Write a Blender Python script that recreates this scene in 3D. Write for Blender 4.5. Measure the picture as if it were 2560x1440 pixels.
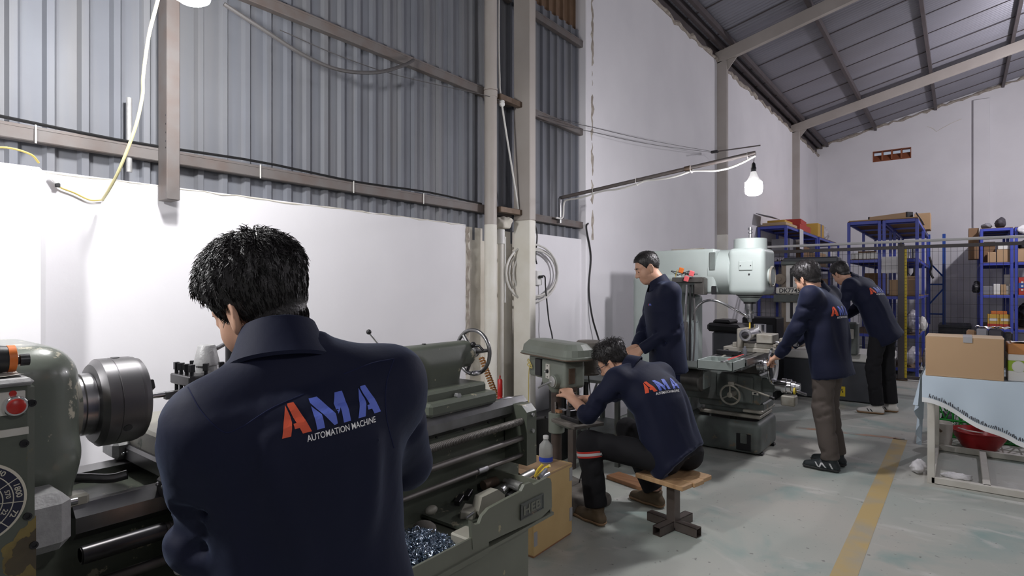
import bpy, bmesh, math, random
import numpy as np
from mathutils import Vector, Matrix
from mathutils.bvhtree import BVHTree

for _o in list(bpy.data.objects):
    bpy.data.objects.remove(_o, do_unlink=True)
SC = bpy.context.scene
COL = SC.collection
PI = math.pi

# ------------------------------------------------------------------ camera
CAM_H = 1.42
FPX = 1426.0                       # focal length in pixels of the 2560 wide frame
YAW = math.atan(1120.0 / FPX)
cam_data = bpy.data.cameras.new('camera')
cam_data.sensor_width = 36.0
cam_data.lens = 36.0 * FPX / 2560.0
cam_data.clip_start = 0.05
cam = bpy.data.objects.new('camera', cam_data)
COL.objects.link(cam)
cam.location = (0, 0, CAM_H)
cam.rotation_euler = (PI / 2, 0, YAW)
SC.camera = cam
FW = (-math.sin(YAW), math.cos(YAW))
RT = (math.cos(YAW), math.sin(YAW))

def at(u, v, X=None, Y=None, Z=None, t=None):
    """point seen at photo pixel (u, v) on the plane X=, Y=, Z= or at depth t"""
    a = (u - 1280.0) / FPX
    b = -(v - 720.0) / FPX
    dx = FW[0] + a * RT[0]; dy = FW[1] + a * RT[1]
    if X is not None: t = X / dx
    elif Y is not None: t = Y / dy
    elif Z is not None: t = (Z - CAM_H) / b
    return Vector((dx * t, dy * t, CAM_H + b * t))

# ------------------------------------------------------------------ world, exposure
world = bpy.data.worlds.new('world'); SC.world = world
world.use_nodes = True
_bg = world.node_tree.nodes['Background']
_bg.inputs[0].default_value = (0.75, 0.82, 1.0, 1)
_bg.inputs[1].default_value = 0.35
SC.view_settings.view_transform = 'Standard'
SC.view_settings.look = 'None'
SC.view_settings.gamma = 1.0
SC.view_settings.use_curve_mapping = False
SC.view_settings.exposure = 0.0
# hanging bulbs: (x, y, z of the bulb centre, emission strength); the bulbs themselves are built further down
BULB_POWER = {'lathe': 370.0, 'gearbox': 430.0, 'mill': 400.0, 'aisle': 350.0, 'store': 1600.0, 'door': 560.0}  # gearbox and door are added, unseen bulbs for headstock and general fill
BULB_COLOR = {'lathe': (1.0, 0.985, 0.985), 'gearbox': (1.0, 0.985, 0.985), 'mill': (0.985, 0.955, 1.0), 'aisle': (0.99, 0.96, 1.0), 'store': (0.98, 0.935, 1.0), 'door': (0.98, 0.94, 1.0)}
# ------------------------------------------------------------------ materials
MATS = {}
def _new_mat(name):
    m = bpy.data.materials.new(name); m.use_nodes = True
    nt = m.node_tree
    return m, nt, nt.nodes['Principled BSDF']

def mat(name, col, rough=0.5, metal=0.0, spec=0.5, noise=None, bump=None, trans=0.0, alpha=1.0,
        emit=None, coat=0.0, sheen=0.0, sss=0.0, chips=None, streak=None):
    """col: base colour.  noise=(scale, colour2, amount)  bump=(scale, strength)
    chips=(scale, colour, threshold)  worn patches   streak=(scale vec, colour, amount)"""
    if name in MATS: return MATS[name]
    m, nt, b = _new_mat(name)
    N = nt.nodes; L = nt.links
    c4 = (*col, 1)
    b.inputs['Base Color'].default_value = c4
    b.inputs['Roughness'].default_value = rough
    b.inputs['Metallic'].default_value = metal
    b.inputs['Specular IOR Level'].default_value = spec
    b.inputs['Transmission Weight'].default_value = trans
    b.inputs['Alpha'].default_value = alpha
    b.inputs['Coat Weight'].default_value = coat
    b.inputs['Sheen Weight'].default_value = sheen
    if sheen: b.inputs['Sheen Roughness'].default_value = 0.42; b.inputs['Sheen Tint'].default_value = (0.55, 0.68, 1.0, 1)
    if sss:
        b.inputs['Subsurface Weight'].default_value = sss
        b.inputs['Subsurface Radius'].default_value = (0.012, 0.005, 0.003)
    if emit:
        b.inputs['Emission Color'].default_value = (*emit[0], 1)
        b.inputs['Emission Strength'].default_value = emit[1]
    tc = None
    def coords():
        nonlocal tc
        if tc is None: tc = N.new('ShaderNodeTexCoord')
        return tc.outputs['Object']
    cur = None
    def mixin(fac, c2):
        nonlocal cur
        mx = N.new('ShaderNodeMix'); mx.data_type = 'RGBA'
        L.new(fac, mx.inputs['Factor'])
        if cur is None: mx.inputs['A'].default_value = c4
        else: L.new(cur, mx.inputs['A'])
        mx.inputs['B'].default_value = (*c2, 1)
        cur = mx.outputs['Result']
    if noise:
        t = N.new('ShaderNodeTexNoise'); t.inputs['Scale'].default_value = noise[0]; t.inputs['Detail'].default_value = 5
        L.new(coords(), t.inputs['Vector'])
        r = N.new('ShaderNodeMapRange'); r.inputs['From Min'].default_value = 0.38; r.inputs['From Max'].default_value = 0.68
        r.inputs['To Max'].default_value = noise[2]
        L.new(t.outputs['Fac'], r.inputs['Value'])
        mixin(r.outputs['Result'], noise[1])
    if streak:
        mp = N.new('ShaderNodeMapping'); mp.inputs['Scale'].default_value = streak[0]
        L.new(coords(), mp.inputs['Vector'])
        t = N.new('ShaderNodeTexNoise'); t.inputs['Scale'].default_value = 1.0; t.inputs['Detail'].default_value = 4
        L.new(mp.outputs['Vector'], t.inputs['Vector'])
        r = N.new('ShaderNodeMapRange'); r.inputs['From Min'].default_value = 0.42; r.inputs['From Max'].default_value = 0.7
        r.inputs['To Max'].default_value = streak[2]
        L.new(t.outputs['Fac'], r.inputs['Value'])
        mixin(r.outputs['Result'], streak[1])
    if chips:
        t = N.new('ShaderNodeTexNoise'); t.inputs['Scale'].default_value = chips[0]; t.inputs['Detail'].default_value = 6
        t.inputs['Roughness'].default_value = 0.65
        L.new(coords(), t.inputs['Vector'])
        r = N.new('ShaderNodeMapRange'); r.inputs['From Min'].default_value = chips[2]; r.inputs['From Max'].default_value = chips[2] + 0.03
        L.new(t.outputs['Fac'], r.inputs['Value'])
        mixin(r.outputs['Result'], chips[1])
    if cur is not None: L.new(cur, b.inputs['Base Color'])
    if bump:
        t = N.new('ShaderNodeTexNoise'); t.inputs['Scale'].default_value = bump[0]; t.inputs['Detail'].default_value = 4
        L.new(coords(), t.inputs['Vector'])
        bp = N.new('ShaderNodeBump'); bp.inputs['Strength'].default_value = bump[1]; bp.inputs['Distance'].default_value = 0.01
        L.new(t.outputs['Fac'], bp.inputs['Height']); L.new(bp.outputs['Normal'], b.inputs['Normal'])
    MATS[name] = m
    return m

def M(name): return MATS[name]

# ------------------------------------------------------------------ mesh builder
def frame(z, x=None):
    """rotation matrix whose Z axis is z"""
    z = Vector(z).normalized()
    if x is None:
        x = Vector((1, 0, 0)) if abs(z.x) < 0.8 else Vector((0, 1, 0))
    x = Vector(x); x = (x - z * x.dot(z)).normalized()
    y = z.cross(x)
    return Matrix((x, y, z)).transposed()

class MB:
    def __init__(self): self.v = []; self.f = []; self.sm = []
    def add(self, vs, fs, smooth=False):
        n = len(self.v)
        self.v += [tuple(p) for p in vs]
        for f in fs: self.f.append(tuple(i + n for i in f)); self.sm.append(smooth)
        return self
    def box(self, c, s, bev=0.0, rot=None, taper=None):
        """box centred at c, full size s, chamfer bev; rot Matrix 3x3 or euler tuple"""
        hx, hy, hz = s[0] / 2, s[1] / 2, s[2] / 2
        if isinstance(rot, (tuple, list)): rot = Matrix.Rotation(rot[2], 3, 'Z') @ Matrix.Rotation(rot[1], 3, 'Y') @ Matrix.Rotation(rot[0], 3, 'X')
        vs = []; fs = []
        b = min(bev, hx * .95, hy * .95, hz * .95)
        if b <= 0:
            for z in (-hz, hz):
                for y in (-hy, hy):
                    for x in (-hx, hx): vs.append([x, y, z])
            fs = [(0, 2, 3, 1), (4, 5, 7, 6), (0, 1, 5, 4), (2, 6, 7, 3), (0, 4, 6, 2), (1, 3, 7, 5)]
        else:
            idx = {}
            for ix, sx in enumerate((-1, 1)):
                for iy, sy in enumerate((-1, 1)):
                    for iz, sz in enumerate((-1, 1)):
                        for ax in range(3):
                            p = [sx * (hx - b), sy * (hy - b), sz * (hz - b)]
                            p[ax] = (sx * hx, sy * hy, sz * hz)[ax]
                            idx[(sx, sy, sz, ax)] = len(vs); vs.append(p)
            g = lambda *k: idx[k]
            for s_ in (-1, 1):
                fs.append(tuple(g(s_, y, z, 0) for y, z in ((-1, -1), (1, -1), (1, 1), (-1, 1)))[::s_])
                fs.append(tuple(g(x, s_, z, 1) for x, z in ((-1, -1), (-1, 1), (1, 1), (1, -1)))[::s_])
                fs.append(tuple(g(x, y, s_, 2) for x, y in ((-1, -1), (1, -1), (1, 1), (-1, 1)))[::s_])
            for s1 in (-1, 1):
                for s2 in (-1, 1):
                    fs.append((g(s1, s2, -1, 0), g(s1, s2, 1, 0), g(s1, s2, 1, 1), g(s1, s2, -1, 1))[::(-1 if s1 * s2 > 0 else 1)])
                    fs.append((g(s1, -1, s2, 0), g(s1, 1, s2, 0), g(s1, 1, s2, 2), g(s1, -1, s2, 2))[::(1 if s1 * s2 > 0 else -1)])
                    fs.append((g(-1, s1, s2, 1), g(1, s1, s2, 1), g(1, s1, s2, 2), g(-1, s1, s2, 2))[::(-1 if s1 * s2 > 0 else 1)])
                    for s3 in (-1, 1):
                        fs.append((g(s1, s2, s3, 0), g(s1, s2, s3, 1), g(s1, s2, s3, 2))[::(1 if s1 * s2 * s3 > 0 else -1)])
        if taper:
            for p in vs:
                k = (p[2] + hz) / (2 * hz)
                p[0] *= 1 + (taper[0] - 1) * k; p[1] *= 1 + (taper[1] - 1) * k
        c = Vector(c)
        out = [(rot @ Vector(p) + c) if rot is not None else (Vector(p) + c) for p in vs]
        return self.add(out, fs)
    def revolve(self, p, axis, prof, n=24, smooth=True, x=None, cap=True):
        """prof: list of (along, radius) from p along axis"""
        R = frame(axis, x); p = Vector(p)
        vs = []; fs = []
        for (h, r) in prof:
            for i in range(n):
                a = 2 * PI * i / n
                vs.append(R @ Vector((r * math.cos(a), r * math.sin(a), h)) + p)
        m = len(prof)
        for j in range(m - 1):
            for i in range(n):
                k = (i + 1) % n
                fs.append((j * n + i, j * n + k, (j + 1) * n + k, (j + 1) * n + i))
        base = len(self.v)
        self.add(vs, fs, smooth)
        if cap:
            self.f.append(tuple(base + i for i in range(n))[::-1]); self.sm.append(False)
            self.f.append(tuple(base + (m - 1) * n + i for i in range(n))); self.sm.append(False)
        return self
    def cyl(self, a, b, r, r2=None, n=20, bev=0.0, cap=True, x=None):
        a = Vector(a); b = Vector(b); h = (b - a).length
        r2 = r if r2 is None else r2
        if bev > 0:
            prof = [(0, r - bev), (bev, r), (bev, r), (h - bev, r2), (h - bev, r2), (h, r2 - bev)]
        else: prof = [(0, r), (h, r2)]
        return self.revolve(a, b - a, prof, n, True, x, cap)
    def tube(self, pts, r, n=8, closed=False, smooth=True, flat=1.0):
        pts = [Vector(p) for p in pts]; k = len(pts)
        vs = []; fs = []
        up = None
        for i in range(k):
            if closed: d = pts[(i + 1) % k] - pts[i - 1]
            else: d = pts[min(i + 1, k - 1)] - pts[max(i - 1, 0)]
            d.normalize()
            if up is None:
                up = Vector((0, 0, 1)) if abs(d.z) < 0.9 else Vector((1, 0, 0))
            x = up.cross(d)
            if x.length < 1e-4: x = Vector((1, 0, 0)).cross(d)
            x.normalize(); up = d.cross(x)
            rr = r[i] if isinstance(r, (list, tuple)) else r
            for j in range(n):
                a = 2 * PI * j / n
                vs.append(pts[i] + x * (rr * math.cos(a)) + up * (rr * flat * math.sin(a)))
        for i in range(k if closed else k - 1):
            i2 = (i + 1) % k
            for j in range(n):
                j2 = (j + 1) % n
                fs.append((i * n + j, i * n + j2, i2 * n + j2, i2 * n + j))
        base = len(self.v)
        self.add(vs, fs, smooth)
        if not closed:
            self.f.append(tuple(base + i for i in range(n))[::-1]); self.sm.append(False)
            self.f.append(tuple(base + (k - 1) * n + i for i in range(n))); self.sm.append(False)
        return self
    def torus(self, c, axis, R, r, n=40, m=10, x=None):
        F = frame(axis, x); c = Vector(c)
        return self.tube([F @ Vector((R * math.cos(2 * PI * i / n), R * math.sin(2 * PI * i / n), 0)) + c for i in range(n)], r, m, True)
    def prism(self, poly, p, ux, uy, depth, bev=0.0):
        """extrude 2-D polygon (in ux, uy at p) by depth along ux x uy (both caps)"""
        p = Vector(p); ux = Vector(ux).normalized(); uy = Vector(uy).normalized(); w = ux.cross(uy)
        n = len(poly)
        vs = [p + ux * a + uy * b for a, b in poly] + [p + ux * a + uy * b + w * depth for a, b in poly]
        fs = [tuple(range(n))[::-1], tuple(range(n, 2 * n))]
        for i in range(n):
            j = (i + 1) % n
            fs.append((i, j, n + j, n + i))
        return self.add(vs, fs)
    def grid(self, fn, nu, nv, smooth=True):
        vs = [fn(i / nu, j / nv) for j in range(nv + 1) for i in range(nu + 1)]
        w = nu + 1
        fs = [(j * w + i, j * w + i + 1, (j + 1) * w + i + 1, (j + 1) * w + i) for j in range(nv) for i in range(nu)]
        return self.add(vs, fs, smooth)
    def sphere(self, c, r, n=16, m=10, rot=None):
        if not isinstance(r, (tuple, list)): r = (r, r, r)
        c = Vector(c)
        vs = []; fs = []
        for j in range(m + 1):
            th = PI * j / m
            for i in range(n):
                a = 2 * PI * i / n
                q = Vector((r[0] * math.sin(th) * math.cos(a), r[1] * math.sin(th) * math.sin(a), r[2] * math.cos(th)))
                vs.append((rot @ q if rot is not None else q) + c)
        for j in range(m):
            for i in range(n):
                k = (i + 1) % n
                fs.append((j * n + i, (j + 1) * n + i, (j + 1) * n + k, j * n + k))
        return self.add(vs, fs, True)
    def mesh(self, name):
        me = bpy.data.meshes.new(name)
        me.from_pydata(self.v, [], self.f)
        me.polygons.foreach_set('use_smooth', self.sm)
        me.validate()
        me.update()
        return me
    def build(self, name, material, parent=None, loc=None, label=None, fixn=True):
        me = self.mesh(name)
        if fixn:
            bm = bmesh.new(); bm.from_mesh(me)
            bmesh.ops.remove_doubles(bm, verts=bm.verts, dist=1e-6)
            bmesh.ops.recalc_face_normals(bm, faces=bm.faces)
            bm.to_mesh(me); bm.free()
        if any(self.sm): me.set_sharp_from_angle(angle=math.radians(40))
        mats = material if isinstance(material, (list, tuple)) else [material]
        for mm in mats: me.materials.append(MATS[mm] if isinstance(mm, str) else mm)
        o = bpy.data.objects.new(name, me)
        COL.objects.link(o)
        if parent is not None: put_under(o, parent)
        if label: o['label'] = label
        return o

def put_under(o, parent):
    """parent keeping the child's world coordinates (parents carry only translation + rotation set before)"""
    o.parent = parent
    o.matrix_parent_inverse = parent_matrix(parent).inverted()

def parent_matrix(p):
    m = Matrix.LocRotScale(p.location, p.rotation_euler, p.scale)
    return m if p.parent is None else parent_matrix(p.parent) @ p.matrix_parent_inverse @ m

def thing(name, label, cat, loc=(0, 0, 0), group=None):
    o = bpy.data.objects.new(name, None)
    o.empty_display_size = 0.05
    COL.objects.link(o); o.location = loc
    return tag(o, label, cat, group)

def tag(o, label, cat, group=None):
    o['label'] = label; o['category'] = cat
    if group: o['group'] = group
    return o

def struct(o):
    o['kind'] = 'structure'; return o

def stuff(o):
    o['kind'] = 'stuff'; return o

def solo(mb, name, material, label, cat, group=None):
    """a thing that is one mesh"""
    return tag(mb.build(name, material), label, cat, group)

def bez(p, n=16):
    """Catmull-Rom through points"""
    p = [Vector(q) for q in p]
    out = []
    q = [p[0] * 2 - p[1]] + p + [p[-1] * 2 - p[-2]]
    for i in range(1, len(q) - 2):
        for k in range(n):
            t = k / n
            a, b, c, d = q[i - 1], q[i], q[i + 1], q[i + 2]
            out.append(0.5 * ((2 * b) + (c - a) * t + (2 * a - 5 * b + 4 * c - d) * t * t + (3 * b - a - 3 * c + d) * t ** 3))
    out.append(p[-1])
    return out

def text_mesh(s, size=1.0, bold=0.0, spacing=1.0, depth=0.0):
    """flat lettering as a mesh datablock in the XY plane, centred"""
    cu = bpy.data.curves.new('lettering', 'FONT')
    cu.body = s; cu.size = size; cu.align_x = 'CENTER'; cu.align_y = 'CENTER'; cu.offset = bold
    cu.space_character = spacing; cu.extrude = depth; cu.resolution_u = 4
    o = bpy.data.objects.new('lettering', cu); COL.objects.link(o)
    dg = bpy.context.evaluated_depsgraph_get()
    me = bpy.data.meshes.new_from_object(o.evaluated_get(dg))
    bpy.data.objects.remove(o, do_unlink=True); bpy.data.curves.remove(cu)
    return me

def lettering(s, p, ux, uy, width, height, material, parent, name='lettering', bold=0.0, off=0.0008):
    """write s centred at p in the plane ux, uy, fitted into width x height"""
    me = text_mesh(s, 1.0, bold)
    xs = [v.co.x for v in me.vertices]; ys = [v.co.y for v in me.vertices]
    cx = (min(xs) + max(xs)) / 2; cy = (min(ys) + max(ys)) / 2
    sx = width / (max(xs) - min(xs)); sy = height / (max(ys) - min(ys))
    ux = Vector(ux).normalized(); uy = Vector(uy).normalized(); w = ux.cross(uy)
    p = Vector(p)
    for v in me.vertices:
        v.co = p + ux * ((v.co.x - cx) * sx) + uy * ((v.co.y - cy) * sy) + w * off
    me.materials.clear(); me.materials.append(MATS[material])
    o = bpy.data.objects.new(name, me); COL.objects.link(o)
    if parent is not None: put_under(o, parent)
    return o
# ------------------------------------------------------------------ palette
def build_materials():
    mat('plaster', (0.80, 0.79, 0.815), 0.85, spec=0.2, noise=(1.3, (0.70, 0.69, 0.72), 0.5), bump=(18, 0.12))
    mat('plaster_old', (0.72, 0.69, 0.62), 0.9, spec=0.15, noise=(3.0, (0.55, 0.51, 0.44), 0.8), bump=(14, 0.35))
    mat('plaster_edge', (0.30, 0.26, 0.22), 0.95, noise=(20, (0.5, 0.46, 0.4), 0.8), bump=(30, 0.8))
    mat('galv', (0.170, 0.180, 0.205), 0.6, 0.08, spec=0.3, noise=(2.2, (0.14, 0.148, 0.168), 0.7), streak=((9, 9, 0.7), (0.24, 0.23, 0.215), 0.35))
    mat('galv_rust', (0.18, 0.11, 0.065), 0.8, 0.1, noise=(5, (0.10, 0.06, 0.04), 0.8))
    mat('girt', (0.145, 0.132, 0.127), 0.6, 0.1, noise=(9, (0.12, 0.085, 0.07), 0.6))
    mat('steel_dark', (0.11, 0.095, 0.10), 0.6, 0.3, noise=(6, (0.08, 0.06, 0.055), 0.5))
    mat('roof_sheet', (0.30, 0.30, 0.345), 0.5, 0.3, noise=(0.8, (0.24, 0.235, 0.26), 0.7))
    mat('rafter', (0.45, 0.41, 0.375), 0.6, noise=(2.5, (0.36, 0.32, 0.29), 0.6), bump=(30, 0.05))
    mat('col_paint', (0.42, 0.385, 0.355), 0.5, noise=(4, (0.36, 0.32, 0.285), 0.6), chips=(26, (0.25, 0.17, 0.12), 0.70))
    mat('col_white', (0.78, 0.76, 0.70), 0.6, noise=(5, (0.68, 0.65, 0.56), 0.7))
    mat('terracotta', (0.33, 0.115, 0.055), 0.85, noise=(12, (0.25, 0.08, 0.04), 0.6))
    mat('pvc', (0.66, 0.63, 0.58), 0.4)
    mat('black_rubber', (0.012, 0.012, 0.013), 0.45)
    mat('black_metal', (0.02, 0.02, 0.022), 0.35, 0.4)
    mat('grey_cable', (0.085, 0.08, 0.08), 0.6)
    mat('white_plastic', (0.78, 0.78, 0.76), 0.4)
    mat('white_wire', (0.62, 0.61, 0.58), 0.5)
    mat('yellow_wire', (0.55, 0.44, 0.13), 0.5)
    mat('pale_yellow_wire', (0.72, 0.66, 0.36), 0.5)
    # machines
    mat('lathe_green', (0.088, 0.100, 0.078), 0.36, spec=0.45, noise=(4, (0.066, 0.075, 0.058), 0.7), chips=(13, (0.36, 0.33, 0.24), 0.62), bump=(60, 0.04))
    mat('headstock_paint', (0.125, 0.142, 0.118), 0.3, spec=0.6, noise=(5, (0.095, 0.108, 0.09), 0.6), chips=(15, (0.46, 0.43, 0.34), 0.60), bump=(60, 0.05), coat=0.3)
    mat('lathe_green_worn', (0.088, 0.100, 0.080), 0.35, noise=(4, (0.066, 0.075, 0.060), 0.7), chips=(7, (0.20, 0.135, 0.04), 0.60), bump=(50, 0.08))
    mat('lathe_tan', (0.30, 0.29, 0.25), 0.45, noise=(8, (0.20, 0.19, 0.15), 0.7), chips=(16, (0.10, 0.115, 0.09), 0.6))
    mat('tray_green', (0.140, 0.150, 0.116), 0.38, noise=(5, (0.105, 0.112, 0.086), 0.6), chips=(13, (0.30, 0.27, 0.17), 0.66))
    mat('castgrey', (0.36, 0.36, 0.36), 0.5, 0.2, noise=(40, (0.27, 0.27, 0.27), 0.7), bump=(120, 0.15))
    mat('way_steel', (0.22, 0.22, 0.225), 0.28, 0.85, noise=(14, (0.13, 0.125, 0.12), 0.5))
    mat('steel', (0.45, 0.45, 0.46), 0.28, 0.95, noise=(20, (0.3, 0.3, 0.31), 0.4))
    mat('bright_steel', (0.66, 0.66, 0.68), 0.2, 1.0)
    mat('dark_steel', (0.075, 0.075, 0.08), 0.33, 0.8, noise=(16, (0.05, 0.045, 0.04), 0.5))
    mat('chuck_steel', (0.17, 0.165, 0.17), 0.42, 0.8, noise=(3, (0.10, 0.10, 0.105), 0.5))
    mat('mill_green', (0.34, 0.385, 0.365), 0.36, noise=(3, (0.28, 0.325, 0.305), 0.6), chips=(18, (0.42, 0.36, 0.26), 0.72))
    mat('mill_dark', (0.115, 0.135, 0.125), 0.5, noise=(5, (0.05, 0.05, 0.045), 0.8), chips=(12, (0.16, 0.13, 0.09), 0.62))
    mat('mill_oily', (0.045, 0.042, 0.038), 0.4, noise=(8, (0.10, 0.095, 0.085), 0.7))
    mat('mill_worn', (0.36, 0.345, 0.30), 0.5, 0.2, noise=(10, (0.19, 0.17, 0.13), 0.8))
    mat('drill_green', (0.175, 0.195, 0.165), 0.42, noise=(4, (0.13, 0.14, 0.115), 0.7), chips=(14, (0.25, 0.2, 0.14), 0.7))
    mat('rust_column', (0.085, 0.06, 0.05), 0.5, 0.4, noise=(8, (0.05, 0.04, 0.035), 0.7))
    mat('cast_dirty', (0.10, 0.09, 0.078), 0.8, noise=(9, (0.22, 0.205, 0.18), 0.8), bump=(25, 0.4))
    mat('panel_plate', (0.60, 0.585, 0.53), 0.4, 0.3, noise=(20, (0.5, 0.48, 0.42), 0.6))
    mat('chrome', (0.75, 0.75, 0.76), 0.12, 1.0)
    mat('red_button', (0.40, 0.018, 0.012), 0.35)
    mat('dial_blue', (0.010, 0.012, 0.035), 0.35)
    mat('dial_cream', (0.55, 0.52, 0.42), 0.5)
    mat('edm_dark', (0.05, 0.055, 0.065), 0.5, noise=(6, (0.035, 0.037, 0.043), 0.6))
    mat('edm_tan', (0.27, 0.225, 0.17), 0.6, noise=(5, (0.19, 0.15, 0.11), 0.7))
    mat('edm_white', (0.70, 0.69, 0.65), 0.45)
    mat('print_black', (0.015, 0.015, 0.02), 0.6)
    mat('yellow_sign', (0.62, 0.47, 0.02), 0.5)
    mat('orange', (0.62, 0.15, 0.02), 0.45)
    mat('spring_rust', (0.30, 0.135, 0.035), 0.6, 0.2, noise=(30, (0.2, 0.08, 0.03), 0.6))
    mat('red_plastic', (0.42, 0.012, 0.010), 0.35)
    mat('pink_plastic', (0.75, 0.14, 0.15), 0.45)
    mat('yellow_grip', (0.72, 0.52, 0.06), 0.4)
    mat('alu', (0.72, 0.72, 0.73), 0.22, 1.0)
    mat('alu_dull', (0.5, 0.5, 0.48), 0.4, 0.85)
    mat('rust_bar', (0.16, 0.115, 0.085), 0.55, 0.5, noise=(15, (0.09, 0.06, 0.04), 0.7))
    mat('cast_pale', (0.33, 0.32, 0.27), 0.5, 0.1, noise=(9, (0.25, 0.24, 0.2), 0.6))
    mat('swarf', (0.42, 0.50, 0.60), 0.25, 1.0)
    mat('wear_yellow', (0.20, 0.15, 0.045), 0.6, noise=(30, (0.11, 0.08, 0.03), 0.7))
    mat('wear_brown', (0.055, 0.042, 0.026), 0.6, noise=(25, (0.09, 0.07, 0.035), 0.6))
    mat('swarf_brown', (0.24, 0.19, 0.17), 0.3, 0.9)
    mat('wood', (0.52, 0.34, 0.18), 0.6, noise=(3, (0.42, 0.25, 0.12), 0.6), streak=((40, 3, 3), (0.30, 0.17, 0.08), 0.7))
    mat('wood_red', (0.34, 0.17, 0.08), 0.6, streak=((4, 30, 4), (0.22, 0.10, 0.05), 0.7))
    mat('plywood', (0.62, 0.44, 0.20), 0.7, noise=(6, (0.52, 0.35, 0.15), 0.6), chips=(22, (0.22, 0.13, 0.05), 0.70))
    mat('tape_grey', (0.36, 0.36, 0.37), 0.35)
    mat('cardboard', (0.47, 0.315, 0.18), 0.8, noise=(2, (0.43, 0.28, 0.155), 0.5))
    mat('cardboard_dark', (0.24, 0.145, 0.08), 0.85, noise=(3, (0.19, 0.11, 0.06), 0.5))
    mat('cardboard_light', (0.54, 0.40, 0.26), 0.8)
    mat('tube_steel', (0.13, 0.11, 0.10), 0.5, 0.5, noise=(9, (0.09, 0.065, 0.055), 0.6))
    mat('rack_blue', (0.055, 0.080, 0.44), 0.4, noise=(2, (0.045, 0.065, 0.37), 0.5))
    mat('rack_blue2', (0.01, 0.07, 0.37), 0.4)
    mat('rack_deck', (0.20, 0.135, 0.09), 0.8, noise=(4, (0.14, 0.09, 0.06), 0.6))
    mat('fence_rail', (0.70, 0.70, 0.68), 0.4)
    mat('fence_dark', (0.085, 0.075, 0.075), 0.5)
    mat('fence_wire', (0.02, 0.02, 0.022), 0.5)
    mat('table_white', (0.60, 0.58, 0.52), 0.5, noise=(7, (0.46, 0.43, 0.37), 0.6), chips=(20, (0.28, 0.19, 0.12), 0.70))
    mat('cloth_blue', (0.56, 0.66, 0.74), 0.8, spec=0.2, noise=(3, (0.48, 0.58, 0.67), 0.4))
    mat('cloth_lace', (0.78, 0.80, 0.80), 0.8)
    mat('basin_red', (0.36, 0.010, 0.014), 0.3)
    mat('bucket_white', (0.68, 0.65, 0.60), 0.5, noise=(8, (0.5, 0.46, 0.4), 0.5))
    mat('crate_green', (0.02, 0.26, 0.04), 0.45)
    mat('pack_green', (0.32, 0.50, 0.03), 0.35)
    mat('pack_white', (0.75, 0.74, 0.70), 0.35)
    mat('pack_orange', (0.50, 0.22, 0.07), 0.4)
    mat('box_red', (0.46, 0.045, 0.03), 0.6)
    mat('box_yellow', (0.60, 0.36, 0.06), 0.6)
    mat('box_orange', (0.60, 0.17, 0.04), 0.6)
    mat('box_blue', (0.03, 0.08, 0.30), 0.5)
    mat('bag_clear', (0.62, 0.60, 0.62), 0.2, spec=0.6, noise=(20, (0.4, 0.38, 0.42), 0.8), bump=(30, 0.9))
    mat('bag_dark', (0.02, 0.02, 0.024), 0.35, bump=(25, 0.8))
    mat('paper_white', (0.70, 0.69, 0.70), 0.6, bump=(20, 0.6))
    mat('dark_clutter', (0.05, 0.045, 0.055), 0.6)
    mat('grey_clutter', (0.22, 0.22, 0.24), 0.5)
    mat('case_grey', (0.145, 0.15, 0.165), 0.5)
    mat('rod_steel', (0.17, 0.16, 0.15), 0.42, 0.7, noise=(12, (0.10, 0.09, 0.08), 0.5))
    mat('bottle_frost', (0.62, 0.64, 0.62), 0.35, trans=0.55, spec=0.4)
    mat('bottle_clear', (0.86, 0.90, 0.92), 0.08, trans=0.92, spec=0.5)
    mat('bottle_label', (0.03, 0.08, 0.55), 0.4)
    # people
    mat('skin', (0.54, 0.315, 0.215), 0.48, spec=0.4, sss=0.08, noise=(14, (0.48, 0.26, 0.18), 0.35), bump=(140, 0.05))
    mat('hair', (0.010, 0.0085, 0.0085), 0.42, spec=0.5, bump=(160, 0.25))
    mat('eye_dark', (0.01, 0.008, 0.008), 0.15)
    mat('jacket', (0.0062, 0.0085, 0.0265), 0.72, spec=0.22, sheen=0.14, noise=(5, (0.0048, 0.0066, 0.021), 0.6), bump=(38, 0.10))
    mat('logo_red', (0.66, 0.085, 0.03), 0.6)
    mat('logo_blue', (0.105, 0.16, 0.60), 0.6)
    mat('logo_white', (0.80, 0.80, 0.80), 0.6)
    mat('trouser_black', (0.014, 0.014, 0.016), 0.85, spec=0.2, bump=(40, 0.10))
    mat('trouser_grey', (0.105, 0.088, 0.078), 0.85, spec=0.2, noise=(6, (0.085, 0.07, 0.062), 0.5), bump=(40, 0.12))
    mat('trouser_navy', (0.012, 0.016, 0.05), 0.85, spec=0.2, bump=(40, 0.10))
    mat('strip_red', (0.50, 0.03, 0.02), 0.5)
    mat('strip_silver', (0.55, 0.55, 0.55), 0.35)
    mat('shoe_black', (0.014, 0.02, 0.022), 0.6)
    mat('shoe_brown', (0.13, 0.09, 0.05), 0.75, noise=(12, (0.07, 0.05, 0.03), 0.7))
    mat('shoe_dark_brown', (0.05, 0.03, 0.022), 0.6)
    mat('shoe_white', (0.62, 0.60, 0.56), 0.6)
    mat('sole_dark', (0.03, 0.03, 0.03), 0.7)
    mat('sole_gum', (0.28, 0.17, 0.09), 0.7)
    mat('glasses', (0.012, 0.014, 0.03), 0.3)
build_materials()

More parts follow.
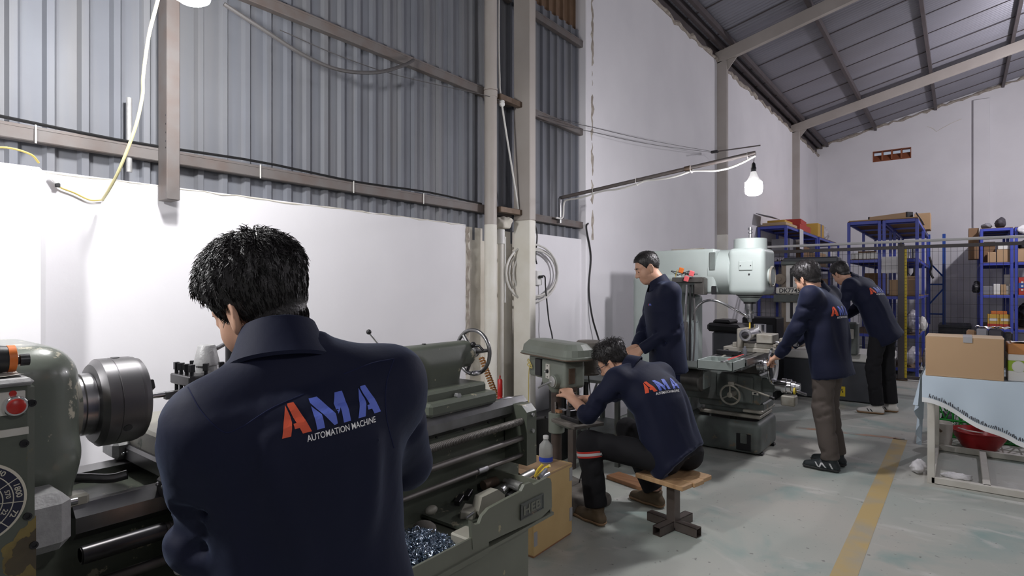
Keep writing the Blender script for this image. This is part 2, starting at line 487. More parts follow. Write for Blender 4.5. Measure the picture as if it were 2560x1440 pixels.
def floor_material():
    m, nt, b = _new_mat('floor_paint'); N = nt.nodes; L = nt.links
    tc = N.new('ShaderNodeTexCoord')
    def noise(scale, detail, mn, mx, vec=None, dist=0.0):
        t = N.new('ShaderNodeTexNoise'); t.inputs['Scale'].default_value = scale; t.inputs['Detail'].default_value = detail
        t.inputs['Distortion'].default_value = dist
        L.new(vec or tc.outputs['Object'], t.inputs['Vector'])
        r = N.new('ShaderNodeMapRange'); r.inputs['From Min'].default_value = mn; r.inputs['From Max'].default_value = mx
        L.new(t.outputs['Fac'], r.inputs['Value']); return r.outputs['Result']
    def mix(f, a, c):
        x = N.new('ShaderNodeMix'); x.data_type = 'RGBA'
        L.new(f, x.inputs['Factor'])
        for s, q in (('A', a), ('B', c)):
            if isinstance(q, tuple): x.inputs[s].default_value = (*q, 1)
            else: L.new(q, x.inputs[s])
        return x.outputs['Result']
    mp = N.new('ShaderNodeMapping'); mp.inputs['Scale'].default_value = (1.0, 1.9, 1.0); mp.inputs['Rotation'].default_value = (0, 0, 0.5)
    L.new(tc.outputs['Object'], mp.inputs['Vector'])
    c = mix(noise(0.8, 4, 0.38, 0.66), (0.51, 0.50, 0.45), (0.41, 0.46, 0.42))
    c = mix(noise(1.9, 6, 0.55, 0.72, None, 0.6), c, (0.28, 0.39, 0.365))
    c = mix(noise(2.2, 7, 0.58, 0.70, mp.outputs['Vector'], 0.8), c, (0.60, 0.60, 0.56))
    c = mix(noise(28, 3, 0.66, 0.74), c, (0.20, 0.20, 0.185))
    L.new(c, b.inputs['Base Color'])
    rr = N.new('ShaderNodeMapRange'); rr.inputs['To Min'].default_value = 0.30; rr.inputs['To Max'].default_value = 0.6
    t = N.new('ShaderNodeTexNoise'); t.inputs['Scale'].default_value = 3.0
    L.new(tc.outputs['Object'], t.inputs['Vector']); L.new(t.outputs['Fac'], rr.inputs['Value']); L.new(rr.outputs['Result'], b.inputs['Roughness'])
    bp = N.new('ShaderNodeBump'); bp.inputs['Strength'].default_value = 0.06; bp.inputs['Distance'].default_value = 0.01
    t2 = N.new('ShaderNodeTexNoise'); t2.inputs['Scale'].default_value = 60; L.new(tc.outputs['Object'], t2.inputs['Vector'])
    L.new(t2.outputs['Fac'], bp.inputs['Height']); L.new(bp.outputs['Normal'], b.inputs['Normal'])
    MATS['floor_paint'] = m
    m, nt, b = _new_mat('line_paint'); N = nt.nodes; L = nt.links
    tc = N.new('ShaderNodeTexCoord')
    f = noise(3.5, 6, 0.48, 0.66)
    L.new(mix(f, (0.56, 0.42, 0.19), (0.46, 0.41, 0.30)), b.inputs['Base Color'])
    b.inputs['Roughness'].default_value = 0.5
    MATS['line_paint'] = m
    m, nt, b = _new_mat('line_paint_faded'); N = nt.nodes; L = nt.links
    tc = N.new('ShaderNodeTexCoord')
    f = noise(5, 6, 0.40, 0.56)
    L.new(mix(f, (0.50, 0.30, 0.20), (0.33, 0.345, 0.32)), b.inputs['Base Color'])
    MATS['line_paint_faded'] = m
floor_material()
# ------------------------------------------------------------------ the hall
XW = -3.0            # inner face of the left wall
YB = 16.8            # inner face of the back wall
YF = -4.0            # wall behind the camera
XR = 9.0             # right wall
RIDGE = 3.0
def z_purlin(x): return 5.34 + 0.229 * ((x if x <= RIDGE else 2 * RIDGE - x) + 1.67)

def build_hall():
    f = MB().box(((XW - .3 + XR + .3) / 2, (YF + YB) / 2, -0.06), (XR - XW + .8, YB - YF + .8, .12))
    fl = struct(f.build('floor', 'floor_paint'))
    # yellow aisle line, running along the hall, and a worn cross line
    a = at(2109, 1440, Z=0); b = at(2251, 1098, Z=0)
    d = (b - a).normalized(); n = Vector((-d.y, d.x, 0)); w = .055
    a0 = a - d * 1.5
    MB().add([a0 + n * w + Vector((0, 0, .001)), a0 - n * w + Vector((0, 0, .001)), b - n * w + Vector((0, 0, .001)), b + n * w + Vector((0, 0, .001))], [(0, 1, 2, 3)]).build('painted_line', 'line_paint', fl)
    c0 = at(1990, 1068, Z=0.001); c1 = at(2262, 1098, Z=0.001)
    d = (c1 - c0).normalized(); n = Vector((-d.y, d.x, 0)) * .04
    MB().add([c0 + n, c0 - n, c1 - n, c1 + n], [(0, 1, 2, 3)]).build('painted_line', 'line_paint_faded', fl)

    # ---- left wall: low plastered wall with sheet cladding above, then full-height plaster
    m = MB()
    m.box((XW - .10, (YF + 3.24) / 2, .93), (.2, 3.24 - YF, 1.86 + .10))          # low wall (top 1.91)
    m.box((XW - .10, (3.9 + 5.05) / 2, .955), (.2, 1.15, 1.91))
    wl = struct(m.build('wall_left', 'plaster'))
    m = MB().box((XW - .05, (5.05 + YB) / 2, 2.46), (.22, YB - 5.05 + .2, 4.92), .01)
    m.build('plaster_wall', 'plaster', wl)
    MB().box((XW - .13, 3.57, .95), (.2, .68, 1.9)).build('old_plaster', 'plaster_old', wl)
    # pier that stands proud of the low wall
    e = at(118, 700, X=XW + .2).y
    MB().box((XW + .08, (YF + e) / 2 , .945), (.24, e - YF, 1.89), .02).build('pier', 'plaster', wl)
    # ragged plaster edges
    rnd = random.Random(4)
    def ragged(p0, p1, n, amp, r):
        pts = [Vector(p0).lerp(Vector(p1), i / n) + Vector((rnd.uniform(-amp, amp) * .5, rnd.uniform(-amp, amp), rnd.uniform(-amp, amp))) for i in range(n + 1)]
        return MB().tube(pts, [r * rnd.uniform(.5, 1.4) for _ in pts], 6)
    ragged((XW + .004, 3.26, 0.75), (XW + .004, 3.26, 1.9), 34, .012, .014).build('broken_edge', 'plaster_edge', wl)
    ragged((XW + .055, 5.06, 1.9), (XW + .055, 5.06, 4.9), 60, .014, .015).build('broken_edge', 'plaster_edge', wl)
    ragged((XW, YF, 1.905), (XW, 3.24, 1.905), 90, .005, .0045).build('broken_edge', 'plaster_old', wl)
    ragged((XW + .05, 5.1, 4.92), (XW + .05, YB, 4.92), 90, .03, .035).build('broken_edge', 'plaster_edge', wl)
    # trapezoidal sheets
    pitch = .1213
    def sheet(y0, z0, z1, x, mname, parent, nrib=8, h=.022):
        prof = []
        for k in range(nrib):
            y = k * pitch
            prof += [(y, 0), (y + .070, 0), (y + .082, h), (y + .108, h), (y + .1195, 0)]
        prof.append((nrib * pitch + .012, 0))
        mb = MB()
        vs = [(x + px, y0 + py, z) for z in (z0, z1) for (py, px) in prof]
        n = len(prof)
        mb.add(vs, [(i, i + 1, n + i + 1, n + i) for i in range(n - 1)])
        o = mb.build('corrugated_sheet', mname, parent, fixn=False)
        return o
    k = 0
    y0 = 2.055 - 6 * 8 * pitch
    while y0 < 5.0:
        nr = 8 if y0 + 8 * pitch < 5.1 else max(1, int((5.07 - y0) / pitch))
        sheet(y0, 1.80, 4.03 if y0 > 3.9 else 5.3, XW - .055 + (.004 if k % 2 else 0), 'galv', wl, nr)
        y0 += 8 * pitch; k += 1
    sheet(3.90, 3.9, 5.3, XW - .085, 'galv_rust', wl, 9)
    MB().box((XW - .12, (YF + 5.05) / 2, 3.5), (.02, 5.05 - YF + .4, 3.8)).build('outer_lining', 'steel_dark', wl)
    # girts
    for z in (2.05, 2.985, 3.87):
        for (a, b) in ((YF, 3.80), (3.885, 5.08)):
            MB().box((XW - .005, (a + b) / 2, z), (.05, b - a, .062), .004).build('girt', 'girt', wl)
            MB().box((XW + .018, (a + b) / 2, z + .026), (.008, b - a, .012)).build('girt_lip', 'girt', wl)
    # zip ties on the lowest girt
    for u in (90, 652, 885, 1060):
        p = at(u, 300, X=XW + .03)
        MB().box((XW + .027, p.y, 2.05), (.004, .006, .075)).build('cable_tie', 'white_wire', wl)
    # dark strip added to block daylight in the gap under the eave
    MB().box((XW - .02, (YF + YB) / 2, 5.02), (.10, YB - YF, .24)).build('eave_light_stop', 'steel_dark', wl)

    # ---- back wall with the brick vent opening
    v0 = at(2182, 406, Y=YB); v1 = at(2278, 366, Y=YB)
    x0, x1, z0, z1 = v0.x, v1.x, v0.z, v0.z + .265
    m = MB()
    H = 8.0
    m.box(((XW - .2 + x0) / 2, YB + .1, H / 2), (x0 - XW + .2, .2, H))
    m.box(((x1 + XR + .2) / 2, YB + .1, H / 2), (XR + .2 - x1, .2, H))
    m.box(((x0 + x1) / 2, YB + .1, z0 / 2), (x1 - x0, .2, z0))
    m.box(((x0 + x1) / 2, YB + .1, (z1 + H) / 2), (x1 - x0, .2, H - z1))
    wb = struct(m.build('wall_back', 'plaster'))
    w = (x1 - x0) / 4
    for i in range(4):
        cx = x0 + w * (i + .5)
        mb = MB(); t = .016
        zc = (z0 + z1) / 2; h = z1 - z0
        mb.box((cx - w / 2 + t / 2, YB + .08, zc), (t, .17, h)); mb.box((cx + w / 2 - t / 2, YB + .08, zc), (t, .17, h))
        mb.box((cx, YB + .08, z0 + t / 2), (w, .17, t)); mb.box((cx, YB + .08, z1 - t / 2), (w, .17, t))
        # louvre sloping up and outwards, leaving a slot of daylight at the top
        mb.add([(cx - w / 2 + t, YB + .005, z0 + t), (cx + w / 2 - t, YB + .005, z0 + t), (cx + w / 2 - t, YB + .15, z1 - .085), (cx - w / 2 + t, YB + .15, z1 - .085)], [(0, 1, 2, 3)])
        mb.build('vent_brick', 'terracotta', wb)
    p0 = at(2433, 400, Y=YB - .1).x; p1 = at(2475, 400, Y=YB - .1).x
    MB().box(((p0 + p1) / 2, YB - .05, 2.85), (p1 - p0, .1, 5.7), .012).build('pilaster', 'plaster', wb)
    ragged_z = lambda x: z_purlin(x) + .06
    pts = [Vector((x, YB - .02, ragged_z(x) + rnd.uniform(-.03, .03))) for x in np.linspace(XW, 2.6, 60)]
    MB().tube(pts, [.03 * rnd.uniform(.5, 1.5) for _ in pts], 6).build('broken_edge', 'plaster_edge', wb)
    # faint crack stain on the back wall
    c = [at(u, v, Y=YB - .003) for u, v in ((2318, 316), (2332, 321), (2341, 329), (2352, 322), (2378, 308), (2404, 297))]
    MB().tube(c, .006, 5).build('plaster_crack', 'plaster_old', wb)
    # ---- walls outside the picture
    struct(MB().box((XR + .1, (YF + YB) / 2, 2.6), (.2, YB - YF + .4, 5.2)).build('wall_right', 'plaster'))
    struct(MB().box(((XW + XR) / 2, YF - .1, 4.0), (XR - XW + .6, .2, 8.0)).build('wall_front', 'plaster'))

    # ---- roof
    ce = bpy.data.objects.new('ceiling', None); COL.objects.link(ce); struct(ce)
    ce.location = (RIDGE, (YF + YB) / 2, z_purlin(RIDGE))
    ns = 25; wS = (YB - YF + .4) / ns
    def roof_sheet_mesh(xa, xb, nm):
        mb = MB(); nw = 11; per = 6
        vs = []
        for j, x in enumerate((xa, xb)):
            for i in range(nw * per + 1):
                y = (wS + .03) * i / (nw * per)
                vs.append((x, y, z_purlin(x) + .115 + .010 * math.cos(2 * PI * i / per)))
        n = nw * per + 1
        mb.add(vs, [(i, i + 1, n + i + 1, n + i) for i in range(n - 1)], True)
        return mb.mesh(nm)
    for (xa, xb) in ((XW - .35, RIDGE + .02), (RIDGE - .02, XR + .35)):
        me = roof_sheet_mesh(xa, xb, 'roof_sheet'); me.materials.append(MATS['roof_sheet'])
        for k in range(ns):
            o = bpy.data.objects.new('roof_sheet', me); COL.objects.link(o)
            o.location = (0, YF - .2 + k * wS, .005 * (k % 2)); put_under(o, ce)
            if xa < RIDGE - 1 and k > 0:            # side lap: the turned-down edge of the upper sheet
                L_ = math.hypot(xb - xa, z_purlin(xb) - z_purlin(xa)); yk = YF - .2 + k * wS
                MB().box(((xa + xb) / 2, yk + .01, (z_purlin(xa) + z_purlin(xb)) / 2 + .098), (L_, .014, .012), 0, rot=(0, -math.atan(.229), 0)).build('sheet_lap', 'steel_dark', ce)
    sl = math.atan(.229)
    xs = [-2.86 + 1.205 * i for i in range(5)]
    for x in xs + [2 * RIDGE - q for q in xs]:
        z = z_purlin(x)
        MB().box((x, (YF + YB) / 2, z + .05), (.05, YB - YF, .10)).build('purlin', 'steel_dark', ce)
    MB().box((-2.72, (YF + YB) / 2, z_purlin(-2.72) + .04), (.05, YB - YF, .08)).build('purlin', 'steel_dark', ce)
    for yc in (-1.15, 3.84, 8.89, 13.89):
        for side in (0, 1):
            xa, xb = -2.98, RIDGE
            za, zb = z_purlin(xa), z_purlin(xb)
            h = .18; L_ = math.hypot(xb - xa, zb - za)
            cx = (xa + xb) / 2
            if side: cx = 2 * RIDGE - cx
            MB().box((cx, yc, (za + zb) / 2 - h / 2), (L_, .085, h), .004, rot=(0, -sl if not side else sl, 0)).build('rafter', 'rafter', ce)
    # ---- steel columns with white painted feet
    for i, (yc, zp, lab) in enumerate(((3.842, 1.985, 'beige steel column beside the drainpipe, white paint on its lower part'),
                            (8.89, 2.24, 'beige steel column behind the milling machine, carrying the nearer roof beam'),
                            (13.89, 2.2, 'beige steel column rising behind the blue rack along the left wall'))):
        t = thing('steel_column', lab, 'column', (-2.883, yc, 0))
        zt = z_purlin(-2.9) - .16
        MB().box((-2.883, yc, (zp + zt) / 2), (.174, .085, zt - zp), .006).build('shaft', 'col_paint', t)
        MB().box((-2.883, yc, zp / 2), (.1745, .0855, zp), .006).build('painted_foot', 'col_white', t)
        MB().prism([(0, 0), (.14, .17), (0, .17)], (-2.80, yc + .02, zt - .15), (1, 0, 0), (0, 0, 1), .02).build('haunch_plate', 'col_paint', t)
        MB().box((-2.99, yc - .03, zt - .03), (.05, .10, .3)).build('bracket', 'steel_dark', t)
    p = at(412, 450, X=-2.9).y; q = at(445, 450, X=-2.9).y
    t = thing('steel_post', 'grey steel post stub ending at the top of the low white wall', 'post', (-2.95, (p + q) / 2, 1.83))
    MB().box((-2.927, (p + q) / 2, 3.4), (.1, q - p, 3.14), .003).build('shaft', 'girt', t)
    for z in (2.07, 2.10, 2.14, 2.18, 2.22):
        MB().cyl((-2.89, p - .0005, z), (-2.89, p + .002, z), .004, n=8).build('bolt_hole', 'black_metal', t)
build_hall()
# ------------------------------------------------------------------ hanging bulbs
def make_bulb(p, key, label, cord_top, r=.066, cord=True):
    """LED bulb of the barrel type: dark socket, white ribbed neck, glowing diffuser"""
    p = Vector(p)
    m = MATS.get('glow_' + key) or mat('glow_' + key, (0.9, 0.9, 0.9), 0.5, emit=(BULB_COLOR[key], BULB_POWER[key]))
    t = thing('hanging_bulb', label, 'light bulb', p)
    k = r / .066
    MB().revolve(p, (0, 0, -1), [(-.055 * k, r * .80), (-.045 * k, r * .96), (-.02 * k, r * 1.0), (.02 * k, r), (.045 * k, r * .9), (.058 * k, r * .6), (.062 * k, .001)], 20).build('diffuser', m, t)
    MB().revolve(p + Vector((0, 0, .055 * k)), (0, 0, 1), [(0, r * .80), (.02 * k, r * .62), (.05 * k, r * .42), (.075 * k, r * .30)], 20).build('neck', 'white_plastic', t)
    MB().revolve(p + Vector((0, 0, .130 * k)), (0, 0, 1), [(0, .021 * k), (.03 * k, .021 * k), (.035 * k, .017 * k), (.062 * k, .014 * k), (.075 * k, .005 * k)], 16).build('socket', 'black_metal', t)
    if cord:
        a = p + Vector((0, 0, .2 * k)); b = Vector(cord_top)
        MB().tube([a, a.lerp(b, .5), b], .003, 6).build('cord', 'grey_cable', t)
    return t
LAMP1 = at(478, -36, X=-2.15)
LAMP2 = at(1884, 470, Y=4.48)
make_bulb(LAMP1, 'lathe', 'bright bulb hanging high beside the corrugated wall above the lathe', LAMP1 + Vector((-.1, .0, 1.2)))
make_bulb(LAMP2, 'mill', 'glowing white bulb hanging from the tip of the wall pipe', at(1886, 388, Y=4.48), r=.062)
make_bulb((-1.9, -.32, 2.15), 'gearbox', 'added bulb out of view close above the lathe gearbox', (-1.9, -.32, 5.2))  # unseen bulb added to brighten the headstock top
make_bulb((2.0, .3, 3.1), 'aisle', 'bulb hanging low over the open aisle opposite the lathe', (2.0, .3, 6.15))
make_bulb((1.75, 12.3, 4.3), 'store', 'bulb hanging in the store room behind the mesh fence', (1.75, 12.3, 6.0))
make_bulb((4.2, 6.5, 4.2), 'door', 'added fill bulb out of view high over the middle of the hall', (4.2, 6.5, 6.1))  # unseen bulb added for more ambient light; it hangs at no door
# ------------------------------------------------------------------ signed-distance solids -> surface nets
def nv(*a): return np.array(a, float)
def unit(v): v = np.array(v, float); return v / np.linalg.norm(v)
class SDF:
    """dense grid of distances; primitives are only evaluated near themselves"""
    def __init__(self, lo, hi, h):
        self.h = h
        self.lo = np.array(lo, float) - 3 * h
        n = np.ceil((np.array(hi, float) + 3 * h - self.lo) / h).astype(int) + 1
        self.n = n
        self.d = np.full(tuple(n), 0.2, np.float32)
        self.ax = [self.lo[i] + h * np.arange(n[i]) for i in range(3)]
    def sub(self, lo, hi, m):
        i0 = np.clip(np.floor((np.array(lo) - m - self.lo) / self.h).astype(int), 0, self.n - 1)
        i1 = np.clip(np.ceil((np.array(hi) + m - self.lo) / self.h).astype(int) + 1, 1, self.n)
        s = tuple(slice(a, b) for a, b in zip(i0, i1))
        X = self.ax[0][s[0]][:, None, None]; Y = self.ax[1][s[1]][None, :, None]; Z = self.ax[2][s[2]][None, None, :]
        return s, X, Y, Z
    def merge(self, s, d, k, op='u'):
        a = self.d[s]
        if op == 'u':
            if k > 0:
                t = np.maximum(k - np.abs(a - d), 0) / k
                self.d[s] = np.minimum(a, d) - t * t * k * .25
            else: self.d[s] = np.minimum(a, d)
        elif op == 's':
            d = -d
            if k > 0:
                t = np.maximum(k - np.abs(a - d), 0) / k
                self.d[s] = np.maximum(a, d) + t * t * k * .25
            else: self.d[s] = np.maximum(a, d)
    def cone(self, a, b, r1, r2, k=.02, op='u', sq=1.0, sqdir=None):
        """round cone a->b"""
        a = np.array(a, float); b = np.array(b, float)
        R = max(r1, r2)
        s, X, Y, Z = self.sub(np.minimum(a, b) - R, np.maximum(a, b) + R, k + 2 * self.h)
        ba = b - a; L2 = float(ba @ ba) + 1e-12
        px, py, pz = X - a[0], Y - a[1], Z - a[2]
        t = np.clip((px * ba[0] + py * ba[1] + pz * ba[2]) / L2, 0, 1)
        dx, dy, dz = px - t * ba[0], py - t * ba[1], pz - t * ba[2]
        q = dx * dx + dy * dy + dz * dz
        if sqdir is not None:
            w = np.array(sqdir, float); w = w / np.linalg.norm(w)
            e = dx * w[0] + dy * w[1] + dz * w[2]
            q = q - e * e + (e * sq) ** 2
        self.merge(s, np.sqrt(q) - (r1 + (r2 - r1) * t), k, op)
        return self
    def ell(self, c, r, R=None, k=.02, op='u'):
        """ellipsoid; R 3x3 numpy, columns = local axes"""
        c = np.array(c, float); r = np.array(r, float)
        m = r.max()
        s, X, Y, Z = self.sub(c - m, c + m, k + 2 * self.h)
        px, py, pz = X - c[0], Y - c[1], Z - c[2]
        if R is not None:
            px, py, pz = (px * R[0, i] + py * R[1, i] + pz * R[2, i] for i in range(3))
        k0 = np.sqrt((px / r[0]) ** 2 + (py / r[1]) ** 2 + (pz / r[2]) ** 2)
        k1 = np.sqrt((px / r[0] ** 2) ** 2 + (py / r[1] ** 2) ** 2 + (pz / r[2] ** 2) ** 2) + 1e-9
        self.merge(s, np.where(k0 < 1e-3, -r.min(), k0 * (k0 - 1) / k1), k, op)
        return self
    def rbox(self, c, size, rad, R=None, k=.0, op='u'):
        c = np.array(c, float); hs = np.array(size, float) / 2 - rad
        m = np.linalg.norm(hs) + rad
        s, X, Y, Z = self.sub(c - m, c + m, k + 2 * self.h)
        px, py, pz = X - c[0], Y - c[1], Z - c[2]
        if R is not None:
            px, py, pz = (px * R[0, i] + py * R[1, i] + pz * R[2, i] for i in range(3))
        qx, qy, qz = np.abs(px) - hs[0], np.abs(py) - hs[1], np.abs(pz) - hs[2]
        out = np.sqrt(np.maximum(qx, 0) ** 2 + np.maximum(qy, 0) ** 2 + np.maximum(qz, 0) ** 2)
        self.merge(s, out + np.minimum(np.maximum(qx, np.maximum(qy, qz)), 0) - rad, k, op)
        return self
    def ccone(self, a, b, r1, r2, rad=.006, k=.02, op='u'):
        """flat ended (capped) cone with edge radius"""
        a = np.array(a, float); b = np.array(b, float); R = max(r1, r2)
        s, X, Y, Z = self.sub(np.minimum(a, b) - R, np.maximum(a, b) + R, k + 2 * self.h)
        ba = b - a; L = np.linalg.norm(ba); u = ba / L
        px, py, pz = X - a[0], Y - a[1], Z - a[2]
        w = px * u[0] + py * u[1] + pz * u[2]
        q = np.sqrt(np.maximum(px * px + py * py + pz * pz - w * w, 0))
        rr = r1 + (r2 - r1) * np.clip(w / L, 0, 1)
        dr = q - rr + rad; dz = np.abs(w - L / 2) - L / 2 + rad
        d = np.minimum(np.maximum(dr, dz), 0) + np.sqrt(np.maximum(dr, 0) ** 2 + np.maximum(dz, 0) ** 2) - rad
        self.merge(s, d, k, op); return self
    def loft(self, P, lat, A, B, k=.02, e=2.3, cap=.03, op='u'):
        """body of oval sections: centres P, lateral unit vectors lat, half width A, half depth B"""
        P = [np.array(p, float) for p in P]; R = max(max(A), max(B))
        lo = np.min(P, axis=0) - R; hi = np.max(P, axis=0) + R
        s, X, Y, Z = self.sub(lo, hi, k + 2 * self.h)
        # resample the spine smoothly, then use the nearest point of the axis for every voxel
        m = len(P); sub_ = 4 if m > 2 else 2
        val = [np.concatenate([P[i], unit(lat[i]), [A[i], B[i]]]) for i in range(m)]
        q = [2 * val[0] - val[1]] + val + [2 * val[-1] - val[-2]]
        C = []
        for i in range(1, m):
            for j in range(sub_):
                t = j / sub_; a_, b_, c_, d_ = q[i - 1], q[i], q[i + 1], q[i + 2]
                C.append(.5 * (2 * b_ + (c_ - a_) * t + (2 * a_ - 5 * b_ + 4 * c_ - d_) * t * t + (3 * b_ - a_ - 3 * c_ + d_) * t ** 3))
        C.append(val[-1]); n = len(C)
        best = None
        for i in range(n - 1):
            a, b = C[i][:3], C[i + 1][:3]
            ba = b - a; L = np.linalg.norm(ba); u = ba / L
            px, py, pz = X - a[0], Y - a[1], Z - a[2]
            t = (px * u[0] + py * u[1] + pz * u[2]) / L
            tc = np.clip(t, 0, 1)
            l = C[i][3:6] + C[i + 1][3:6]
            l = l - u * (l @ u); l /= np.linalg.norm(l); f = np.cross(u, l)
            x = px * l[0] + py * l[1] + pz * l[2]; y = px * f[0] + py * f[1] + pz * f[2]
            ov = np.abs(t - tc) * L
            r2 = x * x + y * y + ov * ov
            aa = C[i][6] + (C[i + 1][6] - C[i][6]) * tc; bb = C[i][7] + (C[i + 1][7] - C[i][7]) * tc
            g = (np.abs(x / aa) ** e + np.abs(y / bb) ** e) ** (1 / e)
            d = (g - 1) * np.minimum(aa, bb)
            if i == 0 or i == n - 2:
                end = (t < 0) if i == 0 else (t > 1)
                d2 = np.sqrt(np.maximum(d + cap, 0) ** 2 + ov ** 2) - cap
                d = np.where(end, np.maximum(d2, ov), d)
            if best is None: best, br = d, r2
            else:
                w = r2 < br
                best = np.where(w, d, best); br = np.where(w, r2, br)
        self.merge(s, best, k, op); return self
    def fold(self, a, b, w, amp):
        """crease (amp>0 carves, amp<0 raises) along segment a-b of width w"""
        a = np.array(a, float); b = np.array(b, float)
        s, X, Y, Z = self.sub(np.minimum(a, b), np.maximum(a, b), 2.5 * w)
        ba = b - a; L2 = float(ba @ ba) + 1e-12
        px, py, pz = X - a[0], Y - a[1], Z - a[2]
        t0 = (px * ba[0] + py * ba[1] + pz * ba[2]) / L2
        t = np.clip(t0, 0, 1)
        q = (px - t * ba[0]) ** 2 + (py - t * ba[1]) ** 2 + (pz - t * ba[2]) ** 2
        self.d[s] += (amp * np.exp(-q / (w * w)) * np.clip(1.15 - np.abs(2 * t - 1) ** 2, 0, 1)).astype(np.float32)
        return self
    def plane(self, p, n, k=0.0):
        """keep the half space on the side n points away from"""
        n = np.array(n, float); n /= np.linalg.norm(n); p = np.array(p, float)
        X = self.ax[0][:, None, None]; Y = self.ax[1][None, :, None]; Z = self.ax[2][None, None, :]
        d = (X - p[0]) * n[0] + (Y - p[1]) * n[1] + (Z - p[2]) * n[2]
        s = (slice(None),) * 3
        self.merge(s, -d, k, 's'); return self
    def wobble(self, amp, freq, seed=0):
        r = np.random.RandomState(seed)
        X = self.ax[0][:, None, None]; Y = self.ax[1][None, :, None]; Z = self.ax[2][None, None, :]
        acc = 0
        for i in range(5):
            v = r.normal(size=3); v /= np.linalg.norm(v); f = freq * (0.7 + .6 * r.rand())
            acc = acc + np.sin((X * v[0] + Y * v[1] + Z * v[2]) * f + r.rand() * 6.28)
        self.d += (amp * acc / 2.2).astype(np.float32); return self
    def mesh(self, name):
        d = self.d; n = self.n; h = self.h
        c = np.zeros(tuple(n - 1), np.int8)
        neg = d < 0
        for i in (0, 1):
            for j in (0, 1):
                for k in (0, 1):
                    c += neg[i:n[0] - 1 + i, j:n[1] - 1 + j, k:n[2] - 1 + k]
        act = (c > 0) & (c < 8)
        idx = np.argwhere(act)
        if len(idx) == 0: return bpy.data.meshes.new(name)
        vid = np.full(act.shape, -1, np.int64); vid[act] = np.arange(len(idx))
        acc = np.zeros((len(idx), 3)); cnt = np.zeros(len(idx))
        corners = [(i, j, k) for i in (0, 1) for j in (0, 1) for k in (0, 1)]
        val = {q: d[idx[:, 0] + q[0], idx[:, 1] + q[1], idx[:, 2] + q[2]].astype(float) for q in corners}
        for a in range(3):
            for q in corners:
                if q[a]: continue
                q2 = list(q); q2[a] = 1; q2 = tuple(q2)
                v0, v1 = val[q], val[q2]
                m = (v0 < 0) != (v1 < 0)
                t = np.where(m, v0 / np.where(m, v0 - v1, 1), 0)
                for ax in range(3):
                    acc[:, ax] += np.where(m, (t if ax == a else q[ax]), 0)
                cnt += m
        co = (idx + acc / cnt[:, None]) * h + self.lo
        quads = []
        for a in range(3):
            b, e = [(1, 2), (2, 0), (0, 1)][a]
            s0 = [slice(None)] * 3; s1 = [slice(None)] * 3
            s0[a] = slice(0, n[a] - 1); s1[a] = slice(1, n[a])
            ch = neg[tuple(s0)] != neg[tuple(s1)]
            g = np.argwhere(ch)
            g = g[(g[:, b] > 0) & (g[:, e] > 0) & (g[:, b] < n[b] - 1) & (g[:, e] < n[e] - 1)]
            flip = neg[tuple(g.T)]
            def V(db, de):
                q = g.copy(); q[:, b] += db; q[:, e] += de
                return vid[tuple(q.T)]
            f = np.stack([V(-1, -1), V(0, -1), V(0, 0), V(-1, 0)], 1)
            f[~flip] = f[~flip][:, ::-1]
            quads.append(f)
        q = np.concatenate(quads)
        q = q[(q >= 0).all(1)]
        me = bpy.data.meshes.new(name)
        me.vertices.add(len(co)); me.vertices.foreach_set('co', co.astype(np.float32).ravel())
        me.loops.add(len(q) * 4); me.loops.foreach_set('vertex_index', q.astype(np.int32).ravel())
        me.polygons.add(len(q)); me.polygons.foreach_set('loop_start', np.arange(0, len(q) * 4, 4, dtype=np.int32))
        me.polygons.foreach_set('use_smooth', np.ones(len(q), bool))
        me.update(calc_edges=True); me.validate()
        return me
    def build(self, name, material, parent=None, smooth_iter=0):
        me = self.mesh(name)
        if smooth_iter:
            bm = bmesh.new(); bm.from_mesh(me)
            for _ in range(smooth_iter): bmesh.ops.smooth_vert(bm, verts=bm.verts, factor=.5, use_axis_x=True, use_axis_y=True, use_axis_z=True)
            bm.to_mesh(me); bm.free()
            me.polygons.foreach_set('use_smooth', np.ones(len(me.polygons), bool))
        me.materials.append(MATS[material])
        o = bpy.data.objects.new(name, me); COL.objects.link(o)
        if parent is not None: put_under(o, parent)
        return o
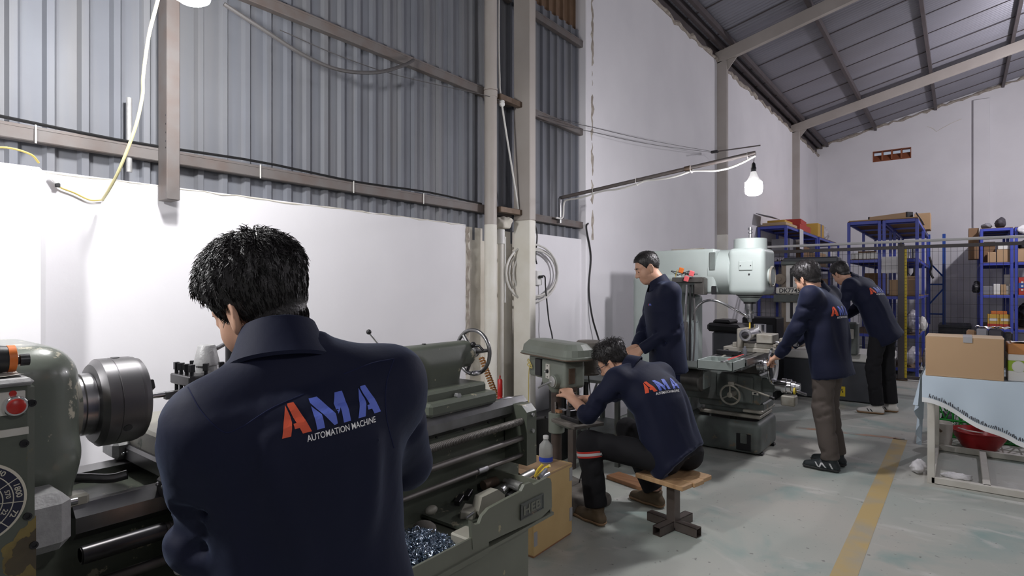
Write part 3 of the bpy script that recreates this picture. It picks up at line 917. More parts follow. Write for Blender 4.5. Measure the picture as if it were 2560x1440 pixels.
# ------------------------------------------------------------------ lathe
XA, ZA = -1.85, 1.108
def build_lathe():
    T = thing('lathe', 'long green engine lathe with chuck, tool post and tailstock along the white wall', 'lathe', (-1.75, 1.0, 0))
    # pedestals and chip tray
    MB().box((-1.72, .02, .30), (.56, .70, .60), .015).build('pedestal', 'lathe_green', T)
    MB().box((-1.69, 1.60, .245), (.54, .66, .49), .012).build('pedestal', 'tray_green', T)
    XF = -1.35
    tr = MB()
    tr.box((-1.74, 1.12, .475), (.80, 1.74, .012))                         # floor
    tr.box((-2.135, 1.12, .52), (.01, 1.74, .09))
    tray = tr.build('chip_tray', 'tray_green', T)
    # front lip of the tray
    e = at(1221, 1323, X=XF)
    y_l = .30
    MB().box((XF, (y_l + e.y) / 2, .500), (.008, e.y - y_l, .09), .002).build('front_lip', 'tray_green', tray)
    MB().box((XF - .03, e.y - .003, .520), (.06, .006, .05)).build('lip_corner', 'tray_green', tray)
    # raised right-hand section with the cast front
    poly_px = [(1178, 1303), (1187, 1312), (1199, 1309), (1206, 1290), (1222, 1272), (1262, 1250), (1304, 1228), (1312, 1212), (1328, 1206), (1334, 1213), (1368, 1194), (1376, 1196), (1379, 1206), (1380, 1268), (1352, 1296), (1262, 1336), (1182, 1374)]
    poly = []
    for u, v in poly_px:
        p = at(u, v, X=XF + .006); poly.append((p.y, p.z))
    MB().prism(poly, (XF - .008, 0, 0), (0, 1, 0), (0, 0, 1), .014).build('cast_front', 'tray_green', tray)
    yr = at(1379, 1230, X=XF).y
    MB().box((-1.62, yr - .006, .535), (.54, .012, .13)).build('end_wall', 'tray_green', tray)
    MB().box((-1.60, (1.58 + yr) / 2, .505), (.50, yr - 1.58, .012)).build('shelf_floor', 'lathe_green', tray)
    MB().box((-1.42, 1.545, .50), (.10, .085, .05), .006).build('chip_guard', 'cast_pale', tray)
    # badge
    bp = at(1329, 1266, X=XF + .007)
    b1 = at(1302, 1282, X=XF); b2 = at(1357, 1250, X=XF)
    wb, hb = b2.y - b1.y, .058
    pl = MB().box((XF + .0085, bp.y, bp.z), (.004, wb, hb)).build('badge', 'mill_dark', tray)
    fr = MB()
    for dz in (-1, 1): fr.box((XF + .011, bp.y, bp.z + dz * hb / 2), (.005, wb + .006, .004))
    for dy in (-1, 1): fr.box((XF + .011, bp.y + dy * wb / 2, bp.z), (.005, .004, hb))
    fr.build('badge_frame', 'mill_dark', tray)
    lettering('HEB', (XF + .0115, bp.y, bp.z), (0, 1, 0), (0, 0, 1), wb * .78, hb * .62, 'tray_green', tray, 'badge_letters', bold=.03)

    # bed
    bed = MB()
    bed.box((-1.87, 1.28, .68), (.32, 1.88, .36), .006)
    bed.box((-1.725, 1.28, .58), (.05, 1.88, .20), .004)
    bedo = bed.build('bed', 'lathe_green', T)
    for x0, sg in ((-1.65, 1), (-2.06, -1)):
        prof = [(0, .835), (0, .872), (-.028, .897), (-.075, .889), (-.075, .80), (-.02, .815)]
        pr = [(x0 + sg * a if sg > 0 else x0 - a, z) for a, z in prof]
        MB().prism(pr, (0, 2.225, 0), (1, 0, 0), (0, 0, 1), 1.80).build('guideway', 'way_steel', bedo)
    for i in range(4):
        y = 1.45 + i * .16
        MB().cyl((-1.652, y, .822), (-1.645, y, .822), .005, n=10).build('rack_screw', 'black_metal', bedo)
    # rods along the front
    th = []
    y, y1 = .42, 2.12
    while y < y1:
        th += [(y, .0165), (y + .004, .0165), (y + .005, .0140), (y + .008, .0140)]; y += .009
    MB().revolve((-1.60, 0, .802), (0, 1, 0), th, 14).build('lead_screw', 'rod_steel', T)
    MB().cyl((-1.60, .42, .724), (-1.60, 2.12, .724), .0135, n=14).build('feed_rod', 'rod_steel', T)
    MB().cyl((-1.60, .42, .646), (-1.60, 2.12, .646), .011, n=14).build('switch_rod', 'rod_steel', T)
    MB().cyl((-1.60, .42, .80), (-1.60, .60, .80), .021, n=16, bev=.003).build('rod_coupling', 'dark_steel', T)
    MB().cyl((-1.60, 1.80, .646), (-1.60, 1.86, .646), .015, n=14, bev=.002).build('rod_sleeve', 'steel', T)
    bk = MB().prism([(-1.57, .60), (-1.57, .845), (-1.60, .875), (-1.66, .875), (-1.70, .82), (-1.70, .60)], (0, 2.185, 0), (1, 0, 0), (0, 0, 1), .075).build('end_bracket', 'lathe_green', T)
    for z in (.83, .755):
        MB().cyl((-1.572, 2.15, z), (-1.560, 2.15, z), .010, n=6).build('bolt', 'steel', bk)

    # headstock: rounded casting
    s = SDF((-2.12, -.42, .86), (-1.60, .48, 1.32), .011)
    s.rbox((-1.86, -.02, 1.11), (.42, .94, .35), .085)
    s.rbox((-1.86, .00, .95), (.36, .86, .18), .02, k=.05)
    s.ell((XA, .40, ZA), (.14, .06, .14), k=.03)
    hs = s.build('headstock', 'headstock_paint', T, 1)
    MB().revolve((XA, .44, ZA), (0, 1, 0), [(0, .098), (.012, .098), (.014, .09), (.03, .09)], 36).build('bearing_cap', 'lathe_tan', hs)
    MB().box((-1.70, .41, .905), (.05, .10, .03), .006).build('foot_lug', 'lathe_tan', hs)
    # spindle nose and chuck
    MB().revolve((XA, .46, ZA), (0, 1, 0), [(0, .078), (.02, .078), (.022, .083), (.045, .083), (.046, .08), (.07, .08)], 40).build('spindle_nose', 'steel', T)
    ch = MB().revolve((XA, .508, ZA), (0, 1, 0), [(0, .085), (.001, .104), (.010, .113), (.014, .118), (.040, .1185), (.041, .1170), (.043, .1170), (.044, .1185), (.092, .1185), (.093, .1165), (.100, .1165), (.101, .113), (.112, .112), (.116, .106), (.117, .03)], 56).build('chuck', 'chuck_steel', T)
    for i in range(3):
        a = 2 * PI * i / 3 + .5
        d = Vector((math.cos(a), 0, math.sin(a)))
        R = frame((0, 1, 0), d)
        MB().box(Vector((XA, .629, ZA)) + d * .062, (.070, .028, .014), .003, rot=R).build('jaw', 'dark_steel', ch)
        a += PI / 3; d = Vector((math.cos(a), 0, math.sin(a)))
        MB().cyl(Vector((XA, .565, ZA)) + d * .112, Vector((XA, .565, ZA)) + d * .1195, .011, n=12).build('key_socket', 'black_metal', ch)
    # feed gearbox with the control panel
    XP = -1.42
    gb = MB().box((-1.57, -.06, .84), (.30, .726, .80), .014).build('gearbox', 'lathe_green_worn', T)
    MB().box((-1.565, -.06, 1.238), (.295, .720, .014), .006).build('gearbox_lid', 'castgrey', gb)
    a = at(0, 1040, X=XP); b = at(62, 975, X=XP)
    MB().box((XP + .002, b.y - .08, (a.z + b.z) / 2), (.006, .16, b.z - a.z), .001).build('switch_plate', 'panel_plate', gb)
    c = at(35, 1013, X=XP)
    MB().revolve(c + Vector((.004, 0, 0)), (1, 0, 0), [(0, .0195), (.010, .0195), (.014, .0175), (.014, .015)], 28).build('button_ring', 'chrome', gb)
    MB().revolve(c + Vector((.004, 0, 0)), (1, 0, 0), [(0, .0145), (.016, .0145), (.019, .011), (.0195, .001)], 24).build('stop_button', 'red_button', gb)
    c = at(32, 984, X=XP + .005)
    MB().cyl(c, c + Vector((.001, 0, 0)), .0058, n=20).build('red_dot', 'red_button', gb)
    a = at(0, 1098, X=XP); b = at(71, 1063, X=XP)
    MB().box((XP + .001, b.y - .08, (a.z + b.z) / 2), (.004, .16, b.z - a.z - .004), .0008).build('name_strip', 'panel_plate', gb)
    for u, v in ((79, 1007), (60, 1108), (68, 1290), (84, 1362)):
        c = at(u, v, X=XP)
        MB().revolve(c + Vector((.0015, 0, 0)), (1, 0, 0), [(0, .0075), (.003, .0072), (.003, .004), (.0005, .0038)], 14).build('cap_screw', 'black_metal', gb)
    for nm, m_, off, pp in (('worn_paint', 'wear_yellow', .0006, [(4, 1372), (30, 1352), (58, 1318), (84, 1296), (95, 1285), (99, 1440), (12, 1440), (8, 1404)]),
                        ('bare_metal', 'wear_brown', .0012, [(34, 1372), (50, 1346), (70, 1342), (84, 1326), (96, 1318), (98, 1430), (74, 1412), (50, 1440), (16, 1440), (12, 1410), (30, 1392)])):
        q = [at(u, v, X=XP + off) for u, v in pp]
        rr = random.Random(5); ring = []
        for i in range(len(q)):
            a, b = q[i], q[(i + 1) % len(q)]
            for k in range(5):
                p = a.lerp(b, k / 5); j = .0022 if 0 < p.y < .300 else 0
                ring.append(Vector((XP + off, min(p.y + rr.uniform(-j, j), .302), p.z + rr.uniform(-.0022, .0022))))
        MB().add(ring, [tuple(range(len(ring)))]).build(nm, m_, gb)
    # speed dial
    cy, cz = .2116, 1.021
    dl = MB().revolve((XP, cy, cz), (1, 0, 0), [(0, .0765), (.003, .0762), (.004, .0745)], 56).build('speed_dial', 'dial_cream', gb)
    MB().revolve((XP + .0035, cy, cz), (1, 0, 0), [(0, .0715), (.0012, .0715)], 56).build('dial_face', 'dial_blue', dl)
    g = MB()
    for R in (.0560, .0405):
        g.torus((XP + .0048, cy, cz), (1, 0, 0), R, .0009, 48, 4)
    for k in range(9):
        an = math.radians(30.5 - 39 * k)
        d = Vector((0, math.cos(an), math.sin(an)))
        w = Vector((0, -d.z, d.y)) * .0008
        p0 = Vector((XP + .0052, cy, cz)) + d * .030; p1 = Vector((XP + .0052, cy, cz)) + d * .0715
        g.add([p0 - w, p1 - w, p1 + w, p0 + w], [(0, 1, 2, 3)])
    g.build('dial_lines', 'dial_cream', dl)
    for k, (so, si) in enumerate((('1800', '570'), ('72', '22'), ('', ''), ('', ''), ('', ''), ('', ''), ('', ''), ('', ''), ('1140', '360'))):
        an = math.radians(11 - 39 * k)
        up = Vector((0, math.cos(an), math.sin(an))); ux = Vector((0, up.z, -up.y))
        for st, R, wd in ((so, .0637, .0075), (si, .0482, .0062)):
            if st:
                lettering(st, Vector((XP + .0052, cy, cz)) + up * R, ux, up, wd * len(st) * .86, wd * 1.25, 'dial_cream', dl, 'dial_number', bold=.02)
    MB().revolve((XP + .003, cy, cz), (1, 0, 0), [(0, .026), (.012, .025), (.014, .020), (.034, .018), (.036, .012)], 28).build('dial_knob', 'castgrey', dl)
    # grey cover between gearbox and bed
    c0 = at(98, 1373, X=-1.55); c1 = at(178, 1229, X=-1.55)
    MB().box((-1.61, (c0.y + c1.y) / 2 - .03, (c0.z + c1.z) / 2 - .01), (.12, c1.y - c0.y + .07, c1.z - c0.z + .02), .022).build('shaft_cover', 'castgrey', T)
    MB().cyl((-1.60, .40, .93), (-1.60, .415, .93), .008, n=10).build('cover_pin', 'steel', T)
    # coolant outlet pipe lying at the headstock foot
    q = [Vector((-1.86, .44, .925)), Vector((-1.83, .49, .915)), Vector((-1.80, .54, .907)), Vector((-1.785, .575, .912))]
    MB().tube(bez(q, 6), .0125, 14).build('coolant_pipe', 'way_steel', T)

    # saddle, cross slide, tool post
    sd = MB()
    sd.box((-1.86, .86, .915), (.46, .44, .05), .008)
    sd.box((-1.645, .70, .90), (.09, .16, .05), .01); sd.box((-1.645, 1.02, .90), (.09, .16, .05), .01)
    so = sd.build('saddle', 'dark_steel', T)
    MB().box((-2.06, .665, .925), (.11, .11, .06), .014).build('rear_wing', 'castgrey', so)
    MB().box((-1.640, .612, .895), (.07, .014, .052), .012).build('way_wiper', 'black_metal', so)
    for dx in (-.018, .018):
        MB().sphere((-1.640 + dx, .604, .905), .006, 10, 6).build('wiper_screw', 'steel', so)
    for dy in (-.02, .015):
        MB().sphere((-2.003, .655 + dy, .915), .006, 10, 6).build('wing_screw', 'steel', so)
    cs = MB().box((-1.93, .80, .965), (.46, .29, .07), .008).build('cross_slide', 'lathe_tan', T)
    MB().box((-1.80, .80, 1.015), (.20, .19, .035), .006).build('compound_slide', 'dark_steel', T)
    tp = MB()
    tp.box((-1.80, .78, 1.060), (.13, .135, .055), .003); tp.box((-1.80, .78, 1.11), (.075, .08, .06)); tp.box((-1.80, .78, 1.150), (.13, .135, .03), .003)
    tpo = tp.build('tool_post', 'dark_steel', T)
    k = 0
    for dx, dy in ((-.05, -.055), (-.018, -.055), (.02, -.055), (.052, -.055), (.052, -.015), (.052, .03), (-.05, .03), (-.05, -.01)):
        MB().cyl((-1.80 + dx, .78 + dy, 1.10), (-1.80 + dx, .78 + dy, 1.178), .0055, n=8).build('clamp_bolt', 'black_metal', tpo)
        MB().box((-1.80 + dx, .78 + dy, 1.187), (.014, .014, .022), .001, rot=(0, 0, k * .6)).build('bolt_head', 'black_metal', tpo); k += 1
    MB().revolve((-1.80, .79, 1.165), (0, 0, 1), [(0, .030), (.022, .030), (.022, .036), (.026, .036), (.078, .025), (.082, .022)], 24).build('lock_cone', 'castgrey', tpo)
    e = at(600, 846, t=1.78)
    MB().tube([Vector((-1.80, .80, 1.225)), Vector((-1.80, .80, 1.225)).lerp(e, .5) + Vector((0, 0, .004)), e], .0065, 10).build('lock_lever', 'steel', tpo)
    MB().box((-1.83, .745, 1.105), (.022, .12, .022), .001).build('tool_holder', 'castgrey', tpo)
    MB().cyl((-1.83, .625, 1.109), (-1.83, .70, 1.109), .0078, n=14).build('boring_bar', 'bright_steel', tpo)
    # apron with its handwheel
    ap = MB().box((-1.575, .84, .735), (.13, .42, .27), .02).build('apron', 'lathe_green', T)
    wc = at(572, 1412, X=-1.44)
    hw = MB().torus(wc, (1, 0, 0), .085, .010, 40, 10).build('apron_handwheel', 'dark_steel', T)
    MB().cyl(wc + Vector((-.07, 0, 0)), wc + Vector((.012, 0, 0)), .022, n=16, bev=.003).build('hub', 'dark_steel', hw)
    for i in range(3):
        an = .5 + i * 2 * PI / 3
        MB().tube([wc, wc + Vector((0, math.cos(an), math.sin(an))) * .085], .008, 8, flat=.6).build('spoke', 'bright_steel', hw)
    h0 = at(446, 1424, X=-1.47); h1 = at(500, 1400, X=-1.53)
    lv = MB().cyl(h0, h1, .0135, n=16, bev=.002).build('feed_knob', 'castgrey', T)
    MB().cyl(h1, h1 + (h1 - h0).normalized() * .012, .02, n=18, bev=.002).build('knob_collar', 'castgrey', lv)
    # tailstock
    ts = MB()
    ts.box((-1.86, 1.80, .925), (.40, .42, .055), .012)
    ts.box((-1.86, 1.80, .965), (.30, .38, .05), .010)
    tso = ts.build('tailstock', 'lathe_green', T)
    s = SDF((-2.0, 1.38, .95), (-1.70, 2.04, 1.2), .008)
    s.ccone((XA, 1.42, ZA), (XA, 2.01, ZA), .062, .062, .014)
    s.rbox((XA, 1.79, 1.02), (.13, .22, .14), .02, k=.06)
    s.rbox((XA, 1.74, 1.135), (.10, .50, .06), .014, k=.02)
    s.build('barrel', 'lathe_green', tso, 1)
    MB().cyl((XA, 1.30, ZA), (XA, 1.43, ZA), .032, n=20, bev=.003).build('quill', 'bright_steel', tso)
    MB().cyl((XA, 1.73, 1.162), (XA, 1.73, 1.176), .010, n=12, bev=.002).build('oil_cap', 'black_metal', tso)
    hx = at(1140, 989, X=-1.70)
    MB().cyl(hx, hx + Vector((.02, 0, 0)), .014, n=6).build('set_bolt', 'steel', tso)
    MB().revolve((XA, 2.0, ZA), (0, 1, 0), [(0, .048), (.012, .048), (.014, .040), (.03, .038), (.032, .028), (.055, .026)], 28).build('index_collar', 'castgrey', tso)
    wc = Vector((XA, 2.05, ZA + .003))
    hw = MB().torus(wc, (0, 1, 0), .106, .0095, 48, 10).build('tailstock_handwheel', 'way_steel', T)
    MB().cyl(wc - Vector((0, .015, 0)), wc + Vector((0, .02, 0)), .026, n=20, bev=.003).build('hub', 'way_steel', hw)
    for an in (.15, .15 + 2 * PI / 3, .15 + 4 * PI / 3):
        d = Vector((math.cos(an), 0, math.sin(an)))
        MB().tube([wc + d * .02, wc + d * .104], [.012, .008], 8).build('spoke', 'way_steel', hw)
    hp = wc + Vector((.05, 0, -.092))
    MB().revolve(hp, (0, -1, 0), [(0, .007), (.01, .011), (.06, .012), (.068, .006)], 14).build('crank_handle', 'bright_steel', hw)
    lk = Vector((XA + .055, 1.99, 1.15))
    MB().tube([lk, lk + Vector((.03, .01, .0)), lk + Vector((.05, .015, -.02))], .006, 8).build('clamp_lever', 'black_metal', tso)
    MB().sphere(lk + Vector((0.0, 0, .004)), .014, 14, 8).build('clamp_ball', 'black_metal', tso)
    MB().box((-1.80, 2.06, .90), (.06, .10, .03), .006).build('clamp_plate', 'dark_steel', tso)
    MB().tube([Vector((-1.72, 2.06, .885)), Vector((-1.70, 2.13, .895)), Vector((-1.69, 2.18, .885))], .008, 8).build('clamp_stud', 'steel', tso)
    # far lever knob peeking over the operator's shoulder
    kp = at(922, 830, X=-1.93)
    MB().sphere(kp, .011, 12, 8).build('lever_knob', 'black_rubber', tso)
    MB().tube([kp, Vector((-1.90, kp.y + .08, 1.13))], .005, 8).build('lever_arm', 'steel', tso)
    # machine lamp on the back of the saddle
    lp0 = at(578, 960, X=-2.12); top = at(578, 752, X=-2.12)
    wl = MB().tube([Vector((lp0.x, lp0.y, .93)), top], .020, 12).build('lamp_post', 'black_metal', T)
    hd = at(531, 756, X=-2.12)
    MB().box(hd, (.05, .026, .040), .002).build('lamp_head', 'castgrey', T)
    MB().tube([top, hd], .008, 8).build('lamp_arm', 'black_metal', T)
build_lathe()

def build_lathe_items():
    rnd = random.Random(8)
    # tool left on the gearbox
    T = thing('rotary_tool', 'black and orange power tool lying on the lathe gearbox lid', 'power tool', (-1.52, .10, 1.246))
    g = at(10, 930, X=-1.50)
    z = 1.246 + .032
    MB().revolve((-1.50, -.037, z), (0, 1, 0), [(0, .026), (.02, .032), (.27, .032), (.31, .026)], 20).build('body', 'black_rubber', T)
    MB().revolve((-1.50, .273, z), (0, 1, 0), [(0, .027), (.012, .027), (.014, .020)], 20).build('collar', 'orange', T)
    MB().revolve((-1.50, .286, z - .004), (0, 1, 0), [(0, .010), (.006, .009), (.007, .012), (.022, .012)], 14).build('nozzle', 'dark_steel', T)
    r = MB().grid(lambda a, b: Vector((-1.58 + .13 * b, .02 + .27 * a, 1.248 + .004 * math.sin(a * 9 + b * 5) ** 2)), 10, 6)
    solo(r, 'rag', 'table_white', 'crumpled pale rag under the power tool on the gearbox', 'rag')
    # turnings in the tray
    def curls(n, cx, cy, sx, sy, z0, hz, seed):
        r = np.random.RandomState(seed); mb = MB()
        for i in range(n):
            a = r.rand() * 6.28; q = math.sqrt(r.rand())
            x = cx + sx * q * math.cos(a); y = cy + sy * q * math.sin(a)
            z = z0 + hz * (1 - q * q) * r.rand()
            p = Vector((x, y, z)); ax = Vector(r.normal(size=3)).normalized(); F = frame(ax)
            R = .005 + .009 * r.rand(); turns = .7 + 1.6 * r.rand(); L = .012 * r.randn()
            m = int(7 * turns) + 3
            mb.tube([p + F @ Vector((R * math.cos(6.28 * turns * k / m), R * math.sin(6.28 * turns * k / m), L * k / m)) for k in range(m)], .0014 + .0009 * r.rand(), 3, flat=.45)
        return mb
    o = curls(1900, -1.50, 1.33, .125, .19, .487, .085, 1).build('steel_swarf', 'swarf', fixn=False)
    tag(stuff(o), 'heap of curly blue grey steel turnings in the lathe tray', 'swarf')
    o = curls(420, -1.60, 1.20, .07, .16, .487, .09, 2).build('brown_swarf', 'swarf_brown', fixn=False)
    tag(stuff(o), 'smaller patch of brownish turnings behind the blue heap', 'swarf')
    zf = .511
    def bar(u, v, u2, v2, r, m, name, label, cat, z=None, prof=None, mesh=None):
        """round piece lying between two pixels at height z"""
        z = zf + r if z is None else z
        a = at(u, v, Z=z); b = at(u2, v2, Z=z)
        L = (b - a).length
        mb = MB().revolve(a, b - a, prof(L) if prof else [(0, r - .001), (.001, r), (L - .001, r), (L, r - .001)], 22)
        return solo(mb, name, m, label, cat)
    step = lambda r, r2, f: (lambda L: [(0, r2), (L * f, r2), (L * f, r), (L - .001, r), (L, r - .001)])
    bar(1208, 1214, 1258, 1196, .021, 'rust_bar', 'round_bar', 'rusty brown round bar end in the tool tray', 'steel bar', z=.55)
    bar(1261, 1202, 1304, 1219, .021, 'alu_dull', 'stepped_pin', 'dull stepped metal pin lying across the tray pieces', 'turned part', z=.565, prof=step(.021, .011, .32))
    bar(1248, 1232, 1272, 1214, .026, 'alu', 'turned_bushing', 'shiny aluminium bushing with a small bore facing out of the tray', 'turned part', z=.543, prof=lambda L: [(0, .005), (.001, .025), (.004, .026), (L * .5, .026), (L * .5, .017), (L, .017)])
    bar(1268, 1194, 1296, 1201, .024, 'alu', 'alu_slug', 'rough shiny aluminium slug behind the stepped pin', 'turned part', z=.548)
    bar(1294, 1199, 1332, 1179, .015, 'alu_dull', 'grey_rod', 'smooth grey rod resting beside the yellow pliers', 'steel bar', z=.560)
    bar(1254, 1216, 1262, 1207, .013, 'steel', 'short_stub', 'short steel stub between bushing and stepped pin', 'turned part', z=.530)
    bar(1270, 1242, 1290, 1228, .013, 'steel', 'steel_bar', 'plain steel bar at the foot of the bushing', 'steel bar', z=.526)
    bar(1347, 1196, 1372, 1184, .010, 'steel', 'steel_bar', 'thin steel bar at the outer corner of the tool tray', 'steel bar', z=.545)
    bar(1290, 1225, 1318, 1210, .011, 'rust_bar', 'round_bar', 'thin dark round bar below the stepped pin', 'steel bar', z=.527)
    # block with angled faces, plus a smaller casting and a pin
    c = at(1206, 1248, Z=.545)
    mb = MB().prism([(-.062, -.04), (.052, -.04), (.068, .014), (.040, .046), (-.040, .046), (-.066, .0)], c + Vector((.03, -.02, 0)), Vector((.25, 1, .18)), Vector((-.15, -.1, 1)), .055)
    solo(mb, 'angled_block', 'cast_pale', 'pale grey angled casting block tilted in the tool tray', 'metal block')
    c = at(1172, 1284, Z=.520)
    solo(MB().box(c + Vector((0, 0, .0)), (.06, .07, .05), .006, rot=(.1, .1, .5)), 'small_casting', 'cast_pale', 'small pale casting below the angled block', 'metal block')
    a = at(1166, 1296, Z=.535); b = at(1184, 1282, Z=.545)
    solo(MB().cyl(a, b, .006, n=12), 'dowel_pin', 'steel', 'thin dowel pin lying at the curved tray edge', 'pin')
    for i, (u, v, lab) in enumerate(((1170, 1236, 'dark square tool bit at the back of the tool tray'), (1148, 1250, 'dark square tool bit leaning by the bed'))):
        c = at(u, v, Z=.535)
        solo(MB().box(c, (.024, .055, .024), .002, rot=(.2, .1, .4)), 'tool_bit', 'dark_steel', lab, 'tool bit')
    for i in range(22):
        u = 1215 + 110 * rnd.random(); v = 1262 - (u - 1215) * .50 - 8 * rnd.random() - 4
        c = at(u, v, Z=.520)
        mb = MB().box(c, (.022 + .02 * rnd.random(), .018, .016), .003, rot=(rnd.random(), rnd.random(), rnd.random() * 3))
        solo(mb, 'metal_offcut', rnd.choice(['dark_steel', 'mill_worn', 'steel']), 'small metal offcut among the pieces in the tool tray', 'offcut', 'offcuts in the tool tray')
    c = at(1062, 1322, Z=.525)
    solo(MB().sphere(c, (.05, .04, .028), 12, 8), 'round_stone', 'cast_dirty', 'dusty rounded lump beside the heap of turnings', 'lump')
    c = at(1078, 1275, Z=.54)
    solo(MB().sphere(c, (.02, .03, .018), 12, 8), 'round_stone', 'cast_pale', 'small pale lump in the dark under the lathe bed', 'lump')
    # pliers with yellow grips
    p0 = at(1326, 1205, Z=.545); piv = at(1337, 1193, Z=.565)
    T = thing('pliers', 'pliers with yellow and grey grips standing in the tool tray corner', 'pliers', p0)
    MB().tube([p0, p0.lerp(piv, .6), piv], [.008, .014, .013], 8, flat=.55).build('jaws', 'rust_bar', T)
    for (u, v) in ((1357, 1161), (1374, 1164)):
        e = at(u, v, Z=.625)
        mid = piv.lerp(e, .5) + Vector((0, .006 if u > 1360 else -.006, .006))
        MB().tube(bez([piv, mid, e], 6), [.0075] * 12 + [.0085], 10, flat=.8).build('handle', 'yellow_grip', T)
    b0 = at(1352, 1190, Z=.61); b1 = at(1365, 1174, Z=.618)
    MB().tube([b0, b1], .0088, 8).build('grip_inlay', 'case_grey', T)
build_lathe_items()
# ------------------------------------------------------------------ drill press, stool, crate
DX, DY = -2.20, 3.30
def build_drill():
    T = thing('drill_press', 'green pillar drill press with belt cover, vise and round depth dial', 'drill press', (DX, DY, 0))
    f = Vector((.93, -.37, 0)).normalized()           # column -> spindle
    s = Vector((-f.y, f.x, 0))                         # to the far side
    P = lambda a, b, z: Vector((DX, DY, 0)) + f * a + s * b + Vector((0, 0, z))
    Rz = Matrix((f, s, Vector((0, 0, 1)))).transposed()
    # base
    sd = SDF(P(0, 0, 0) - Vector((.5, .5, .02)), P(0, 0, 0) + Vector((.5, .5, .2)), .014)
    sd.rbox(P(.12, 0, .045), (.56, .36, .09), .04, np.array(Rz)); sd.cone(P(0, 0, .06), P(0, 0, .13), .10, .07, .04)
    sd.plane(nv(0, 0, 0.0), (0, 0, -1))
    sd.build('base', 'cast_dirty', T, 1)
    MB().cyl(P(0, 0, .10), P(0, 0, .86), .036, n=24).build('pillar', 'rust_column', T)
    # table arm, table and vise
    ar = MB().cyl(P(0, 0, .42), P(0, 0, .56), .056, n=24, bev=.006)
    ar.box(P(.11, 0, .51), (.20, .09, .05), .012, rot=Rz)
    aro = ar.build('table_arm', 'drill_green', T)
    MB().tube(bez([P(-.05, -.06, .52), P(-.12, -.09, .50), P(-.17, -.11, .46)], 6), [.010] * 12 + [.012], 10).build('clamp_lever', 'dark_steel', aro)
    MB().box(P(.24, 0, .540), (.26, .24, .022), .004, rot=Rz).build('work_table', 'cast_dirty', T)
    v = MB()
    v.box(P(.24, 0, .565), (.20, .13, .03), .004, rot=Rz); v.box(P(.33, 0, .60), (.03, .13, .05), .004, rot=Rz); v.box(P(.22, 0, .60), (.045, .12, .045), .004, rot=Rz); v.box(P(.15, 0, .588), (.025, .10, .03), .003, rot=Rz)
    vo = v.build('vise', 'dark_steel', T)
    MB().cyl(P(.03, -.0, .592), P(.20, 0, .592), .009, n=12).build('vise_screw', 'steel', vo)
    MB().tube([P(.035, -.03, .64), P(.035, -.03, .545)], .006, 8).build('vise_handle', 'bright_steel', vo)
    MB().box(P(.10, -.05, .59), (.05, .03, .02), .003, rot=Rz).build('wood_shim', 'wood_red', vo)
    # head casting
    h = SDF(P(.08, 0, .8) - Vector((.35, .35, .25)), P(.08, 0, .8) + Vector((.35, .35, .3)), .008)
    Rn = np.array(Rz)
    h.rbox(P(.075, 0, .845), (.285, .17, .185), .022, Rn)
    h.rbox(P(-.155, 0, .865), (.17, .15, .15), .012, Rn)
    h.cone(P(0, 0, .74), P(0, 0, .80), .055, .058, .02)
    ho = h.build('head_casting', 'drill_green', T, 1)
    MB().box(P(-.105, -.078, .865), (.075, .02, .12), .004, rot=Rz).build('motor_gap', 'black_metal', ho)
    # belt cover
    c = MB()
    def ring(z, g, tp=0):
        L, W = .315 + g, .125 + g
        pts = []
        for (cx, r) in ((L - W, W), (-(L - W), W)):
            for k in range(9):
                a = -PI / 2 + PI * k / 8 if cx > 0 else PI / 2 + PI * k / 8
                pts.append(P(.005 + cx + .55 * r * math.cos(a) + (.45 * r if cx > 0 else -.45 * r), r * math.sin(a), z))
        return pts
    rings = [ring(.945, .0), ring(.952, .008), ring(.966, .008), ring(.972, -.004), ring(1.015, -.010), ring(1.050, -.045), ring(1.056, -.07)]
    n = len(rings[0])
    vs = [p for r in rings for p in r]
    fs = [(j * n + i, j * n + (i + 1) % n, (j + 1) * n + (i + 1) % n, (j + 1) * n + i) for j in range(len(rings) - 1) for i in range(n)]
    fs += [tuple(range(n))[::-1], tuple(range((len(rings) - 1) * n, len(rings) * n))]
    co = MB().add(vs, fs).build('belt_cover', 'drill_green', T)
    MB().tube(ring(.953, .009), .004, 6, closed=True).build('cover_rim', 'rust_bar', co)
    # motor behind
    MB().cyl(P(.10, .20, .82), P(.10, .20, 1.055), .085, n=28, bev=.012).build('motor', 'cast_dirty', T)
    MB().box(P(.10, .12, .86), (.10, .08, .06), .004, rot=Rz).build('motor_bracket', 'drill_green', T)
    # switch plate, knob, depth dial
    n0 = -s
    sp = MB().box(P(.025, -.088, .853), (.048, .008, .10), .001, rot=Rz).build('switch_plate', 'panel_plate', T)
    MB().revolve(P(.025, -.092, .853), n0, [(0, .014), (.004, .014), (.005, .010), (.012, .010)], 18).build('switch_ring', 'black_metal', sp)
    MB().revolve(P(.025, -.10, .853), n0, [(0, .006), (.014, .005)], 12).build('toggle', 'chrome', sp)
    for z in (.89, .815): MB().cyl(P(.025, -.092, z), P(.025, -.095, z), .004, n=10).build('plate_screw', 'black_metal', sp)
    MB().revolve(P(.128, -.085, .800), n0, [(0, .045), (.03, .043), (.034, .036)], 28).build('dial_boss', 'drill_green', T)
    MB().revolve(P(.128, -.120, .800), n0, [(0, .036), (.006, .036), (.008, .033)], 28).build('depth_dial', 'alu_dull', T)
    MB().tube([P(.128, -.13, .80), P(.05, -.15, .765), P(.01, -.155, .745)], .007, 8).build('feed_lever', 'steel', T)
    MB().box(P(.221, -.03, .84), (.005, .05, .10), .001, rot=Rz).build('name_plate', 'rust_bar', T)
    # spindle and chuck
    MB().cyl(P(.175, 0, .735), P(.175, 0, .77), .042, n=20, bev=.004).build('quill_collar', 'rust_column', T)
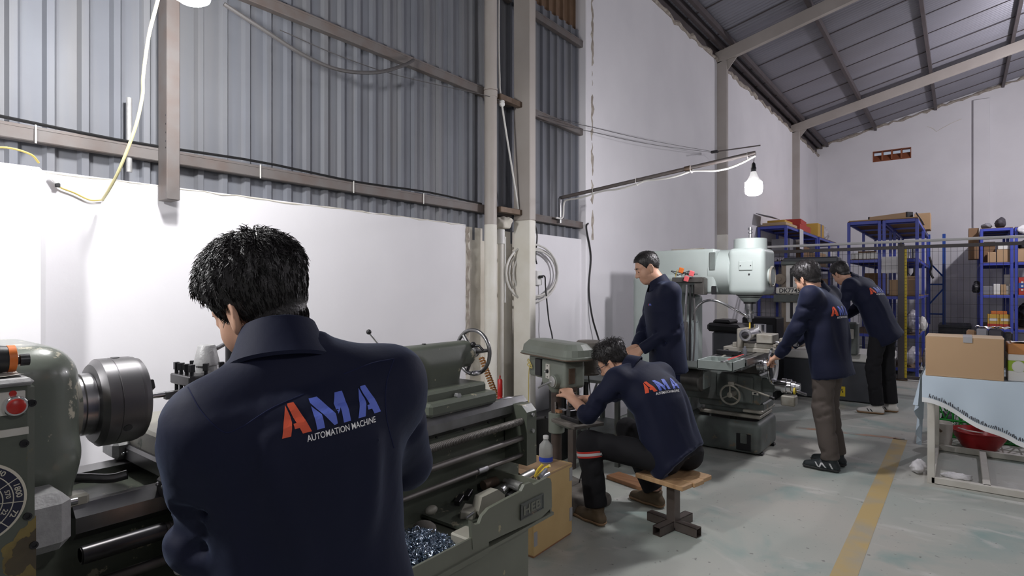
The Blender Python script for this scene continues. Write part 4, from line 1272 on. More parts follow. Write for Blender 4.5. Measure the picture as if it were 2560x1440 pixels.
    MB().cyl(P(.175, 0, .66), P(.175, 0, .74), .018, n=16).build('quill', 'dark_steel', T)
    MB().revolve(P(.175, 0, .67), (0, 0, -1), [(-.01, .022), (.0, .024), (.035, .024), (.045, .014)], 18).build('drill_chuck', 'dark_steel', T)
    # yellow cable at the back box
    r = random.Random(3)
    base = P(-.20, -.085, .86)
    pts = [base + f * r.uniform(-.03, .05) + Vector((0, 0, r.uniform(-.06, .05))) - s * r.uniform(0, .02) for _ in range(7)] + [P(-.235, -.08, .79), P(-.235, -.082, .5), P(-.22, -.09, .2), P(-.21, -.1, .02)]
    MB().tube(bez(pts, 6), .0035, 6).build('yellow_cable', 'yellow_wire', T)
    MB().tube(bez([P(.10, .2, .82), P(.20, .14, .62), P(.20, .10, .3), P(.1, .1, .02)], 6), .004, 6).build('power_cord', 'black_rubber', T)
build_drill()

def build_stool():
    c = Vector((-1.335, 3.245, 0))
    T = thing('stool', 'low stool with plank seat on a square steel post under the sitting man', 'stool', c)
    a0 = math.radians(-11)
    ux = Vector((math.cos(a0), math.sin(a0), 0)); uy = Vector((-math.sin(a0), math.cos(a0), 0))
    R = Matrix((ux, uy, Vector((0, 0, 1)))).transposed()
    for i, (w, off) in enumerate(((.102, -.104), (.102, 0), (.102, .104))):
        MB().box(c + uy * off + ux * (.0 if i != 1 else .012) + Vector((0, 0, .306)), (.32, w, .028), .004, rot=R).build('seat_plank', 'wood', T)
    MB().box(c + Vector((0, 0, .286)), (.14, .14, .012), .002, rot=R).build('mounting_plate', 'tube_steel', T)
    MB().box(c + Vector((0, 0, .15)), (.058, .058, .27), .003, rot=R).build('post', 'tube_steel', T)
    def hollow(p, d, L, w=.052, t=.004):
        q = Vector((-d.y, d.x, 0)); m = MB(); Rm = Matrix((d, q, Vector((0, 0, 1)))).transposed()
        ce = p + d * L / 2
        for o_, s_ in ((q * (w / 2 - t / 2), (L, t, w)), (-q * (w / 2 - t / 2), (L, t, w)), (Vector((0, 0, w / 2 - t / 2)), (L, w, t)), (Vector((0, 0, -w / 2 + t / 2)), (L, w, t))):
            m.box(ce + o_, s_, 0, rot=Rm)
        return m
    for d in (ux, -ux, uy, -uy):
        hollow(c + d * .028 + Vector((0, 0, .0265)), d, .140).build('foot', 'tube_steel', T)
    # loose board on the floor
    a = at(1540, 1196, Z=.03); b = at(1605, 1222, Z=.03)
    d = (at(1612, 1186, Z=.03) - a).normalized()
    solo(MB().box((-1.86, 3.79, .014), (.40, .14, .028), .003, rot=(0, 0, -.25)), 'wooden_board', 'wood_red', 'reddish wooden board lying on the floor behind the stool', 'board')

def build_crate():
    # plywood crate with the drill press in front of the lathe's end
    x0, x1 = -2.06, -1.55
    p = at(1335, 1398, Z=0); q = at(1430, 1335, Z=0)
    d = Vector((q.x - p.x, q.y - p.y, 0)); L = d.length; d.normalize(); n = Vector((-d.y, d.x, 0))
    T = thing('plywood_crate', 'open plywood crate with grey taped corners beside the lathe pedestal', 'crate', (p + q) / 2 + n * .15)
    R = Matrix((d, n, Vector((0, 0, 1)))).transposed()
    H = .40; W = .30; t = .012
    MB().box((p + q) / 2 + n * t / 2 + Vector((0, 0, H / 2 + .012)), (L, t, H), .002, rot=R).build('front_panel', 'plywood', T)
    MB().box((p + q) / 2 + n * (W - t / 2) + Vector((0, 0, H / 2 + .012)), (L, t, H), .002, rot=R).build('back_panel', 'plywood', T)
    MB().box(p + d * t / 2 + n * W / 2 + Vector((0, 0, H / 2 + .012)), (t, W - 2 * t, H), .002, rot=R).build('side_panel', 'plywood', T)
    MB().box(q - d * t / 2 + n * W / 2 + Vector((0, 0, H / 2 + .012)), (t, W - 2 * t, H), .002, rot=R).build('side_panel', 'plywood', T)
    MB().box((p + q) / 2 + n * W / 2 + Vector((0, 0, H + .006)), (L + .004, W + .004, .010), .002, rot=R).build('lid', 'cardboard', T)
    MB().box((p + q) / 2 + n * W / 2 + Vector((0, 0, .008)), (L - .01, W - .01, .016), .002, rot=R).build('bottom', 'wood_red', T)
    for (dd, z) in ((.014, .10), (L - .014, .12), (L - .014, H - .05)):
        MB().box(p + d * dd - n * .001 + Vector((0, 0, z)), (.03, .004, .075), .001, rot=R).build('corner_tape', 'tape_grey', T)
    zl = H + .011
    # bottle and scrap on the lid
    c = (p + q) / 2 + d * (L * .30) + n * .13 + Vector((0, 0, zl))
    B = thing('plastic_bottle', 'clear plastic bottle with blue label standing on the plywood crate', 'bottle', c)
    MB().revolve(c, (0, 0, 1), [(0, .036), (.004, .040), (.075, .040), (.10, .037), (.122, .018), (.128, .0145), (.136, .0145)], 24).build('body', 'bottle_frost', B)
    MB().revolve(c + Vector((0, 0, .136)), (0, 0, 1), [(0, .0165), (.016, .0165), (.018, .014)], 18).build('cap', 'white_plastic', B)
    MB().revolve(c + Vector((0, 0, .008)), (0, 0, 1), [(0, .0405), (.026, .0405)], 24, cap=False).build('label_band', 'bottle_label', B)
    c = p + d * .02 + n * .10 + Vector((0, 0, zl))
    o = MB().grid(lambda a, b: Vector(c) + d * (a * .16 - .06) + n * (b * .17) + Vector((0, 0, .004 + .05 * (1 - a) ** 2 * (0.6 + .4 * math.sin(b * 5)) + .008 * math.sin(a * 11))), 12, 10)
    solo(o, 'cardboard_flap', 'cardboard', 'torn curled piece of cardboard on top of the plywood crate', 'cardboard')
build_stool(); build_crate()
# ------------------------------------------------------------------ milling machine
def build_mill():
    T = thing('milling_machine', 'pale green vertical knee milling machine with swivel head and cross table', 'milling machine', (-1.9, 5.33, 0))
    Yc = 5.33
    # base pan
    s = SDF((-2.6, 5.0, -.02), (-1.28, 5.68, .32), .013)
    s.rbox((-1.94, Yc, .14), (1.24, .58, .28), .05)
    s.plane(nv(0, 0, .015), (0, 0, -1)); 
    s.rbox((-1.62, Yc, .27), (.50, .46, .16), .03, op='s')
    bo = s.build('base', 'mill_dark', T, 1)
    c = at(1858, 1106, Y=5.03)
    MB().box((c.x, 5.042, c.z), (.125, .012, .145), .01).build('lifting_recess', 'black_metal', bo)
    MB().box((c.x, 5.034, c.z + .03), (.055, .012, .085), .008).build('lifting_tongue', 'mill_dark', bo)
    MB().box((-1.62, Yc, .20), (.48, .44, .01)).build('sump_floor', 'mill_oily', bo)  # darker plate over the floor of the pan
    for y in (5.12, 5.5): MB().box((-1.34, y, .012), (.06, .06, .024), .004).build('levelling_foot', 'black_metal', bo)
    # column
    s = SDF((-2.6, 5.05, .2), (-1.85, 5.7, 1.6), .014)
    s.rbox((-2.27, Yc, .90), (.50, .46, 1.30), .05)
    s.rbox((-2.04, Yc, .80), (.16, .34, 1.10), .02, k=.02)
    s.build('column', 'mill_green', T, 1)
    # sight glass guard on the column
    MB().box((-2.02, 5.125, .90), (.10, .012, .42), .004).build('rusty_guard', 'rust_bar', T)
    MB().box((-1.98, 5.12, .90), (.22, .004, .44), .001).build('clear_guard', 'bottle_clear', T)
    # overarm, flange and head
    s = SDF((-2.5, 5.05, 1.3), (-1.2, 5.65, 1.95), .010)
    s.rbox((-2.06, Yc, 1.572), (.68, .40, .405), .02)
    ao = s.build('overarm', 'mill_green', T, 1)
    MB().box((-1.745, 5.128, 1.66), (.05, .02, .16), .003).build('clamp_recess', 'mill_dark', ao)
    MB().box((-1.73, 5.128, 1.40), (.04, .02, .075), .002).build('oil_window', 'black_metal', ao)
    MB().box((-2.02, 5.33, 1.782), (.30, .20, .014), .003).build('top_plate', 'mill_worn', ao)
    MB().cyl((-1.80, Yc, 1.565), (-1.60, Yc, 1.565), .205, n=44, bev=.012).build('swivel_flange', 'mill_green', T)
    s = SDF((-1.75, 5.05, 1.3), (-1.2, 5.6, 1.95), .009)
    s.rbox((-1.465, Yc, 1.565), (.31, .37, .41), .045)
    s.cone((-1.48, Yc, 1.40), (-1.48, Yc, 1.38), .12, .10, .03)
    ho = s.build('milling_head', 'mill_green', T, 1)
    MB().revolve((-1.475, Yc, 1.765), (0, 0, 1), [(0, .140), (.09, .138), (.095, .130)], 40).build('motor_cap', 'mill_green', ho)
    c = at(1864, 664, Y=5.14)
    MB().box((c.x, 5.141, c.z), (.115, .012, .085), .010).build('cover_plate', 'mill_green', ho)
    for dx in (-.043, .043): MB().cyl((c.x + dx, 5.136, c.z), (c.x + dx, 5.132, c.z), .005, n=8).build('cover_screw', 'black_metal', ho)
    MB().cyl((c.x + .028, 5.146, c.z - .075), (c.x + .028, 5.140, c.z - .075), .008, n=10).build('oil_hole', 'black_metal', ho)
    MB().torus((-1.285, Yc - .02, 1.52), (1, 0, 0), .085, .009, 32, 8).build('quill_handwheel', 'mill_worn', ho)
    MB().cyl((-1.315, Yc - .02, 1.52), (-1.28, Yc - .02, 1.52), .07, n=24).build('handwheel_hub', 'mill_green', ho)
    MB().revolve((-1.475, Yc, 1.86), (0, 0, 1), [(0, .016), (.035, .016), (.036, .012), (.045, .012), (.050, .020), (.062, .020), (.064, .012), (.075, .012), (.080, .022), (.100, .020)], 18).build('drawbar', 'bright_steel', ho)
    q = MB().revolve((-1.48, Yc, 1.365), (0, 0, -1), [(0, .115), (.014, .112), (.016, .095), (.030, .093), (.032, .074), (.052, .070), (.055, .055), (.085, .052)], 32).build('quill_nose', 'dark_steel', ho)
    MB().revolve((-1.48, Yc, 1.285), (0, 0, -1), [(0, .040), (.05, .042), (.09, .030), (.095, .026), (.10, .036), (.135, .036), (.14, .020), (.17, .014)], 24).build('collet_chuck', 'steel', ho)
    MB().cyl((-1.48, Yc, 1.125), (-1.48, Yc, 1.06), .007, n=12).build('end_mill', 'yellow_grip', ho)
    # knee, saddle, table
    kn = MB()
    kn.box((-1.665, Yc, .55), (.66, .42, .26), .012); kn.box((-1.60, Yc, .395), (.56, .34, .07), .010); kn.box((-1.60, Yc, .345), (.46, .30, .05), .008)
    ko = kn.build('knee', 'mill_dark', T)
    MB().cyl((-1.62, Yc, .20), (-1.62, Yc, .36), .035, n=18).build('knee_screw', 'mill_worn', T)
    MB().box((-1.60, Yc, .31), (.52, .40, .03), .006).build('way_cover', 'mill_worn', ko)
    MB().box((-1.40, Yc, .36), (.16, .44, .025), .006).build('drip_edge', 'mill_worn', ko)
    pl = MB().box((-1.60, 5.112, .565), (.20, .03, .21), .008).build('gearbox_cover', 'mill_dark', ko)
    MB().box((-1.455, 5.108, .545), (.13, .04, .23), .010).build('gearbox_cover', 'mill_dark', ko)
    c = at(1888, 984, Y=5.085)
    MB().box((c.x, 5.086, c.z), (.05, .004, .026)).build('data_label', 'panel_plate', ko)
    MB().box((c.x, 5.083, c.z), (.022, .004, .012)).build('label_print', 'print_black', ko)
    l0 = at(1838, 960, Y=5.05); l1 = at(1925, 992, Y=4.99); l2 = at(1936, 997, Y=4.985)
    MB().tube([l0, l0.lerp(l1, .6), l1], .0085, 10).build('feed_lever', 'mill_worn', ko); MB().tube([l1, l2], .014, 10).build('lever_grip', 'black_rubber', ko)
    MB().box(l0 + Vector((-.03, 0, 0)), (.05, .05, .035), .005).build('lever_boss', 'mill_worn', ko)
    MB().box((-1.57, Yc, .74), (.44, .40, .12), .010).build('saddle', 'mill_oily', T)
    tb = MB()
    tb.box((-1.455, 5.36, .79), (.22, 1.46, .04), .004)
    for i, x in enumerate((-1.575, -1.495, -1.415, -1.335)): tb.box((x, 5.36, .838), (.066, 1.50, .058), .003)
    tb.box((-1.455, 5.36, .825), (.30, 1.50, .03), .003)
    MB_t = tb.build('work_table', 'way_steel', T)
    # table end tray
    A = at(1743, 905, Y=4.31); 
    x0, x1, y0, y1, z0, z1 = -1.585, -1.315, 4.31, 4.62, .800, .872
    tr = MB()
    t_ = .010
    tr.box(((x0 + x1) / 2, (y0 + y1) / 2, z0 + .004), (x1 - x0, y1 - y0, .008))
    tr.box((x0 + t_ / 2, (y0 + y1) / 2, (z0 + z1) / 2), (t_, y1 - y0, z1 - z0), .002); tr.box((x1 - t_ / 2, (y0 + y1) / 2, (z0 + z1) / 2), (t_, y1 - y0, z1 - z0), .002)
    tr.box(((x0 + x1) / 2, y0 + t_ / 2, (z0 + z1) / 2), (x1 - x0, t_, z1 - z0), .002); tr.box(((x0 + x1) / 2, y1 - t_ / 2, (z0 + z1) / 2), (x1 - x0, t_, z1 - z0), .002)
    tr.build('end_tray', 'mill_green', T)
    # table feed motor
    MB().cyl((-2.06, 4.92, .62), (-1.76, 4.92, .62), .105, n=28, bev=.012).build('feed_motor', 'mill_oily', T)
    MB().box((-1.80, 5.02, .62), (.10, .18, .18), .01).build('motor_mount', 'mill_dark', T)
    MB().box((-1.90, 4.93, .745), (.34, .26, .025), .008, rot=(.05, 0, 0)).build('motor_cover', 'mill_dark', T)
    # three-spoke handwheel facing the aisle
    c = at(1825, 987, Y=4.985)
    hw = MB().torus(c, (0, 1, 0), .080, .0085, 40, 10).build('table_handwheel', 'mill_worn', T)
    MB().cyl(c - Vector((0, .014, 0)), c + Vector((0, .14, 0)), .024, n=18, bev=.003).build('hub', 'mill_worn', hw)
    for k in range(3):
        an = PI / 2 + k * 2 * PI / 3; d = Vector((math.cos(an), 0, math.sin(an)))
        MB().tube([c + d * .02, c + d * .078], [.013, .009], 8, flat=.6).build('spoke', 'mill_worn', hw)
    # cross feed wheel the operator holds
    c = Vector((-1.225, 5.075, .775))
    hw = MB().revolve(c - Vector((.010, 0, 0)), (1, 0, 0), [(0, .05), (.004, .13), (.002, .15), (.008, .157), (.018, .157), (.022, .148), (.016, .13), (.020, .04)], 44).build('cross_handwheel', 'chrome', T)
    MB().revolve((-1.34, 5.075, .775), (1, 0, 0), [(0, .062), (.022, .062), (.024, .054), (.028, .060), (.05, .060), (.053, .045), (.09, .040), (.115, .030)], 30).build('graduated_collar', 'bright_steel', hw)
    MB().revolve(c + Vector((.012, -.02, -.14)), (1, -.1, 0), [(0, .009), (.02, .013), (.09, .014), (.10, .008)], 14).build('crank_handle', 'black_rubber', hw)
    # knee crank
    c = at(1968, 965, Y=5.24)
    kc = MB().revolve((c.x - .10, 5.24, c.z), (1, 0, 0), [(0, .045), (.06, .045), (.062, .062), (.095, .062), (.098, .052), (.105, .060), (.135, .060), (.138, .046), (.165, .044), (.17, .035), (.20, .032)], 28).build('knee_crank', 'bright_steel', T)
    MB().box((c.x - .24, 5.24, c.z), (.30, .12, .12), .01).build('crank_bearing', 'mill_dark', kc)
    MB().box((c.x + .02, 5.22, c.z - .115), (.11, .11, .085), .008).build('counter_box', 'mill_worn', kc)
    MB().tube([(c.x + .08, 5.2, c.z - .03), (c.x + .16, 5.17, c.z - .045)], .012, 10).build('knob_shaft', 'bright_steel', kc)
    MB().revolve((c.x + .06, 5.2, c.z - .03), (1, 0, 0), [(0, .028), (.012, .028)], 16).build('yellow_ring', 'yellow_sign', kc)
    # coolant gooseneck
    pts = [at(1733, 800, Y=5.08), at(1738, 775, Y=5.06), at(1760, 754, Y=5.05), at(1790, 752, Y=5.06), at(1830, 770, Y=5.12), at(1858, 786, Y=5.2), at(1866, 792, Y=5.24)]
    MB().tube(bez(pts, 8), .011, 10).build('coolant_hose', 'bright_steel', T)
    # cable box and wiring on the column side
    eb = MB().box(at(1722, 700, Y=5.06), (.28, .10, .05), .006)
    eb.box(at(1752, 716, Y=5.07), (.09, .10, .15), .006)
    e = eb.build('cable_tray', 'mill_oily', T)
    for (u, v, m_) in ((1716, 697, 'pink_plastic'), (1729, 684, 'pink_plastic'), (1703, 676, 'orange')):
        MB().box(at(u, v, Y=5.0), (.042, .02, .048), .004, rot=(0, .3, 0)).build('wire_joint', m_, e)
    rr = random.Random(6)
    for k in range(6):
        a = at(1688 + 8 * k, 688, Y=5.02)
        p = [a, a + Vector((rr.uniform(-.08, .06), -.02, rr.uniform(.01, .06))), a + Vector((rr.uniform(-.1, .1), 0, rr.uniform(-.04, .02)))]
        MB().tube(bez(p, 6), .0035, 6).build('loose_wire', rr.choice(['yellow_wire', 'black_rubber', 'grey_cable']), e)
    for u, m_, r_ in ((1718, 'steel', .011), (1726, 'black_rubber', .010), (1734, 'grey_cable', .008)):
        a = at(u, 712, Y=5.05); b = at(u - 2, 925, Y=5.05)
        MB().tube(bez([a, a.lerp(b, .5) + Vector((.015 * (u - 1726) / 8, 0, 0)), b], 6), r_, 8).build('conduit', m_, T)
    p = [at(1716, 760, Y=5.04), at(1712, 830, Y=5.02), at(1706, 900, Y=5.03), at(1690, 950, Y=5.02)]
    MB().tube(bez(p, 6), .009, 8).build('conduit', 'grey_cable', T)
    lettering('M24', at(1739, 805, Y=5.09), (1, 0, 0), (0, 0, 1), .04, .018, 'print_black', T, 'column_mark')
build_mill()

def mill_items():
    # vise with the work pieces
    zt = .867
    T = thing('machine_vise', 'worn steel machine vise clamped on the milling table', 'vise', (-1.40, 5.25, zt))
    v = MB()
    v.box((-1.40, 5.26, zt + .018), (.50, .26, .036), .004); v.box((-1.40, 5.26, zt + .055), (.36, .20, .04), .004)
    v.build('bed', 'mill_worn', T)
    MB().box((-1.510, 5.25, zt + .115), (.05, .24, .17), .008).build('fixed_jaw', 'mill_worn', T)
    MB().box((-1.308, 5.24, zt + .120), (.13, .22, .075), .006).build('moving_jaw', 'mill_worn', T)
    MB().box((-1.17, 5.25, zt + .085), (.06, .16, .09), .008).build('screw_bearing', 'mill_worn', T)
    MB().cyl((-1.33, 5.25, zt + .085), (-1.09, 5.25, zt + .085), .016, n=14).build('lead_screw', 'steel', T)
    MB().box((-1.085, 5.25, zt + .085), (.04, .045, .045), .004).build('screw_square', 'bright_steel', T)
    c = at(1863, 838, Y=5.02)
    # tube blank: thick ring, axis along the table
    R = .0505; r = .032
    mb = MB().revolve((c.x, 5.02, c.z), (0, 1, 0), [(0, r), (.0, R - .002), (.002, R), (.30, R), (.302, R - .002), (.302, r), (.0, r)], 40, cap=False)
    solo(mb, 'aluminium_tube', 'alu', 'shiny aluminium tube blank lying in the milling vise', 'workpiece')
    p = at(1900, 838, Y=5.36)
    mb = MB().revolve((p.x, 5.36, zt + .157), (0, 0, 1), [(0, .052), (.072, .052), (.074, .050)], 32)
    solo(mb, 'aluminium_disc', 'alu', 'upright aluminium cylinder standing on the vise jaw', 'workpiece')
    # contents of the tray at the table end
    z = .8085
    def pc(u, v, dz=0): p = at(u, v, Z=z + dz); return p
    W = thing('spanner', 'spanner with red dipped handle lying across the table tray', 'spanner', pc(1830, 897))
    a = at(1818, 900, Z=.885); b = at(1858, 886, Z=.892)
    MB().tube([a, a.lerp(b, .5), b], [.011, .009, .007], 8, flat=.5).build('handle', 'red_plastic', W)
    MB().tube([a - (b - a) * .3, a], [.012, .010], 8, flat=.5).build('shank', 'steel', W)
    solo(MB().cyl(at(1769, 902, Z=.83), at(1780, 897, Z=.835), .016, n=14, bev=.003), 'ivory_bush', 'bucket_white', 'ivory coloured bush in the table tray', 'bushing')
    solo(MB().box(at(1790, 899, Z=.825), (.05, .04, .03), .005, rot=(0, .1, .5)), 'small_carton', 'panel_plate', 'small pale carton in the table tray', 'carton')
    solo(MB().cyl(at(1802, 900, Z=.845), at(1812, 893, Z=.85), .022, n=16, bev=.004), 'rag_roll', 'cast_pale', 'rolled rag next to the red spanner handle', 'rag')
    solo(MB().box(at(1838, 902, Z=.835), (.09, .05, .03), .004, rot=(0, 0, .6)), 'dark_block', 'dark_steel', 'dark steel block in the table tray corner', 'metal block')
    solo(MB().box(at(1757, 905, Z=.815), (.07, .10, .012), .002, rot=(0, 0, .2)), 'brass_plate', 'mill_worn', 'flat worn plate on the floor of the table tray', 'plate')
    solo(MB().cyl(at(1828, 905, Z=.82), at(1832, 899, Z=.82), .009, n=12), 'brass_nut', 'yellow_sign', 'small brass nut near the front of the table tray', 'nut')
    solo(MB().box((-1.50, 4.80, zt + .02), (.20, .05, .035), .004, rot=(0, 0, -.2)), 'clamp_bar', 'dark_steel', 'dark clamp bar lying on the milling table', 'clamp')
    solo(MB().revolve((-1.40, 4.90, zt), (0, 0, 1), [(0, .018), (.05, .018), (.052, .010), (.07, .010)], 16), 'oil_bottle', 'case_grey', 'small grey oil bottle on the milling table before the vise', 'bottle')
    solo(MB().revolve((-1.55, 4.92, zt), (0, 0, 1), [(0, .015), (.02, .018), (.035, .010)], 6), 'clamp_nut', 'dark_steel', 'hexagon clamp nut on the milling table', 'nut')
    # grey cabinet with black lid behind the machine
    p = at(1828, 870, Y=6.25)
    T = thing('waste_bin', 'grey cabinet bin with a black sloping lid behind the milling machine', 'bin', (p.x, 6.25, 0))
    MB().box((p.x, 6.25, .48), (.28, .40, .96), .02).build('body', 'case_grey', T)
    MB().box((p.x - .02, 6.25, 1.0), (.34, .44, .09), .025, rot=(0, .05, 0)).build('lid', 'black_rubber', T)
    MB().box((p.x - .06, 6.25, 1.06), (.18, .30, .05), .02).build('lid_flap', 'black_rubber', T)
mill_items()

def build_edm():
    T = thing('wire_cutting_machine', 'dark grey wire cutting machine with tan column and white name bar', 'machine tool', (-1.3, 8.55, 0))
    x0, x1, y0, y1 = -1.95, -.66, 8.18, 8.95
    MB().box(((x0 + x1) / 2, (y0 + y1) / 2, .255), (x1 - x0, y1 - y0, .49), .012).build('base_cabinet', 'edm_dark', T)
    MB().box(((x0 + x1) / 2, (y0 + y1) / 2, .555), (x1 - x0 + .02, y1 - y0 + .02, .10), .012).build('work_tank', 'edm_white', T)
    for x in (x0 + .1, x1 - .1): MB().box((x, y0 + .1, .012), (.1, .1, .024), .004).build('foot', 'black_metal', T)
    c = at(2100, 978, Y=y0)
    st = MB().box((c.x, y0 - .002, c.z), (.115, .004, .125), .002).build('warning_sticker', 'yellow_sign', T)
    for dx, dz, w, h in ((-.025, .02, .014, .024), (.022, .02, .012, .026), (.03, -.005, .012, .018), (-.02, -.006, .010, .012)):
        MB().box((c.x + dx, y0 - .0045, c.z + dz), (w, .002, h)).build('sticker_mark', 'print_black', st)
    # column with the wire slot
    cx = at(1978, 730, Y=8.62).x
    MB().box((cx, 8.80, 1.20), (.27, .34, 1.22), .03).build('column', 'edm_tan', T)
    MB().box((cx + .005, 8.622, 1.345), (.145, .016, .80), .02).build('slot_plate', 'edm_white', T)
    MB().box((cx + .005, 8.612, 1.345), (.036, .01, .70), .012).build('wire_slot', 'print_black', T)
    MB().box((cx + .23, 8.78, 1.80), (.68, .30, .085), .02).build('upper_arm', 'edm_dark', T)
    MB().box((cx + .04, 8.66, 1.765), (.34, .16, .06), .015).build('arm_cap', 'mill_dark', T)
    nb = MB().box((cx + .02, 8.590, 1.385), (.42, .03, .095), .012).build('name_bar', 'panel_plate', T)
    lettering('DK7745', (cx - .01, 8.574, 1.385), (1, 0, 0), (0, 0, 1), .265, .062, 'print_black', nb, 'name_lettering', bold=.02)
    MB().box((cx + .04, 8.60, 1.275), (.52, .06, .11), .012).build('lower_bar', 'mill_dark', T)
    p = at(1950, 698, Y=8.57)
    sp = MB().revolve(p, (0, -1, 0), [(0, .072), (.012, .074), (.016, .060), (.020, .060), (.024, .030), (.04, .024)], 32).build('wire_spool', 'brass' if 'brass' in MATS else 'edm_tan', T)
    MB().cyl(p + Vector((0, -.03, 0)), p + Vector((0, .2, 0)), .016, n=14).build('spool_axle', 'dark_steel', sp)
    MB().box((cx + .42, 8.6, .85), (.20, .14, .50), .02).build('lower_arm', 'mill_dark', T)
    # clamp head under the bending man's hand
    q = at(2124, 905, Y=7.98)
    hb = MB().box((q.x, 8.10, .80), (.16, .18, .40), .02).build('wire_guide', 'mill_dark', T)
    MB().box((q.x + .01, 8.0, .86), (.06, .02, .12), .006).build('guide_cover', 'panel_plate', hb)
    # control monitor in the dark corner behind the mill
    p = at(1905, 815, Y=7.9)
    M_ = thing('control_cabinet', 'black control cabinet standing between milling machine and wire cutter', 'cabinet', (p.x, 7.95, 0))
    MB().box((p.x, 7.95, .52), (.42, .40, 1.04), .015).build('body', 'black_metal', M_)
    MB().box((p.x, 7.745, .80), (.34, .012, .30), .004).build('door', 'edm_dark', M_)
    MB().box((p.x + .12, 7.735, .80), (.02, .012, .06), .003).build('handle', 'steel', M_)
build_edm()
# ------------------------------------------------------------------ racks, fence, store room goods
LEV = (2.545, 1.90, 1.29, .66, .13)
def rack(x0, x1, ys, label, levels=LEV, m='rack_blue', top_deck='rack_deck'):
    T = thing('storage_rack', label, 'shelf', ((x0 + x1) / 2, (ys[0] + ys[-1]) / 2, 0))
    w = .045
    pm = MB().box((0, 0, levels[0] / 2 - .006), (w, w, levels[0] - .012), .003).mesh('post'); pm.materials.append(MATS[m])
    for y in ys:
        for x in (x0 + w / 2, x1 - w / 2):
            o = bpy.data.objects.new('post', pm); COL.objects.link(o); o.location = (x, y + (w / 2 if y == ys[0] else 0), 0); put_under(o, T)
    for z in levels:
        for y in (ys[0] + .02, ys[-1]):
            MB().box(((x0 + x1) / 2, y, z - .03), (x1 - x0 - 2 * w, .03, .05), .003).build('end_beam', m, T)
        for x in (x0 + .02, x1 - .02):
            MB().box((x, (ys[0] + ys[-1]) / 2 + .02, z - .03), (.025, ys[-1] - ys[0], .05), .003).build('side_beam', m, T)
        for a, b in zip(ys[:-1], ys[1:]):
            MB().box(((x0 + x1) / 2, (a + b) / 2 + .01, z - .003), (x1 - x0 - .01, b - a - .01, .014), .002).build('deck_board', top_deck, T)
        for y in np.linspace(ys[0] + .35, ys[-1] - .2, 2 * (len(ys) - 1)):
            MB().box(((x0 + x1) / 2, y, z - .035), (x1 - x0 - .05, .03, .03)).build('cross_bar', m, T)
    return T
rack(-2.92, -2.42, (11.0, 12.35, 13.76), 'blue storage rack against the left wall holding the red cartons')
rack(-2.92, -2.42, (14.0, 15.3, 16.6), 'blue storage rack against the left wall, the one in the far corner')
rack(-1.515, -1.028, (11.19, 13.1, 15.1), 'blue storage rack in the middle, row towards the left wall')
rack(-1.008, -.520, (11.19, 13.1, 15.1), 'blue storage rack in the middle, row with white sheet hung at its corner')
rack(.30, .775, (14.0, 15.2, 16.4), 'blue storage rack by the pilaster holding orange cartons')
rack(.795, 1.30, (14.0, 15.2, 16.4), 'blue storage rack by the pilaster holding the red blue carton')

def carton(name, m, label, cat, x0, x1, y0, d, z, h, rz=0.0, tape=None, group=None, bev=.004, lid=True):
    c = Vector(((x0 + x1) / 2, y0 + d / 2, z + h / 2))
    T = thing(name, label, cat, (c.x, c.y, z), group)
    MB().box(c, (x1 - x0, d, h), bev, rot=(0, 0, rz)).build('body', m, T)
    if tape: MB().box(c, (x1 - x0 + .003, d * .14, h + .003), 0, rot=(0, 0, rz)).build('tape', tape, T)
    elif lid: MB().box(c + Vector((0, 0, h / 2)), (x1 - x0 - .004, .004, .0025), 0, rot=(0, 0, rz)).build('lid_seam', 'cardboard_dark', T)
    return T
def ux(u, Y): return at(u, 700, Y=Y).x
def blob(name, m, label, cat, c, r, seed, h=.018, squash=True, group=None):
    """soft lumpy bag"""
    c = nv(*c); r = nv(*r)
    s = SDF(c - r * 1.3, c + r * 1.3, max(h, r.min() / 7))
    rr = np.random.RandomState(seed)
    s.ell(c, r, k=.02)
    for _ in range(5):
        o = rr.normal(size=3); o = o / np.linalg.norm(o) * r * .55
        s.ell(c + o, r * rr.uniform(.4, .62), k=.03)
    s.wobble(r.min() * .13, 4.0 / r.min(), seed); s.wobble(r.min() * .07, 9.0 / r.min(), seed + 1)
    s.plane(c - nv(0, 0, r[2] * .85), (0, 0, -1))
    return tag(s.build(name, m), label, cat, group)

